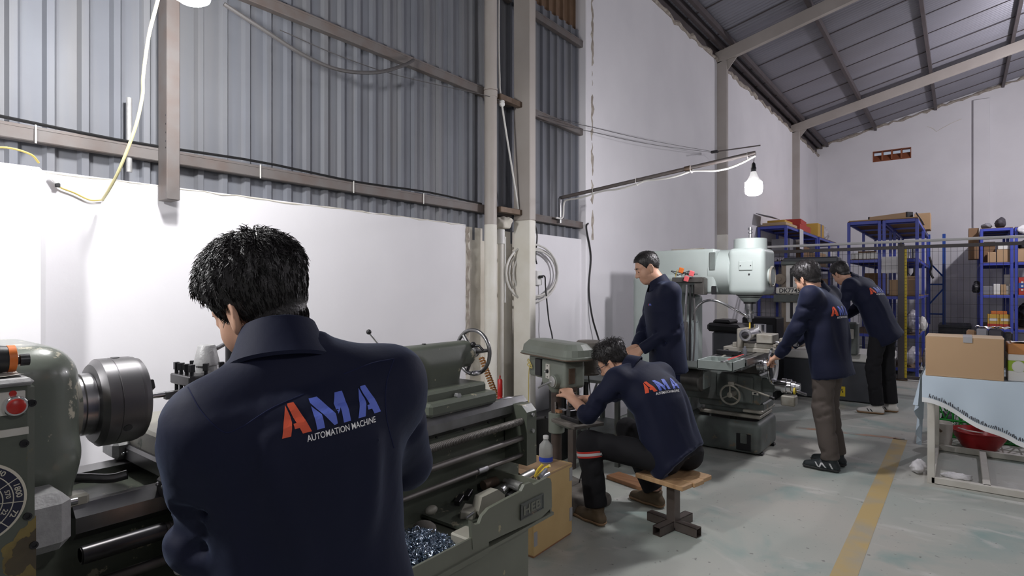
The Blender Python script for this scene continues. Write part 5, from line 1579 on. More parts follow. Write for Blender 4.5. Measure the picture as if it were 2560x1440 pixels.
def goods():
    top = LEV[0] + .006
    d = lambda k: LEV[k] + .006
    # rack on the left wall, top
    Y = 11.0
    carton('flat_carton', 'cardboard_light', 'flat pale carton pile on top of the left wall rack', 'carton', -2.86, -2.46, 11.1, .9, top, .06)
    carton('flat_carton', 'box_yellow', 'flat yellowish carton lying on the pale carton pile', 'carton', -2.80, -2.50, 11.2, .6, top + .061, .05)
    carton('red_carton', 'box_red', 'lower red flat carton on top of the left wall rack', 'carton', -2.80, -2.44, 12.15, 1.0, top, .12)
    carton('red_carton', 'box_red', 'upper tilted red carton on top of the left wall rack', 'carton', -2.78, -2.46, 12.2, .75, top + .121, .10, rz=.06)
    carton('yellow_carton', 'box_yellow', 'yellow carton with blue band on top of the left wall rack', 'carton', -2.82, -2.46, 14.05, .7, top, .30, tape='box_blue')
    blob('plastic_sack', 'bag_clear', 'crumpled clear sack of parts beside the yellow banded carton', 'sack', (-2.64, 15.3, top + .16), (.17, .42, .18), 4, .025)
    solo(MB().box((-2.76, 11.08, top + .175), (.30, .5, .012), .002, rot=(0, .30, 0)), 'grey_board', 'grey_clutter', 'thin grey panel leaning out over the left wall rack', 'panel')
    solo(MB().box((-2.405, 12.1, 2.36), (.010, .30, .38), .002), 'hanging_sheet', 'paper_white', 'pale sheet hanging from the side of the left wall rack', 'sheet')
    # second level
    for k in range(6):
        u = 1914 + 9.5 * k
        x = -2.87 + .075 * k
        solo(MB().cyl((x, 11.12, d(1) + .036), (x, 11.55, d(1) + .036), .034 + .002 * (k % 2), n=14, bev=.008), 'wrapped_roll', 'bag_clear', 'plastic wrapped roll in the row at the end of the left wall rack', 'roll', 'wrapped rolls on the left wall rack')
    carton('brown_carton', 'cardboard_dark', 'dark brown carton on the second level of the left wall rack', 'carton', -2.85, -2.48, 12.45, .8, d(1), .36)
    carton('grey_case', 'grey_clutter', 'grey case behind the wrapped rolls on the left wall rack', 'case', -2.85, -2.52, 11.7, .5, d(1), .45)
    carton('tan_carton', 'cardboard', 'tan carton on the second level beyond the dark brown one', 'carton', -2.85, -2.46, 14.2, .8, d(1), .30)
    blob('dark_sack', 'bag_dark', 'dark sack between cartons on the left wall rack', 'sack', (-2.66, 13.50, d(1) + .14), (.16, .16, .16), 9, .025)
    carton('white_carton', 'pack_white', 'white carton at the far end of the left wall rack', 'carton', -2.8, -2.46, 15.5, .8, d(1), .40)
    carton('brown_carton', 'cardboard_dark', 'brown carton on the third level of the left wall rack', 'carton', -2.85, -2.48, 12.8, .8, d(2), .32)
    carton('tan_carton', 'cardboard', 'tan carton low on the third level of the left wall rack', 'carton', -2.85, -2.48, 14.6, .8, d(2), .34)
    # middle racks
    x0 = -1.50
    carton('sheet_pile', 'cardboard', 'flat cardboard sheet covering the top of the middle racks', 'cardboard', -1.50, -.53, 11.25, 1.6, top, .02, lid=False)
    T = thing('long_carton', 'long white tube carton with black ends on top of the middle racks', 'carton', (-.95, 11.8, top + .03))
    R = Matrix.Rotation(-.62, 3, 'Z')
    MB().box((-.96, 11.85, top + .085), (.72, .12, .11), .004, rot=R).build('body', 'cardboard_light', T)
    for sg in (-1, 1): MB().box(Vector((-.96, 11.85, top + .085)) + R @ Vector((sg * .36, 0, 0)), (.03, .13, .12), .004, rot=R).build('end_cap', 'black_rubber', T)
    carton('brown_carton', 'cardboard', 'small brown carton high at the far corner of the middle racks', 'carton', -.70, -.45, 13.6, .5, top, .32)
    solo(MB().box((-.545, 12.2, top + .068), (.02, 1.1, .14), .003, rot=(0, -.5, 0)), 'dark_board', 'dark_clutter', 'narrow dark panel leaning on the edge of the middle racks', 'panel')
    for k in range(7):
        x = -1.437 + .0565 * k
        solo(MB().box((x, 11.36, d(1) + .055), (.052, .25, .105), .006), 'white_tray', 'pack_white', 'small white parts tray in the row on the middle rack', 'tray', 'white parts trays')
    solo(MB().box((-1.25, 11.42, d(1) + .125), (.26, .16, .03), .004, rot=(0, 0, .1)), 'cardboard_piece', 'cardboard_dark', 'flat brown piece lying on the white parts trays', 'lid')
    solo(MB().box((at(2228, 660, Y=11.175).x, 11.172, 1.80), (.27, .010, .27), .003), 'hanging_sheet', 'paper_white', 'crinkled white plastic sheet tied to the corner of the middle racks', 'sheet')
    for k, (x, r, h, lab) in enumerate(((-.765, .045, .17, 'short steel can on the middle rack behind the fence post'), (-.655, .05, .21, 'taller steel can on the middle rack'), (-.57, .036, .17, 'narrow steel can beside the rack post'))):
        solo(MB().revolve((x, 11.36, d(1)), (0, 0, 1), [(0, r), (h, r), (h, r - .006), (h - .01, r - .008)], 20), 'steel_can', 'bright_steel', lab, 'can')
    carton('brown_carton', 'cardboard', 'wide brown carton at eye level in the middle rack', 'carton', -.92, -.555, 11.28, .36, d(2), .26)
    carton('brown_carton', 'cardboard_light', 'lighter open carton standing behind the wide brown one', 'carton', -.80, -.56, 11.68, .3, d(2), .32)
    for k, (x, lab) in enumerate(((-.74, 'dark bottle standing behind the wide brown carton'), (-.62, 'dark bottle next to the rack post at eye level'))):
        solo(MB().revolve((x, 12.2, d(2)), (0, 0, 1), [(0, .06), (.34, .06), (.40, .025), (.48, .025)], 18), 'dark_bottle', 'dark_clutter', lab, 'bottle')
    carton('dark_carton', 'cardboard_dark', 'dark carton deep in the middle rack', 'carton', -1.40, -1.10, 12.4, .6, d(2), .40)
    blob('white_bag', 'bag_clear', 'white plastic bag on the low shelf of the middle rack', 'bag', (-.62, 11.42, d(3) + .20), (.09, .16, .20), 2, .016)
    blob('green_bag', 'pack_green', 'small green bag beside the white bag on the low shelf', 'bag', (-.78, 11.36, d(3) + .10), (.07, .10, .10), 3, .014)
    blob('dark_bag', 'bag_dark', 'dark bag in front of the white bag on the low shelf', 'bag', (-.70, 11.245, d(3) + .05), (.06, .035, .045), 5, .012)
    blob('white_bag', 'bag_clear', 'white plastic bag on the lowest shelf of the middle rack', 'bag', (-.72, 11.45, d(4) + .17), (.16, .2, .17), 7, .02)
    blob('white_bag', 'paper_white', 'white sack leaning at the side of the middle rack', 'bag', (-.43, 11.9, .20), (.07, .26, .22), 8, .02)
    blob('patterned_bag', 'pack_white', 'pale patterned bag hanging at the open side of the middle rack', 'bag', (-.49, 11.7, d(3) + .15), (.05, .16, .13), 10, .014)
    # racks by the pilaster
    blob('dark_bundle', 'grey_clutter', 'grey bundle on top of the pilaster rack', 'bundle', (.40, 14.2, top + .05), (.075, .14, .06), 12, .016)
    blob('dark_bundle', 'dark_clutter', 'dark pointed bundle on top of the pilaster rack', 'bundle', (.60, 14.2, top + .09), (.08, .14, .10), 13, .016)
    T = blob('printed_sack', 'paper_white', 'white printed plastic sack hanging over the corner of the pilaster racks', 'sack', (1.02, 13.96, top - .06), (.20, .035, .10), 14, .016)
    carton('brown_carton', 'cardboard_dark', 'big dark brown carton at the left edge of the pilaster rack', 'carton', .13, .285, 14.2, .5, 1.98, .60)
    carton('brown_carton', 'cardboard_dark', 'wide brown carton on the upper shelf of the pilaster rack', 'carton', .36, .53, 14.27, .4, d(1), .40)
    carton('brown_carton', 'cardboard', 'small brown carton in front on the upper pilaster shelf', 'carton', .41, .53, 14.04, .2, d(1), .19)
    carton('brown_carton', 'cardboard', 'square brown carton beside the small one on the upper pilaster shelf', 'carton', .545, .725, 14.06, .3, d(1), .24)
    carton('white_carton', 'pack_white', 'white packet on the square brown carton', 'carton', .56, .72, 14.06, .2, d(1) + .2405, .09)
    carton('grey_carton', 'grey_clutter', 'dark grey carton on the middle pilaster shelf', 'carton', .335, .485, 14.05, .2, d(2), .16)
    carton('blue_white_carton', 'pack_white', 'white carton with blue stripe on the middle pilaster shelf', 'carton', .495, .59, 14.05, .2, d(2), .20, tape='logo_blue')
    carton('tan_carton', 'cardboard', 'tan narrow carton beside the blue striped one', 'carton', .60, .675, 14.05, .2, d(2), .19)
    for k in range(2):
        solo(MB().revolve((.715, 14.1, d(2) + .085 * k), (0, 0, 1), [(0, .044), (.08, .044), (.082, .03)], 20), 'tape_reel', 'pack_white', 'white reel stacked on the middle pilaster shelf', 'reel', 'white reels on the pilaster rack')
    carton('white_carton', 'pack_white', 'pale carton standing behind the white reels', 'carton', .66, .76, 14.25, .15, d(2), .38)
    T = carton('orange_carton', 'box_yellow', 'yellow and red printed carton on the low pilaster shelf', 'carton', .41, .575, 14.05, .25, d(3), .26)
    MB().box((.4925, 14.048, d(3) + .055), (.166, .004, .05)).build('red_print', 'box_red', T)
    MB().box((.4925, 14.048, d(3) + .16), (.12, .004, .05)).build('white_print', 'pack_white', T)
    T = carton('orange_carton', 'box_yellow', 'second yellow and red printed carton, next to the rack post', 'carton', .58, .745, 14.05, .25, d(3), .26)
    MB().box((.6625, 14.048, d(3) + .055), (.166, .004, .05)).build('red_print', 'box_red', T)
    MB().box((.6625, 14.048, d(3) + .16), (.12, .004, .05)).build('white_print', 'pack_white', T)
    carton('orange_carton', 'box_orange', 'flat orange carton lying on the printed cartons', 'carton', .46, .69, 14.06, .2, d(3) + .262, .06)
    blob('black_bag', 'bag_dark', 'black bag hanging on the outer side of the pilaster rack', 'bag', (.245, 14.1, 1.43), (.06, .08, .12), 15, .014)
    T = carton('red_blue_carton', 'box_red', 'red carton with blue band and white letters on the pilaster rack', 'carton', .85, 1.10, 14.05, .3, d(2), .32)
    MB().box((.975, 14.048, d(2) + .17), (.252, .004, .10)).build('blue_band', 'box_blue', T)
    for k in range(3): MB().box((.90, 14.044, d(2) + .09 + .07 * k), (.03, .004, .03)).build('white_print', 'pack_white', T)
    carton('brown_carton', 'cardboard', 'brown carton on the upper shelf above the red blue one', 'carton', .84, 1.10, 14.05, .3, d(1), .24)
    blob('black_bundle', 'bag_dark', 'black round bundle on the brown carton', 'bundle', (.95, 14.2, d(1) + .32), (.10, .12, .09), 16, .014)
    blob('black_bag', 'bag_dark', 'big black bag on the low shelf of the pilaster rack', 'bag', (1.0, 14.3, d(3) + .24), (.17, .2, .26), 17, .022)
    # bench and loose rack frame beyond
    T = thing('dark_bench', 'low dark bench along the back wall behind the fence', 'bench', (-.05, 15.9, 0))
    MB().box((-.09, 15.9, .60), (.56, 1.3, .05), .006).build('top', 'edm_dark', T)
    MB().box((-.09, 15.32, .29), (.54, .03, .57), .004).build('front_board', 'edm_dark', T)
    for x in (-.34, .16):
        for y in (15.4, 16.45): MB().box((x, y, .287), (.05, .05, .575)).build('leg', 'edm_dark', T)
    T = thing('rack_frame', 'bright blue ladder frame with diagonal braces standing on the dark bench', 'rack frame', (-.28, 15.6, .625))
    xa, xb, z0, z1 = ux(2322, 15.6) , ux(2360, 15.6), .625, 2.60
    for x in (xa, xb): MB().box((x, 15.6, (z0 + z1) / 2), (.055, .06, z1 - z0), .004).build('upright', 'rack_blue2', T)
    zs = (z0 + .12, 1.02, 1.48, 1.95, 2.5)
    for k, (za, zb) in enumerate(((.85, .85), (1.05, 1.42), (1.50, 1.50), (2.0, 1.65), (2.46, 2.46))):
        MB().tube([(xa, 15.6, za), (xb, 15.6, zb)], .018, 6).build('brace', 'rack_blue2', T)
    solo(MB().tube(bez([(-.505, 14.9, 2.08), (-.47, 14.9, 1.9), (-.49, 14.9, 1.75), (-.44, 14.9, 1.62)], 6), .02, 8), 'hanging_strap', 'black_rubber', 'black strap hanging from the side of the middle racks', 'strap')
goods()

def build_fence():
    Y = 10.63
    T = thing('mesh_fence', 'tall wire mesh fence with white top rail closing off the store room', 'fence', (-.72, Y, 0))
    xa, xb = -2.95, 3.4
    MB().tube([(xa, Y - .03, 2.135), (xb, Y - .03, 2.135)], .021, 12).build('top_rail', 'fence_rail', T)
    MB().box(((xa + xb) / 2, Y, 2.045), (xb - xa, .04, .05), .003).build('upper_rail', 'fence_dark', T)
    MB().box(((xa + xb) / 2, Y, .045), (xb - xa, .04, .05), .003).build('bottom_rail', 'fence_dark', T)
    px = at(2253, 700, Y=Y).x
    for x in (px, 1.35, 3.3, -2.92):
        MB().box((x, Y, 1.05), (.085 if x == px else .05, .05, 2.10), .004).build('post', 'fence_dark', T)
    MB().box((px, Y - .02, .008), (.16, .14, .016)).build('foot_plate', 'rust_bar', T)
    MB().tube([(px, Y - .03, 2.06), (px, Y - .03, 2.13)], .014, 8).build('rail_clip', 'fence_dark', T)
    ys = MB().box((px + .058, Y - .012, 1.03), (.030, .02, 1.98), .002).build('yellow_strip', 'yellow_sign', T)
    tk = MB()
    for k in range(40): tk.box((px + .058, Y - .0228, .10 + k * .049), (.030 if k % 2 == 0 else .016, .0015, .005))
    tk.build('strip_marks', 'print_black', ys)
    w = MB()
    x = xa + .05
    while x < xb:
        w.box((x, Y, 1.045), (.004, .004, 1.96)); x += .0735
    for z in np.arange(.20, 2.0, .196): w.box(((xa + xb) / 2, Y + .004, float(z)), (xb - xa, .0035, .0035))
    o = w.build('wire_mesh', 'fence_wire', T, fixn=False); stuff(o)
build_fence()
# ------------------------------------------------------------------ worktable at the right
def build_table():
    x0, x1, y0, y1, zt = -.165, 1.55, 5.16, 6.24, .775
    T = thing('worktable', 'white painted steel frame worktable with floor rails', 'table', ((x0 + x1) / 2, (y0 + y1) / 2, 0))
    w = .045
    for x in (x0, x1):
        for y in (y0, y1): MB().box((x, y, zt / 2), (w, w, zt), .003).build('leg', 'table_white', T)
    MB().box(((x0 + x1) / 2, (y0 + y1) / 2, zt - .012), (x1 - x0 + .08, y1 - y0 + .08, .024), .003).build('top', 'table_white', T)
    for y in (y0, y1): MB().box(((x0 + x1) / 2, y, .026), (x1 - x0, w, w), .003).build('floor_rail', 'table_white', T)
    for x in (x0, at(2461, 1170, Z=.03).x, x1): MB().box((x, (y0 + y1) / 2, .026), (w, y1 - y0, w), .003).build('cross_rail', 'table_white', T)
    # tablecloth: top, front fall cut on the slant, side fall
    C = thing('tablecloth', 'pale blue cloth with lace hem thrown over the worktable', 'tablecloth', ((x0 + x1) / 2, y0, zt))
    yf = y0 - .048; xl = x0 - .052
    MB().box(((xl + x1 + .05) / 2, (yf + y1 + .05) / 2, zt + .004), (x1 + .05 - xl, y1 + .05 - yf, .006), .001).build('top_cloth', 'cloth_blue', C)
    pA = at(2326, 998, Y=yf); pB = at(2545, 1108, Y=yf)
    def zb(x):
        t = (x - pA.x) / (pB.x - pA.x)
        return pA.z + (pB.z - pA.z) * min(max(t, 0), 1.0) + (.012 * math.sin(t * 9) if t > 0 else 0)
    def front(a, b):
        x = xl + (x1 + .05 - xl) * a
        z1_ = zt + .006; z0_ = zb(x)
        z = z1_ + (z0_ - z1_) * b
        return Vector((x, yf - .006 - .018 * b * math.sin(x * 11) ** 2, z))
    MB().grid(front, 60, 12).build('front_fall', 'cloth_blue', C)
    def lace(a, b):
        x = xl + (x1 + .05 - xl) * a
        return front(a, 1.0) + Vector((0, -.002, .012 - .034 * b))
    MB().grid(lace, 60, 2).build('lace_hem', 'cloth_lace', C)
    hb = MB(); rr = random.Random(2)
    for k in range(60):
        a = (k + .5) / 60 * .34 + .02
        p = front(a, 1.0) + Vector((0, -.003, .016))
        hb.tube([p, p + Vector((rr.uniform(-.006, .006), -.003, rr.uniform(.012, .028)))], .0022, 4)
    hb.build('embroidered_edge', 'dark_clutter', C)
    def side(a, b):
        y = yf + (.78) * a
        zlow = .56 - .30 * min(1, a * 2.5) + .10 * math.sin(a * 7)
        z = zt + .006 + (zlow - zt - .006) * b
        return Vector((xl - .01 - .035 * b * (.4 + math.sin(y * 24) ** 2), y, z))
    MB().grid(side, 26, 12).build('side_fall', 'cloth_blue', C)
    # cardboard box
    c0 = at(2315, 938, Y=yf + .02); c1 = at(2512, 942, Y=yf + .02)
    zb_ = zt + .008
    B = thing('cardboard_box', 'plain brown cardboard box on the near corner of the worktable', 'box', ((c0.x + c1.x) / 2, yf + .17, zb_))
    bx, by = (c0.x + c1.x) / 2, yf + .19
    MB().box((bx, by, zb_ + .142), (c1.x - c0.x, .34, .284), .003, rot=(0, 0, -.02)).build('body', 'cardboard', B)
    MB().box((bx, by - .085, zb_ + .286), (c1.x - c0.x, .168, .004), .001, rot=(0, 0, -.02)).build('flap', 'cardboard_light', B)
    MB().box((bx, by + .085, zb_ + .286), (c1.x - c0.x, .168, .004), .001, rot=(0, 0, -.02)).build('flap', 'cardboard_light', B)
    MB().box((bx + .02, by - .02, zb_ + .2895), (.05, .30, .003)).build('tape', 'tape_grey', B)
    MB().box((bx + .02, by - .173, zb_ + .270), (.05, .003, .035)).build('tape_end', 'tape_grey', B)
    # green and white pack beside
    p = at(2514, 942, Y=yf + .06)
    G = thing('printed_carton', 'shrink wrapped green and white printed carton beside the cardboard box', 'carton', (p.x + .20, yf + .2, zb_))
    gx = p.x + .012
    MB().box((gx + .22, yf + .20, zb_ + .035), (.44, .26, .07), .004).build('white_base', 'pack_white', G)
    MB().box((gx + .22, yf + .20, zb_ + .105), (.44, .26, .07), .004).build('green_band', 'pack_green', G)
    MB().box((gx + .22, yf + .20, zb_ + .162), (.44, .26, .044), .004).build('white_band', 'pack_white', G)
    MB().box((gx + .22, yf + .20, zb_ + .22), (.44, .26, .072), .004).build('orange_top', 'pack_orange', G)
    MB().sphere((gx + .055, yf + .070, zb_ + .10), (.035, .006, .04), 14, 8).build('white_print', 'pack_white', G)
    MB().box((gx + .11, yf + .068, zb_ + .10), (.04, .004, .012), 0, rot=(0, .5, 0)).build('red_print', 'box_red', G)
    MB().sphere((gx + .21, yf + .070, zb_ + .095), (.03, .006, .025), 14, 8).build('white_print', 'pack_white', G)
    solo(MB().grid(lambda a, b: Vector((gx + .02 + .30 * a, yf + .10 + .2 * b, zb_ + .262 + .006 * math.sin(a * 9 + b * 4))), 12, 8), 'paper_sheet', 'paper_white', 'white paper sheet on top of the printed carton', 'paper')
    # clutter further back on the table
    zc = zb_
    for k, (u, w_, d_, h_, m, lab) in enumerate(((2428, .06, .10, .30, 'cardboard_dark', 'small brown packet standing behind the cardboard box'), (2456, .07, .12, .315, 'grey_clutter', 'grey packet standing behind the cardboard box'), (2490, .085, .14, .310, 'dark_clutter', 'dark case standing behind the cardboard box'), (2522, .05, .08, .295, 'bag_dark', 'small black device box behind the cardboard box'))):
        x = at(u, 840, Y=5.85).x
        carton('table_packet', m, lab, 'packet', x - w_ / 2, x + w_ / 2, 5.85, d_, zc, h_, lid=False, bev=.012)
    x = at(2485, 825, Y=5.75).x
    s_ = MB().grid(lambda a, b: Vector((x - .11 + .22 * a, 5.86 + .12 * b, zc + .326 + .008 * math.sin(a * 13) * math.cos(b * 7) + .006 * math.sin(a * 29))), 20, 10)
    solo(s_, 'plastic_wrap', 'bag_clear', 'crumpled clear wrap lying on the packets behind the cardboard box', 'wrap')
    # things under the table
    p = at(2352, 1130, Y=6.40)
    B = thing('white_bucket', 'white plastic bucket under the worktable', 'bucket', (p.x, 6.42, 0))
    MB().revolve((p.x, 6.42, 0), (0, 0, 1), [(0, .072), (.004, .076), (.20, .088), (.205, .092), (.215, .092), (.215, .084), (.19, .080)], 28).build('body', 'bucket_white', B)
    MB().box((p.x - .005, 6.335, .155), (.035, .006, .022), .002, rot=(0, .7, 0)).build('stain_mark', 'rust_bar', B)
    p = at(2449, 1110, Y=6.56)
    B = thing('red_basin', 'red plastic basin under the worktable', 'basin', (p.x, 6.55, 0))
    MB().revolve((p.x, 6.55, 0), (0, 0, 1), [(0, .12), (.004, .125), (.10, .185), (.145, .198), (.150, .205), (.156, .205), (.156, .198), (.14, .190), (.02, .118), (.018, .001)], 40, cap=False).build('bowl', 'basin_red', B)
    MB().torus((p.x, 6.55, .150), (0, 0, 1), .203, .006, 40, 8).build('rim', 'basin_red', B)
    solo(MB().tube(bez([(p.x - .15, 6.50, .165), (p.x - .08, 6.44, .162), (p.x + .02, 6.40, .164)], 6), .006, 6), 'wire_offcut', 'white_wire', 'pale piece of wire lying across the red basin rim', 'wire')
    xg0, xg1 = at(2345, 1050, Y=6.85).x, at(2345, 1050, Y=6.85).x + .80
    G = thing('green_crate', 'green plastic lattice crate behind the red basin', 'crate', ((xg0 + xg1) / 2, 7.0, 0))
    def lattice(p0, du, L, H, nm):
        mb = MB(); du = Vector(du)
        n = 7
        for k in range(n + 1): mb.tube([p0 + du * (L * k / n), p0 + du * (L * k / n) + Vector((0, 0, H))], .008, 4)
        for z in (0.012, H * .5, H): mb.tube([p0 + Vector((0, 0, z)), p0 + du * L + Vector((0, 0, z))], .011, 4)
        for k in range(n):
            a = p0 + du * (L * k / n); b = p0 + du * (L * (k + 1) / n)
            mb.tube([a, b + Vector((0, 0, H))], .006, 4); mb.tube([b, a + Vector((0, 0, H))], .006, 4)
        mb.build(nm, 'crate_green', G)
    H = .33
    lattice(Vector((xg0, 6.82, 0)), (1, 0, 0), xg1 - xg0, H, 'lattice_side'); lattice(Vector((xg0, 7.22, 0)), (1, 0, 0), xg1 - xg0, H, 'lattice_side')
    lattice(Vector((xg0, 6.82, 0)), (0, 1, 0), .40, H, 'lattice_end'); lattice(Vector((xg1, 6.82, 0)), (0, 1, 0), .40, H, 'lattice_end')
    MB().box(((xg0 + xg1) / 2, 7.02, .015), (xg1 - xg0, .40, .012)).build('crate_floor', 'crate_green', G)
    rr = random.Random(5)
    for k in range(7):
        x = xg0 + .07 + .11 * k
        blob('packed_part', rr.choice(['grey_clutter', 'bag_clear', 'dark_clutter']), 'wrapped part lying in the green lattice crate', 'part', (x, 7.0 + rr.uniform(-.08, .08), .12), (.044, .08, .10), 60 + k, .014, group='parts in the green crate')
    blob('plastic_bag', 'paper_white', 'crumpled white plastic bag at the foot of the table leg', 'bag', (x0 - .085, 5.38, .045), (.040, .06, .05), 71, .007)
    blob('plastic_bag', 'paper_white', 'torn white plastic strip lying at the table foot', 'bag', (x0 + .14, 5.40, .012), (.09, .03, .014), 72, .005)
build_table()
# ------------------------------------------------------------------ pipes, cables and loose things along the left wall
def wall_things():
    # drain pipe
    c = Vector((-2.925, 3.45, 0))
    T = thing('drainpipe', 'thick beige drainpipe next to the steel column, white below', 'pipe', c)
    MB().cyl(c + Vector((0, 0, 1.92)), c + Vector((0, 0, 5.0)), .050, n=24).build('upper_pipe', 'col_paint', T)
    MB().cyl(c, c + Vector((0, 0, 1.92)), .0505, n=24).build('painted_foot', 'col_white', T)
    MB().cyl(c + Vector((0, 0, 2.93)), c + Vector((0, 0, 3.0)), .054, n=24).build('coupling', 'col_paint', T)
    MB().torus(c + Vector((0, 0, 2.98)), (0, 0, 1), .0545, .002, 28, 5).build('wire_tie', 'rust_bar', T)
    for z in (2.05, 2.95):
        MB().box((-2.90, 3.66, z), (.05, .28, .045), .003).build('strut', 'rust_bar', T)
    p = Vector((-2.96, 3.62, 0))
    C = thing('thin_conduit', 'slim white conduit between drainpipe and steel column', 'pipe', p)
    MB().cyl(p, p + Vector((0, 0, 1.86)), .024, n=16).build('tube', 'col_white', C)
    MB().cyl(p + Vector((0, 0, 1.78)), p + Vector((0, 0, 1.90)), .034, n=16, bev=.004).build('junction', 'white_plastic', C)
    MB().cyl(p + Vector((.02, .03, 1.30)), p + Vector((.02, .03, 1.84)), .008, n=8).build('small_tube', 'white_plastic', C)
    blob('cement_lump', 'plaster_old', 'rough cement lump above the slim conduit', 'cement', (-2.97, 3.66, 1.955), (.07, .07, .055), 80, .010)
    # tie rope and insulator between pipe and column
    a = Vector((-2.90, 3.56, 2.90)); b = Vector((-2.90, 3.78, 2.08))
    R = thing('white_cable', 'white cable with an insulator knob beside the drainpipe', 'cable', a)
    MB().tube(bez([Vector((-2.90, 3.55, 4.6)), Vector((-2.90, 3.52, 3.6)), Vector((-2.90, 3.53, 3.12)), a, b], 8), .008, 8).build('cord', 'white_wire', R)
    MB().revolve(a - Vector((0, 0, .02)), (0, 0, 1), [(0, .012), (.01, .024), (.025, .024), (.03, .014), (.035, .024), (.05, .020), (.055, .01)], 16).build('insulator', 'white_plastic', R)
    # drooping grey hose and thin wire high on the sheeting
    pts = [at(560, 10, X=-2.80), at(660, 75, X=-2.78), at(760, 138, X=-2.78), at(850, 175, X=-2.80), at(940, 181, X=-2.84), at(1005, 165, X=-2.90), at(1034, 150, X=-2.95)]
    solo(MB().tube(bez(pts, 8), .011, 8), 'drooping_cable', 'grey_cable', 'thick grey cable drooping in front of the corrugated wall', 'cable')
    pts = [at(700, 75, X=-2.9), at(850, 140, X=-2.9), at(1000, 190, X=-2.9), at(1212, 238, X=-2.9), at(1252, 252, X=-2.88)]
    solo(MB().tube(bez(pts, 6), .0028, 5), 'thin_wire', 'grey_cable', 'thin dark wire running under the drooping cable', 'wire')
    # black cable lying on the lowest girt
    pts = [Vector((XW + .022, y, 2.094 + .008 * math.sin(y * 5))) for y in np.linspace(-1, 3.4, 24)]
    solo(MB().tube(pts, .007, 6), 'girt_cable', 'black_rubber', 'black cable lying along the lowest wall girt', 'cable')
    # pale yellow wire from the bulb
    q = LAMP1 + Vector((-.02, -.05, .16))
    pts = [q, at(392, 10, X=-2.45), at(372, 90, X=-2.5), at(358, 190, X=-2.55), at(356, 240, X=-2.58), at(338, 320, X=-2.62), at(300, 420, X=-2.7), at(272, 475, X=-2.8), at(256, 500, X=-2.93)]
    solo(MB().tube(bez(pts, 8), .0062, 8), 'lamp_wire', 'pale_yellow_wire', 'pale yellow wire hanging down from the bright bulb', 'wire')
    pts = [at(256, 500, X=-2.985), at(225, 500, X=-2.985), at(185, 482, X=-2.985), at(150, 468, X=-2.985), at(137, 450, X=-2.985)]
    solo(MB().tube(bez(pts, 6), .0035, 6), 'wall_wire', 'yellow_wire', 'thin yellow wire continuing along the white wall', 'wire')
    S = thing('cable_connector', 'small white connector hanging at the pier corner', 'connector', at(138, 448, X=-2.98))
    MB().box(at(136, 448, X=-2.975), (.014, .018, .04), .004, rot=(.5, 0, 0)).build('shell', 'white_plastic', S)
    MB().box(at(144, 463, X=-2.975), (.012, .018, .018), .003).build('plug', 'black_rubber', S)
    pts = [Vector((-2.72, .42, 1.91)), Vector((-2.75, .50, 1.935)), Vector((-2.76, .57, 1.925)), Vector((-2.78, .60, 1.90))]
    solo(MB().tube(bez(pts, 6), .004, 6), 'pier_wire', 'yellow_wire', 'yellow wire loop lying on top of the pier', 'wire')
    # shiny conduit on the sheeting
    a = at(323, 245, X=-3.0); b = at(323, 430, X=-3.0)
    solo(MB().tube([a, b], .012, 10), 'steel_conduit', 'castgrey', 'short shiny steel tube fixed to the corrugated wall', 'tube')
    a = at(352, 30, X=-2.9); b = at(325, 245, X=-2.99)
    # bulb bracket pipe
    p0 = Vector((-2.955, 4.44, 2.02)); p1 = at(1400, 495, X=-2.955); tip = at(1889, 382, Y=4.48)
    B = thing('lamp_bracket', 'long steel pipe arm reaching out from the wall with a white cable', 'bracket', p0)
    MB().tube([Vector((p1.x, p1.y, 2.03)), Vector((p1.x, p1.y, p1.z))], .016, 10).build('upright', 'steel', B)
    MB().tube([p1, tip], .0165, 12).build('arm', 'girt', B)
    MB().cyl(p1.lerp(tip, .69), p1.lerp(tip, .72), .021, n=12).build('clamp', 'rust_bar', B)
    cb = [Vector((p1.x + .02, p1.y - .10, 2.07)), Vector((p1.x + .03, p1.y, 2.08)), p1 + Vector((.045, .0, -.05))]
    for k in range(1, 19):
        t = k / 18
        sag = .022 + .02 * abs(math.sin(t * PI * 4)) + .03 * max(0, math.sin((t - .72) / .28 * PI) if t > .72 else 0)
        cb.append(p1.lerp(tip, t) + Vector((0, -.004, -sag)))
    MB().tube(bez(cb, 4), .0085, 8).build('cable', 'white_wire', B)
    for t in (.21, .45, .72, .97): MB().torus(p1.lerp(tip, t) + Vector((0, 0, -.012)), tip - p1, .031, .002, 14, 5).build('cable_tie', 'white_wire', B)
    # overhead wires to the second column
    for k, dv in enumerate((0, 12)):
        pts = [at(1345, 288 + dv, X=-2.98), at(1480, 318 + dv, X=-2.9), at(1620, 350 + dv * .8, X=-2.85), at(1783, 379 + dv * .2, X=-2.80)]
        solo(MB().tube(bez(pts, 6), .003, 5), 'overhead_wire', 'grey_cable', 'thin wire strung from the sheeting to the second steel column', 'wire', 'overhead wires')
    q = at(1783, 380, X=-2.80)
    K = thing('wire_anchor', 'small dark wire anchor with rod at the second steel column', 'anchor', q)
    MB().box(q + Vector((.02, .0, 0)), (.10, .05, .035), .005).build('block', 'dark_steel', K)
    MB().tube([q, q + Vector((.62, .10, .02))], .009, 8).build('rod', 'girt', K)
    pts = [Vector((-2.985, 8.62, 4.6)), Vector((-2.985, 8.60, 3.4)), Vector((-2.98, 8.62, 2.2)), Vector((-2.98, 8.58, 1.2))]
    solo(MB().tube(bez(pts, 6), .006, 6), 'drop_wire', 'grey_cable', 'grey wire running down the wall before the second column', 'wire')
    # black cables, hose coil, switch
    pts = [at(1340, 545, X=-2.93), at(1341, 590, X=-2.95), at(1338, 640, X=-2.97)]
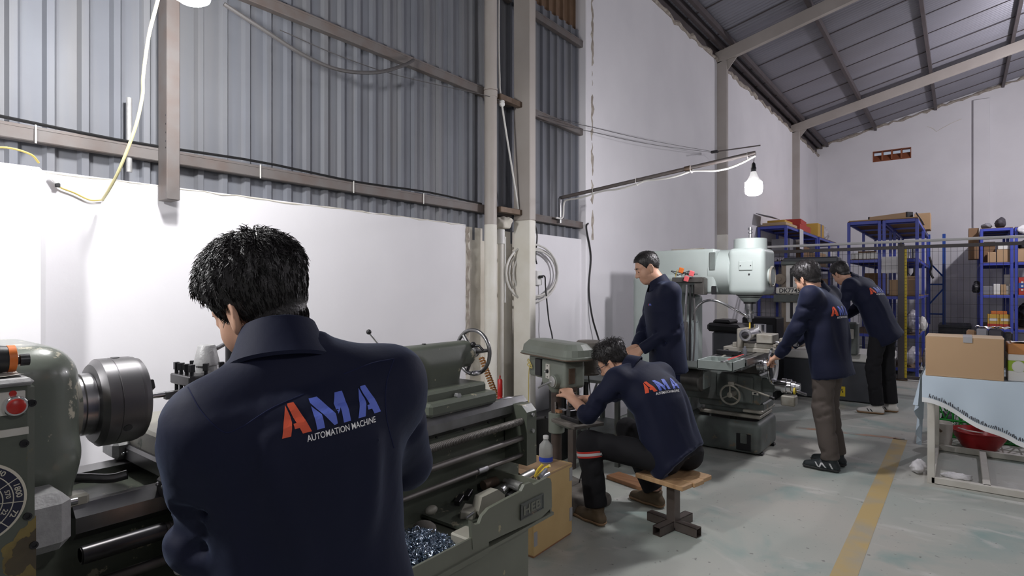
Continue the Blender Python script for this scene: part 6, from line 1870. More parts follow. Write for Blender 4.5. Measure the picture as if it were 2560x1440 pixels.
    pts = [Vector((-2.95, 4.0, 2.09)), at(1342, 580, X=-2.95), at(1339, 640, X=-2.97), at(1342, 660, X=-2.97)]
    solo(MB().tube(bez(pts, 6), .007, 6), 'black_cable', 'black_rubber', 'short black cable dropping beside the steel column', 'cable')
    pts = [Vector((-2.94, 4.98, 2.07)), at(1466, 572, X=-2.93), at(1477, 640, X=-2.93), at(1472, 720, X=-2.93), at(1480, 790, X=-2.9), at(1497, 850, X=-2.86), at(1510, 900, X=-2.75), Vector((-2.3, 3.75, .3))]
    solo(MB().tube(bez(pts, 8), .0095, 8), 'black_cable', 'black_rubber', 'thick black cable looping down the white wall to the drill press', 'cable')
    H = thing('hose_coil', 'coiled white hose hanging on the wall beside the steel column', 'hose', at(1355, 680, X=-2.95))
    for k, (r, du) in enumerate(((62, 0), (55, 4), (66, -3))):
        pts = []
        for i in range(25):
            an = 2 * PI * i / 24
            pts.append(at(1333 + du + r * math.cos(an) * .98, 683 + r * math.sin(an) * (1.0 + .05 * k), X=-2.955 + .016 * k))
        MB().tube(pts[:-1], .0095, 8, closed=True).build('loop', 'white_wire', H)
    S = thing('wall_switch', 'small wall socket with black plug beside the hose coil', 'socket', at(1347, 690, X=-2.985))
    MB().box(at(1346, 695, X=-2.985), (.03, .08, .13), .006).build('plate', 'white_plastic', S)
    MB().box(at(1352, 692, X=-2.955), (.04, .03, .025), .004).build('plug', 'black_rubber', S)
    pts = [at(1352, 690, X=-2.94), at(1362, 692, X=-2.93), at(1364, 720, X=-2.93), at(1372, 800, X=-2.90), at(1381, 860, X=-2.82), Vector((-2.45, 3.48, .70))]
    MB().tube(bez(pts, 6), .0065, 8).build('cord', 'black_rubber', S)
    # coil hose and red handle standing behind the lathe
    def spring(a, b, R, r, turns):
        ax = (b - a); F = frame(ax); L = ax.length; n = turns * 12
        return MB().tube([a + F @ Vector((R * math.cos(2 * PI * i / 12), R * math.sin(2 * PI * i / 12), L * i / n)) for i in range(n + 1)], r, 5)
    a = Vector((-2.55, 2.95, .02)); t_ = at(1203, 893, X=-2.62)
    solo(spring(at(1316, 1188, X=-2.50), t_, .017, .006, 50), 'spring_hose', 'spring_rust', 'rust orange coiled spring hose leaning behind the lathe', 'hose')
    t_ = at(1250, 945, X=-2.45); b_ = Vector((t_.x + .03, t_.y - .03, 0))
    R_ = thing('red_rod', 'rod with a red plastic grip standing behind the lathe end', 'rod', b_)
    MB().tube([b_, t_ - Vector((0, 0, .16))], .008, 8).build('shaft', 'steel', R_)
    MB().revolve(t_ - Vector((0, 0, .18)), (0, 0, 1), [(0, .014), (.01, .018), (.05, .018), (.055, .016), (.06, .018), (.165, .017), (.175, .010)], 16).build('grip', 'red_plastic', R_)
    MB().torus(t_ + Vector((0, 0, .008)), (1, .5, 0), .010, .003, 16, 6).build('hanging_loop', 'red_plastic', R_)
    # dark cupboard and scrap stock behind the drill press
    K = thing('scrap_bin', 'dark bin of bar stock standing behind the drill press', 'bin', (-2.72, 3.95, 0))
    MB().box((-2.74, 4.20, .17), (.34, .62, .34), .01).build('body', 'black_metal', K)
    for k, (x, y, h) in enumerate(((-2.70, 3.98, .62), (-2.66, 4.10, .55), (-2.62, 4.20, .66), (-2.70, 4.34, .60), (-2.63, 4.42, .74), (-2.72, 4.06, .50))):
        MB().box((x, y, h / 2 + .1), (.035, .035, h), .002).build('bar', 'dark_steel', K)
    solo(MB().box((-2.40, 3.82, .30), (.05, .05, .60), .003), 'upright_bar', 'tube_steel', 'square steel bar standing upright next to the dark bin', 'steel bar')
    P_ = thing('parts_shelf', 'low dark steel stand in the shade behind the drill press', 'stand', (-2.35, 4.5, 0))
    MB().box((-2.33, 4.30, .66), (.44, .5, .025), .003).build('top', 'mill_dark', P_)
    for x in (-2.52, -2.14):
        for y in (4.08, 4.52): MB().box((x, y, .325), (.035, .035, .65)).build('leg', 'mill_dark', P_)
    MB().box((-2.33, 4.30, .25), (.42, .48, .02)).build('lower_shelf', 'mill_dark', P_)
wall_things()
# ------------------------------------------------------------------ people

def head_axes(f, pitch=0.0, roll=0.0):
    """local axes (columns: right, forward, up); pitch down, roll towards the person's left"""
    f = unit((f[0], f[1], 0)); up = nv(0, 0, 1); r = np.cross(f, up)
    c, s = math.cos(pitch), math.sin(pitch)
    f2 = f * c - up * s; u2 = up * c + f * s
    c, s = math.cos(roll), math.sin(roll)
    r2 = r * c + u2 * s; u3 = u2 * c - r * s
    return np.stack([r2, f2, u3], 1)

def add_head(s, C, R, k=1.0):
    H = lambda x, y, z: C + R @ (nv(x, y, z) * k)
    E = lambda c, r, kk=.018, op='u': s.ell(H(*c), nv(*r) * k, R, kk * k, op)
    E((0, -.012, .035), (.074, .093, .088))
    E((0, .020, -.030), (.060, .070, .085), .03)
    E((0, .050, -.088), (.036, .034, .028), .03)
    E((-.036, .048, -.030), (.024, .030, .032), .02); E((.036, .048, -.030), (.024, .030, .032), .02)
    E((0, .066, .030), (.052, .022, .016), .02)
    for sx in (-1, 1):
        E((sx * .033, .098, .008), (.019, .018, .011), .012, 's')
        E((sx * .033, .072, .006), (.0155, .0145, .0135), .004)
    s.cone(H(0, .080, .016), H(0, .106, -.030), .008 * k, .0125 * k, .014)
    for sx in (-1, 1): E((sx * .012, .096, -.034), (.009, .011, .008), .008)
    s.cone(H(-.018, .083, -.060), H(.018, .083, -.060), .0085 * k, .0085 * k, .008)
    s.cone(H(-.015, .082, -.073), H(.015, .082, -.073), .0085 * k, .0085 * k, .008)
    s.cone(H(-.022, .094, -.0665), H(.022, .094, -.0665), .0025 * k, .0025 * k, .004, 's')
    for sx in (-1, 1):
        a = .42 * sx
        Q = R @ np.array([[math.cos(a), -math.sin(a), 0], [math.sin(a), math.cos(a), 0], [0, 0, 1]])
        s.ell(H(sx * .079, -.012, -.004), nv(.0085, .021, .034) * k, Q, .008)
        s.ell(H(sx * .075, -.006, -.033), nv(.0085, .011, .013) * k, Q, .008)
        s.ell(H(sx * .088, -.012, .002), nv(.0055, .011, .020) * k, Q, .005, 's')

def add_hand(s, W, d, pn, thumb, curl=.5, k=1.0, spread=.0):
    """W wrist, d finger direction, pn palm normal, thumb: +1/-1 side along pn x d"""
    W = nv(*W); d = unit(d); pn = nv(*pn); pn = unit(pn - d * (pn @ d)); ts = np.cross(pn, d) * thumb
    for off, L, kn in ((.030, .072, .086), (.010, .080, .090), (-.011, .074, .086), (-.030, .058, .078)):
        b = W + d * .012 + ts * off * .55 * k
        q = W + d * kn * k + ts * off * k
        s.cone(b, q, .0135 * k, .0118 * k, .014)
        ang = 0; p = q; r = .0098 * k
        dd = unit(d + ts * off * spread * 8)
        for f, c in ((.44, .9), (.31, 1.15), (.25, .8)):
            ang += curl * c
            v = dd * math.cos(ang) + pn * math.sin(ang)
            e = p + v * L * f * k
            s.cone(p, e, r, r * .9, .004); p = e; r *= .9
    b = W + d * .022 * k + ts * .022 * k
    v = unit(ts * .75 + d * .75 + pn * .35)
    e = b + v * .040 * k; s.cone(b, e, .0145 * k, .0115 * k, .012)
    v2 = unit(ts * .25 + d * .95 + pn * (.35 + .4 * curl)); e2 = e + v2 * .030 * k; s.cone(e, e2, .0112 * k, .0102 * k, .005)
    s.cone(e2, e2 + unit(v2 + pn * .3 * curl) * .024 * k, .0102 * k, .0085 * k, .004)
    s.cone(W - d * .03, W + d * .02, .026 * k, .026 * k, .016, sq=1.35, sqdir=pn)

def hair_mesh(C, R, k, style, name, h=.006):
    lo = C - .16 * k; hi = C + .16 * k
    s = SDF(lo, hi, h)
    X = s.ax[0][:, None, None] - C[0]; Y = s.ax[1][None, :, None] - C[1]; Z = s.ax[2][None, None, :] - C[2]
    x, y, z = ((X * R[0, i] + Y * R[1, i] + Z * R[2, i]) / k for i in range(3))
    def ell(c, r):
        px, py, pz = x - c[0], y - c[1], z - c[2]
        k0 = np.sqrt((px / r[0]) ** 2 + (py / r[1]) ** 2 + (pz / r[2]) ** 2)
        k1 = np.sqrt((px / r[0] ** 2) ** 2 + (py / r[1] ** 2) ** 2 + (pz / r[2] ** 2) ** 2) + 1e-9
        return k0 * (k0 - 1) / k1
    e = np.minimum(ell((0, -.012, .035), (.074, .093, .088)), ell((0, -.030, -.030), (.056, .052, .062)) + .002)
    sm = lambda v, a, b: np.clip((v - a) / (b - a), 0, 1) ** 2 * (3 - 2 * np.clip((v - a) / (b - a), 0, 1))
    th = style['side'] + (style['top'] - style['side']) * sm(z, style.get('z0', .0), .10)
    th = th * (.25 + .75 * sm(z, -.085, -.02)) + .002
    ph = np.arctan2(y + .03, x)
    th = th + style.get('rough', .003) * (np.sin(ph * 13 + z * 60) * .5 + np.sin(ph * 23 - z * 90 + 2 * np.sin(x * 70)) * .5) * sm(z, -.03, .06)
    hz = np.interp(y, style['hy'], style['hz'])
    cut = (hz - z) * .75
    s.d = np.maximum(e - th, cut).astype(np.float32) * k
    return s.mesh(name), s

def hair_strands(me, C, R, k, n, length, seed, rad=.0009, lift=.35):
    """short hairs growing from the hair surface, swept from the crown forwards and down"""
    r = np.random.RandomState(seed)
    co = np.empty(len(me.vertices) * 3, np.float32); me.vertices.foreach_get('co', co); co = co.reshape(-1, 3)
    no = np.empty(len(me.vertices) * 3, np.float32); me.vertices.foreach_get('normal', no); no = no.reshape(-1, 3)
    crown = C + R @ (nv(0, -.045, .115) * k)
    lz = (co - C) @ R[:, 2]
    ok = np.where((lz > -.07 * k) & ((no @ R[:, 2]) > -.45))[0]
    mb = MB()
    for i in r.choice(ok, n):
        p = co[i].astype(float); q = no[i].astype(float)
        fl = p - crown; fl = fl - q * (fl @ q)
        lzz = float((p - C) @ R[:, 2]); side = np.clip((.07 - lzz) / .05, 0, 1)
        fl = unit(fl + 1e-5) + R[:, 1] * .35 * (1 - side) + r.normal(size=3) * (.35 - .2 * side) - R[:, 2] * (.15 + .9 * side)
        fl = unit(fl - q * (fl @ q))
        up = lift * (0.4 + r.rand()) * np.clip(.25 + (q @ R[:, 2]), .06, 1)
        L = length * (.5 + .8 * r.rand())
        pts = [p - q * .004, p + (fl * .45 + q * up) * L, p + (fl * 1.0 + q * up * .9) * L]
        mb.tube(pts, [rad, rad, rad * .3], 3)
    return mb

STENCIL_A = [[(0, 0), (.30, 0), (.43, .40), (.43, .58), (.36, .96)], [(.45, 1), (.66, 1), (1, 0), (.69, 0), (.63, .19), (.46, .19), (.46, .35), (.57, .35), (.51, .55), (.43, .93)]]
STENCIL_M = [[(0, 0), (.22, 0), (.22, .43), (0, .76)], [(0, 1), (.24, 1), (.60, .36), (.60, .03), (.50, 0), (0, .86)], [(.77, 1), (1, 1), (1, 0), (.78, 0), (.78, .50), (.67, .33), (.64, .66)]]
def project_mesh(me, tree, p, ux, uy, off=.0016, reach=.25):
    """lay a flat mesh (x, y in metres) onto a surface, looking along -(ux x uy)"""
    n = np.cross(ux, uy)
    for v in me.vertices:
        q = Vector(p + ux * v.co.x + uy * v.co.y)
        o = q + Vector(n) * reach
        hit, nor, _, _ = tree.ray_cast(o, Vector(-n), reach * 2)
        v.co = (hit + nor * off) if hit is not None else q
def fine(me, edge):
    bm = bmesh.new(); bm.from_mesh(me)
    bmesh.ops.triangulate(bm, faces=bm.faces)
    for _ in range(7):
        ed = [e for e in bm.edges if e.calc_length() > edge]
        if not ed: break
        bmesh.ops.subdivide_edges(bm, edges=ed, cuts=1)
        bmesh.ops.triangulate(bm, faces=bm.faces)
    bm.to_mesh(me); bm.free()
def back_logo(jacket, p, ux, uy, w, edge=.012, name='logo', text=True):
    me0 = jacket.data
    tree = BVHTree.FromPolygons([v.co.copy() for v in me0.vertices], [tuple(q.vertices) for q in me0.polygons])
    p = nv(*p); ux = unit(ux); uy = nv(*uy); uy = unit(uy - ux * (uy @ ux))
    hgt = w * .29
    cells = [(STENCIL_A, -.50, .265, 'logo_red'), (STENCIL_M, -.185, .33, 'logo_blue'), (STENCIL_A, .225, .265, 'logo_blue')]
    for polys, x0, ww, m in cells:
        mb = MB()
        for po in polys: mb.add([((x0 + ww * a) * w, b * hgt, 0) for a, b in po], [tuple(range(len(po)))])
        me = mb.mesh('logo_letter'); fine(me, edge)
        project_mesh(me, tree, p, ux, uy)
        me.materials.append(MATS[m])
        o = bpy.data.objects.new('logo_letter', me); COL.objects.link(o); put_under(o, jacket)
    if text:
        me = text_mesh('AUTOMATION MACHINE', 1.0, .012)
        xs = [v.co.x for v in me.vertices]; ys = [v.co.y for v in me.vertices]
        tw, tx0, h0, y0 = w * .70, -w * .29, w * .062, -w * .088
        for v in me.vertices:
            v.co.x = tx0 + (v.co.x - min(xs)) / (max(xs) - min(xs)) * tw
            v.co.y = y0 + (v.co.y - min(ys)) / (max(ys) - min(ys)) * h0
        project_mesh(me, tree, p, ux, uy)
        me.materials.clear(); me.materials.append(MATS['logo_white'])
        o = bpy.data.objects.new('logo_lettering', me); COL.objects.link(o); put_under(o, jacket)

def person(label, J, P):
    """J joints (world), P parameters.  The body is one mesh, clothes and hair are its children."""
    g = lambda n: nv(*J[n])
    hipc, neck = g('hip'), g('neck')
    lat = unit(J['lat']); lat_h = unit(J.get('lat_hip', J['lat']))
    R = head_axes(J['face'], J.get('pitch', .3), J.get('roll', 0)); C = g('head'); kh = P.get('headk', 1.0)
    pts = np.array([v for k_, v in J.items() if k_ in ('hip', 'neck', 'head', 'sh_l', 'sh_r', 'el_l', 'el_r', 'wr_l', 'wr_r', 'kn_l', 'kn_r', 'an_l', 'an_r')])
    lo = pts.min(0) - .2; hi = pts.max(0) + .2; lo[2] = max(lo[2], -.02)
    up = unit(neck - hipc)
    mid = (hipc + neck) / 2 + nv(*J.get('bow', (0, 0, 0)))
    shc = (g('sh_l') + g('sh_r')) / 2
    fat = P.get('fat', 1.0)
    hl = {q: g('hip') + lat_h * sg * .088 - up * .02 for q, sg in (('l', 1), ('r', -1))}
    # ---- body
    s = SDF(lo, hi, P.get('h', .0075))
    s.loft([hipc - up * .04, hipc + (mid - hipc) * .6, mid + (neck - mid) * .25, shc * .2 + (neck - up * .095) * .8 , neck], [lat_h, lat_h, lat, lat, lat],
           [.145 * fat, .130 * fat, .140 * fat, .12, .055], [.100 * fat, .090 * fat, .095 * fat, .065, .050], .03)
    for q in ('l', 'r'):
        s.cone(neck + (g('sh_' + q) - neck) * .2, g('sh_' + q), .045, .048, .03)
        s.cone(g('sh_' + q), g('el_' + q), .046, .038, .02); s.cone(g('el_' + q), g('wr_' + q), .039, .027, .012)
        hd = J.get('hand_' + q)
        if hd: add_hand(s, g('wr_' + q), hd[0], hd[1], hd[2], hd[3], P.get('handk', 1.0))
        s.cone(hl[q], g('kn_' + q), .078, .052, .03); s.cone(g('kn_' + q), g('an_' + q), .050, .035, .02)
        td = unit(J['toe_' + q]); s.cone(g('an_' + q) - nv(0, 0, .04), g('an_' + q) + td * .13 - nv(0, 0, .055), .03, .022, .02)
    s.cone(C + R @ (nv(0, -.022, -.055) * kh), neck, .052, .060, .025)
    add_head(s, C, R, kh)
    body = s.build('person', 'skin'); tag(body, label, 'person')
    # ---- jacket
    if True:
        h = P.get('hj', .010)
        s = SDF(lo, hi, h)
        hem = hipc - up * P.get('hem', .14)
        if 'hem_p' in J: hem = g('hem_p')
        W = P.get('w', 1.0)
        s.loft([hem, hipc, mid, mid + (neck - mid) * .28, shc * .2 + (neck - up * .075) * .8, neck - up * .005], [lat_h, lat_h, lat, lat, lat, lat],
               [x * W for x in (.205, .198, .192, .196, .165, .072)], [x * W * P.get('dep', 1.0) for x in (.142, .136, .135, .138, .104, .066)], .03, 2.4, .012)
        for q in ('l', 'r'):
            sh, el, wr = g('sh_' + q), g('el_' + q), g('wr_' + q)
            sl = P.get('slv', 1.0)
            s.cone(neck + (sh - neck) * .30 - up * .012, sh, .046, .062 * sl, .08)
            s.cone(sh, el, .070 * sl, .058 * sl, .055)
            cut = P.get('cuff_' + q, 1.0)
            e = el + (wr - el) * cut
            s.ccone(el, e + unit(wr - el) * .002, .058 * sl, (.050 - .004 * cut) * sl, .008, .02)
            s.cone(el, el + (e - el) * .25, .058 * sl, .054 * sl, .02)
            if cut < .9:
                s.ccone(e - unit(wr - el) * .05, e, .056 * sl, .056 * sl, .010, .006)
            # wrinkles round elbow and armpit
            rr = np.random.RandomState(P.get('seed', 1) + (7 if q == 'l' else 3))
            for (a, b, t0, t1, rad, num) in ((sh, el, .50, 1.0, .062 * sl, 7), (el, e, .05, .95, .054 * sl, 7), (sh, el, .05, .4, .068 * sl, 3)):
                ax = unit(b - a); F = np.array(frame(ax))
                for _ in range(num):
                    t = t0 + (t1 - t0) * rr.rand(); ph = rr.rand() * 6.28; dp = .5 + .6 * rr.rand()
                    c0 = a + (b - a) * (t - .05) + F @ nv(math.cos(ph - dp), math.sin(ph - dp), 0) * rad
                    c1 = a + (b - a) * (t + .06) + F @ nv(math.cos(ph + dp), math.sin(ph + dp), 0) * rad
                    cm = a + (b - a) * t + F @ nv(math.cos(ph), math.sin(ph), 0) * rad * 1.03
                    amp = 2.3 * P.get('fold', .006) * (.5 + .8 * rr.rand())
                    s.fold(c0, cm, .016, amp); s.fold(cm, c1, .016, amp)
        rr = np.random.RandomState(P.get('seed', 1) + 50)
        fwd = np.cross(lat, up)
        for _ in range(P.get('nfold', 9)):
            sg = rr.choice((-1, 1)); fb = rr.choice((-1, 1))
            a = mid + lat * sg * (.10 + .08 * rr.rand()) * W + fwd * fb * .13 * W + up * (.14 * rr.rand() - .02)
            b = hipc + lat * sg * (.02 + .15 * rr.rand()) * W + fwd * fb * .135 * W - up * (.12 * rr.rand() - .04)
            s.fold(a, b, .022, 2.4 * P.get('fold', .006) * rr.uniform(-.9, 1.1))
        for a, b, w_, amp in P.get('folds', ()): s.fold(a, b, w_, amp)
        s.wobble(.0016, 34, P.get('seed', 1))
        jacket = s.build('jacket', 'jacket', body, 2)
        # collar: stand and fall
        nk_up = unit(unit((C + R @ (nv(0, -.03, -.06) * kh)) - neck) * .45 + up * .55)
        fcol = unit(np.cross(nk_up, np.cross(np.cross(nk_up, lat), nk_up))); fcol = unit(np.cross(lat, nk_up)) * -1
        fcol = -unit(np.cross(lat, nk_up)) if np.dot(-np.cross(lat, nk_up), nv(*J['face'], 0) if len(J['face']) == 2 else nv(*J['face'])) > 0 else unit(np.cross(lat, nk_up))
        latc = unit(np.cross(nk_up, fcol))
        prof = [(.070, -.040), (.062, .040), (.064, .046), (.070, .043), (.080, .012), (.098, -.024), (.094, -.030), (.080, -.010)]
        def col(a, b):
            an = -PI + .30 + (2 * PI - .60) * a            # opening at the front
            j = b * (len(prof) - 1); i = min(int(j), len(prof) - 2); f = j - i
            r_ = prof[i][0] * (1 - f) + prof[i + 1][0] * f; z_ = prof[i][1] * (1 - f) + prof[i + 1][1] * f
            fr = (1 - math.cos(an)) / 2                      # 0 at the nape, 1 at the throat
            z_ -= .030 * fr ** 2
            if b > .6: z_ -= .010 * (1 - fr)
            dirv = -fcol * math.cos(an) * 1.04 + latc * math.sin(an)
            return Vector(neck + nk_up * (z_ + P.get('colz', .0)) + dirv * r_ * P.get('colk', 1.0) + fcol * .010)
        MB().grid(col, 36, 14).build('collar', 'jacket', jacket)
    # ---- trousers
    s = SDF(lo, hi, P.get('ht', .011))
    s.loft([hipc - up * .05, hipc + up * .10], [lat_h, lat_h], [.160, .155], [.115, .108], .03)
    for q in ('l', 'r'):
        kn, an = g('kn_' + q), g('an_' + q)
        tw = P.get('tw', 1.0)
        s.cone(hl[q], kn, .090 * tw, .072 * tw, .04)
        e = an + (kn - an) * P.get('cuff_t', .02)
        s.ccone(kn, e, .072 * tw, .066 * tw, .01, .02); s.cone(kn, kn + (e - kn) * .2, .072 * tw, .070 * tw, .02)
        rr = np.random.RandomState(P.get('seed', 1) + (11 if q == 'l' else 17))
        for (a, b, t0, t1, rad, num) in ((hl[q], kn, .25, 1.0, .08 * tw, 7), (kn, e, .0, 1.0, .068 * tw, 9)):
            ax = unit(b - a); F = np.array(frame(ax))
            for _ in range(num):
                t = t0 + (t1 - t0) * rr.rand(); ph = rr.rand() * 6.28; dp = .5 + .5 * rr.rand()
                c0 = a + (b - a) * (t - .06) + F @ nv(math.cos(ph - dp), math.sin(ph - dp), 0) * rad
                cm = a + (b - a) * t + F @ nv(math.cos(ph), math.sin(ph), 0) * rad * 1.03
                c1 = a + (b - a) * (t + .05) + F @ nv(math.cos(ph + dp), math.sin(ph + dp), 0) * rad
                amp = .015 * (.5 + .8 * rr.rand()); s.fold(c0, cm, .014, amp); s.fold(cm, c1, .014, amp)
    tro = s.build('trousers', P.get('tmat', 'trouser_black'), body, 1)
    if 'band' in P:
        q, t = P['band']; kn, an = g('kn_' + q), g('an_' + q)
        ax = unit(an - kn); c = kn + (an - kn) * t
        tree = BVHTree.FromPolygons([v.co.copy() for v in tro.data.vertices], [tuple(w.vertices) for w in tro.data.polygons])
        F = np.array(frame(ax, (1, 0, 0)))
        def ring(w0, w1, off, m, nm):
            mb = MB(); vs = []; n = 40
            for i in range(n):
                an_ = 2 * PI * i / n; d_ = F @ nv(math.cos(an_), math.sin(an_), 0)
                for z_ in (w0, w1):
                    o_ = c + ax * z_
                    hit, nr_, _, _ = tree.ray_cast(Vector(o_ + d_ * .2), Vector(-d_), .3)
                    rr_ = (Vector(hit) - Vector(o_)).length if hit is not None else .075
                    vs.append(o_ + d_ * (min(max(rr_, .05), .10) + off))
            mb.add(vs, [(2 * i, 2 * i + 1, (2 * i + 3) % (2 * n), (2 * i + 2) % (2 * n)) for i in range(n)], True)
            mb.build(nm, m, tro)
        ring(-.019, .019, .003, 'strip_red', 'reflective_band'); ring(-.008, .008, .005, 'strip_silver', 'band_stripe')
    # ---- shoes
    for q in ('l', 'r'):
        an = g('an_' + q); td = unit((J['toe_' + q][0], J['toe_' + q][1], 0)); sd = nv(-td[1], td[0], 0)
        z0 = an[2] - .09
        base = nv(an[0], an[1], z0)
        def solid(grow, zmin, zmax):
            s = SDF(base - .22, base + .26, .008)
            s.cone(base - td * .035 + nv(0, 0, .038), base + td * .06 + nv(0, 0, .045), .036 + grow, .040 + grow, .01, sq=.95, sqdir=sd)
            s.cone(base + td * .06 + nv(0, 0, .040), base + td * .165 + nv(0, 0, .026), .042 + grow, .030 + grow, .02, sq=.85, sqdir=sd)
            if zmax > .05:
                s.cone(base + td * .0 + nv(0, 0, .06), base - td * .01 + nv(0, 0, .098), .040 + grow, .042 + grow, .02)
            s.plane(base + nv(0, 0, zmin), (0, 0, -1)); s.plane(base + nv(0, 0, zmax), (0, 0, 1))
            return s
        sh = solid(0, .012, .105).build('shoe', P.get('smat', 'shoe_black'), body, 1)
        solid(.006, .0, .024).build('sole', P.get('solemat', 'sole_dark'), sh)
        for i, a_ in enumerate(P.get('stripe', ())):
            p0 = base + td * a_[0] + sd * a_[4] * .05; mb = MB()
            for sg in (-1, 1):
                tr = BVHTree.FromPolygons([v.co.copy() for v in sh.data.vertices], [tuple(w.vertices) for w in sh.data.polygons])
                mm = MB().add([(a_[0], a_[1], 0), (a_[0] + .012, a_[1], 0), (a_[2] + .012, a_[3], 0), (a_[2], a_[3], 0)], [(0, 1, 2, 3)]).mesh('shoe_stripe')
                fine(mm, .012)
                ux, uy = (td, nv(0, 0, 1)) if sg < 0 else (-td, nv(0, 0, 1))
                for v in mm.vertices:
                    if sg > 0: v.co.x = -v.co.x
                project_mesh(mm, tr, base, ux, uy, .002, .12)
                mm.materials.append(MATS[P.get('stripemat', 'strip_silver')])
                o = bpy.data.objects.new('shoe_stripe', mm); COL.objects.link(o); put_under(o, sh)
    # ---- hair, brows, eyes
    st = P['hair']
    me, _ = hair_mesh(C, R, kh, st, 'hair')
    me.materials.append(MATS['hair'])
    ho = bpy.data.objects.new('hair', me); COL.objects.link(ho); put_under(ho, body)
    if P.get('strands'):
        n, L, lift = P['strands']
        so = hair_strands(me, C, R, kh, n, L, P.get('seed', 1), lift=lift).build('hair_strands', 'hair', ho, fixn=False); stuff(so)
    H = lambda x, y, z: C + R @ (nv(x, y, z) * kh)
    for sx in (-1, 1):
        MB().tube([H(sx * .014, .089, .026), H(sx * .030, .088, .031), H(sx * .047, .076, .026)], [.003, .0042, .002], 6).build('eyebrow', 'hair', body)
        MB().sphere(H(sx * .033, .0785, .003), .0088 * kh, 12, 8).build('eye', 'eye_dark', body)
    return body, jacket, tro, (C, R, up, lat)
HY = [-.12, -.07, -.035, -.015, .010, .018, .040, .060, .090]
def style(top, side, rough, front=.078, burn=-.012, nape=-.075, z0=0.0):
    return dict(top=top, side=side, rough=rough, z0=z0, hy=HY, hz=[nape, nape, nape + .03, .012, .016, burn, .042, front - .012, front])

def seams(jacket, lines, r=.0011):
    me0 = jacket.data
    tree = BVHTree.FromPolygons([v.co.copy() for v in me0.vertices], [tuple(q.vertices) for q in me0.polygons])
    o = Vector((0, 0, CAM_H))
    for ln in lines:
        pts = []
        fine_ = bez([Vector((u, v, 0)) for u, v in ln], 8)
        for q in fine_:
            d = (at(q.x, q.y, t=1.0) - o).normalized()
            hit, nor, _, _ = tree.ray_cast(o, d, 12)
            if hit is not None: pts.append(hit)
        if len(pts) > 3: MB().tube(pts, r, 5).build('seam', 'trouser_navy', jacket)

def operators():
    # lathe operator, seen from behind
    f = unit((-.955, .295, 0)); left = nv(-f[1], f[0], 0)
    shc = nv(-1.005, .628, 1.208)
    J = dict(hip=(-1.030, .655, .90), neck=(-1.045, .598, 1.302), head=(-1.125, .600, 1.376), face=(-.975, -.20), pitch=.42, roll=.13,
             lat=left + nv(0, 0, -.06), lat_hip=left, bow=(.035, 0, 0),
             sh_l=shc + left * .168 + nv(0, 0, -.032), sh_r=shc - left * .172 + nv(0, 0, .012),
             el_l=(-1.115, .482, .955), el_r=(-1.035, .915, 1.005), wr_l=(-1.325, .600, .825), wr_r=(-1.265, .900, .925),
             hand_l=((-.7, .45, -.5), (-.3, .2, -.9), -1, .75), hand_r=((-.9, -.2, -.25), (-.2, -.1, -.9), 1, .8),
             kn_l=(-1.04, .56, .48), kn_r=(-1.0, .80, .48), an_l=(-.96, .58, .09), an_r=(-.90, .88, .09), toe_l=(-1, 0, 0), toe_r=(-.95, .25, 0))
    b, j, t, (C, R, up, lat) = person('man in navy work jacket operating the lathe, seen from behind', J,
        dict(h=.0065, hj=.0075, seed=3, fold=.0075, nfold=14, fat=.92, w=.95, slv=.98, colk=1.02, colz=.004, hair=style(.032, .010, .004, nape=-.090), strands=(9000, .017, .34), headk=1.0))
    n = unit(nv(.90, -.42, 0))                       # the back faces this way
    ux = unit(-left * 1.0 + nv(0, 0, .13)); uy = nv(-.16, -.06, 1)
    back_logo(j, nv(-.99, .645, 1.160), ux, uy, .185, .008)
    seams(j, [[(470, 968), (505, 1030), (560, 1080), (608, 1066)], [(985, 897), (966, 960), (966, 1040), (985, 1120)], [(608, 1066), (680, 1020), (760, 985)], [(860, 935), (930, 908), (985, 897)]])
    # yoke seams
    return b
def lathe_operator(): return operators()

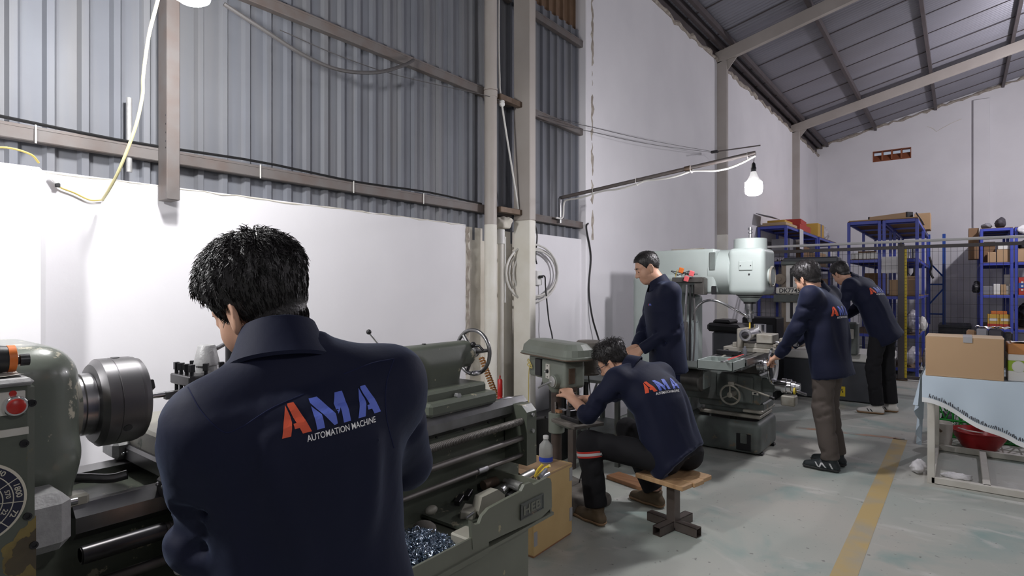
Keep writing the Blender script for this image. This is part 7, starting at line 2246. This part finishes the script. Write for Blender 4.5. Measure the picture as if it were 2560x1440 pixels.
def seated_man():
    f = unit((-.93, .37, 0)); left = nv(-f[1], f[0], 0)
    shc = nv(-1.575, 3.295, .862)
    J = dict(hip=(-1.335, 3.275, .435), neck=(-1.635, 3.285, .925), head=(-1.735, 3.255, .945), face=(-.985, -.10), pitch=.55, roll=.12,
             lat=left, lat_hip=left, bow=(.055, 0, .03), hem_p=(-1.295, 3.275, .385),
             sh_l=shc + left * .180, sh_r=shc - left * .180,
             el_l=(-1.775, 3.005, .655), el_r=(-1.86, 3.50, .70), wr_l=(-1.962, 3.105, .722), wr_r=(-1.985, 3.36, .665),
             hand_l=((-.72, .55, .38), (-.3, .35, -.85), -1, .55), hand_r=((-.7, -.5, .1), (-.3, 0, -.9), 1, .6),
             kn_l=(-1.790, 3.045, .470), kn_r=(-1.76, 3.50, .47), an_l=(-1.725, 3.020, .09), an_r=(-1.565, 3.50, .09), toe_l=(-.95, .25, 0), toe_r=(-.97, .2, 0))
    b, j, t, (C, R, up, lat) = person('young man in navy work jacket sitting on the wooden stool at the drill press', J,
        dict(fat=.86, h=.0070, hj=.009, seed=9, cuff_l=.22, cuff_r=.5, fold=.007, nfold=12, w=.98, tw=1.04, band=('l', .16), smat='shoe_brown', solemat='sole_gum', cuff_t=.03,
             hair=style(.026, .004, .003, nape=-.03, burn=.0, z0=.02), strands=(1300, .022, .6)))
    back_logo(j, nv(-1.46, 3.24, .775), unit(-left), unit(up * .9 + nv(0, 0, .25)), .245, .014)
    H = lambda x, y, z: C + R @ nv(x, y, z)
    g = MB()
    gl = MB().tube([H(-.080, -.01, .012), H(-.079, .05, .012), H(-.066, .092, .012)], .0022, 6)
    gl.tube([H(.080, -.01, .012), H(.079, .05, .012), H(.066, .092, .012)], .0022, 6)
    for sx in (-1, 1): gl.torus(H(sx * .033, .099, .005), R[:, 1], .021, .0018, 24, 6)
    gl.tube([H(-.012, .103, .008), H(.012, .103, .008)], .0018, 6)
    gl.build('glasses', 'glasses', b)
    return b

def watching_man():
    f = unit((-.77, -.64, 0)); left = nv(-f[1], f[0], 0)
    shc = nv(-1.850, 4.300, 1.395)
    J = dict(hip=(-1.825, 4.305, .93), neck=(-1.870, 4.275, 1.452), head=(-1.950, 4.222, 1.577), face=(-.80, -.60), pitch=.42, roll=0,
             lat=left, bow=(-.0, 0, 0),
             sh_l=shc + left * .180, sh_r=shc - left * .180,
             el_l=(-1.728, 4.205, 1.095), el_r=(-2.04, 4.38, 1.11), wr_l=(-1.935, 4.085, .945), wr_r=(-2.02, 4.175, .955),
             hand_l=((-.80, -.25, -.45), (-.5, .5, -.6), -1, .55), hand_r=((-.45, -.75, -.35), (-.1, .3, -.9), 1, .5),
             kn_l=(-1.77, 4.22, .50), kn_r=(-1.89, 4.37, .50), an_l=(-1.74, 4.24, .09), an_r=(-1.87, 4.40, .09), toe_l=(-.7, -.7, 0), toe_r=(-.85, -.5, 0))
    b, j, t, (C, R, up, lat) = person('man in navy work jacket standing with joined hands, watching the drill press', J,
        dict(h=.0065, hj=.010, seed=5, colz=.020, fold=.007, w=.97, hem=.17, hair=style(.012, .003, .0015, front=.086, burn=-.005, nape=-.035, z0=.02), tmat='trouser_navy', strands=(900, .010, .3)))
    # small chest mark
    me0 = j.data
    tree = BVHTree.FromPolygons([v.co.copy() for v in me0.vertices], [tuple(q.vertices) for q in me0.polygons])
    p = nv(-1.86, 4.26, 1.29) + f * .12 + left * .075
    for s_, x, m in (('A', -.016, 'logo_red'), ('M', 0, 'logo_blue'), ('A', .017, 'logo_blue')):
        me = text_mesh(s_, .022, .0006)
        for v in me.vertices: v.co.x += x
        n = unit(f + left * .55)
        project_mesh(me, tree, p, unit(np.cross(nv(0, 0, 1), n)), nv(0, 0, 1))
        me.materials.clear(); me.materials.append(MATS[m])
        o = bpy.data.objects.new('chest_logo', me); COL.objects.link(o); put_under(o, j)
    return b

def mill_man():
    f = unit((-.975, .22, 0)); left = nv(-f[1], f[0], 0)
    shc = nv(-.875, 5.09, 1.365)
    J = dict(hip=(-.815, 5.09, .92), neck=(-.895, 5.085, 1.405), head=(-.955, 5.025, 1.490), face=(-.86, .45), pitch=.40, roll=.08,
             lat=left, bow=(.025, 0, 0),
             sh_l=shc + left * .178, sh_r=shc - left * .178,
             el_l=(-1.010, 4.895, 1.095), el_r=(-.95, 5.34, 1.10), wr_l=(-1.150, 4.955, .870), wr_r=(-1.13, 5.30, .93),
             hand_l=((-.80, .35, -.45), (-.2, .1, -.95), -1, .85), hand_r=((-.9, -.2, -.3), (-.1, -.1, -.95), 1, .5),
             kn_l=(-.845, 5.01, .50), kn_r=(-.835, 5.17, .50), an_l=(-.79, 5.00, .09), an_r=(-.775, 5.20, .09), toe_l=(-.98, .08, 0), toe_r=(-.95, .2, 0))
    b, j, t, (C, R, up, lat) = person('man in navy work jacket and grey trousers turning the milling machine handwheel', J,
        dict(h=.0070, hj=.010, seed=12, colz=.018, fold=.007, w=.96, hem=.20, tmat='trouser_grey', hair=style(.028, .011, .003, nape=-.06), strands=(1200, .020, .3), cuff_t=.0, tw=1.03,
             stripe=((.015, .03, .045, .065, 1), (.06, .03, .045, .065, 1), (.065, .03, .09, .062, 1), (-.03, .03, -.01, .07, 1))))
    back_logo(j, nv(-.80, 5.06, 1.195), unit(-left), unit(up), .245, .016)
    return b

def bending_man():
    f = unit((-.95, .31, 0)); left = nv(-f[1], f[0], 0)
    shc = nv(-.925, 7.63, 1.455)
    J = dict(hip=(-.695, 7.70, .97), neck=(-1.000, 7.605, 1.525), head=(-1.085, 7.555, 1.585), face=(-.80, .60), pitch=.55, roll=.1,
             lat=left, bow=(.05, .01, .02),
             sh_l=shc + left * .185, sh_r=shc - left * .185,
             el_l=(-1.050, 7.42, 1.165), el_r=(-.98, 7.92, 1.17), wr_l=(-1.115, 7.47, .915), wr_r=(-1.2, 7.85, 1.0),
             hand_l=((-.5, .3, -.8), (-.6, .2, .3), -1, .4), hand_r=((-.9, -.2, -.3), (-.1, -.1, -.95), 1, .5),
             kn_l=(-.775, 7.60, .52), kn_r=(-.66, 7.82, .52), an_l=(-.735, 7.60, .09), an_r=(-.62, 7.82, .09), toe_l=(-.95, -.1, 0), toe_r=(-.9, -.1, 0))
    b, j, t, (C, R, up, lat) = person('man in navy work jacket and black trousers bending over the wire cutting machine', J,
        dict(h=.0085, hj=.012, seed=21, colz=.015, fold=.006, w=1.02, hem=.16, tw=1.05, smat='shoe_white', solemat='sole_gum', hair=style(.024, .010, .002, nape=-.06), strands=(500, .016, .25),
             stripe=((.04, .03, .06, .06, 1), (.07, .03, .09, .06, 1)), stripemat='sole_dark'))
    back_logo(j, nv(-.80, 7.62, 1.32), unit(-left), unit(up), .265, .022)
    return b
for fn in (lathe_operator, seated_man, watching_man, mill_man, bending_man): fn()
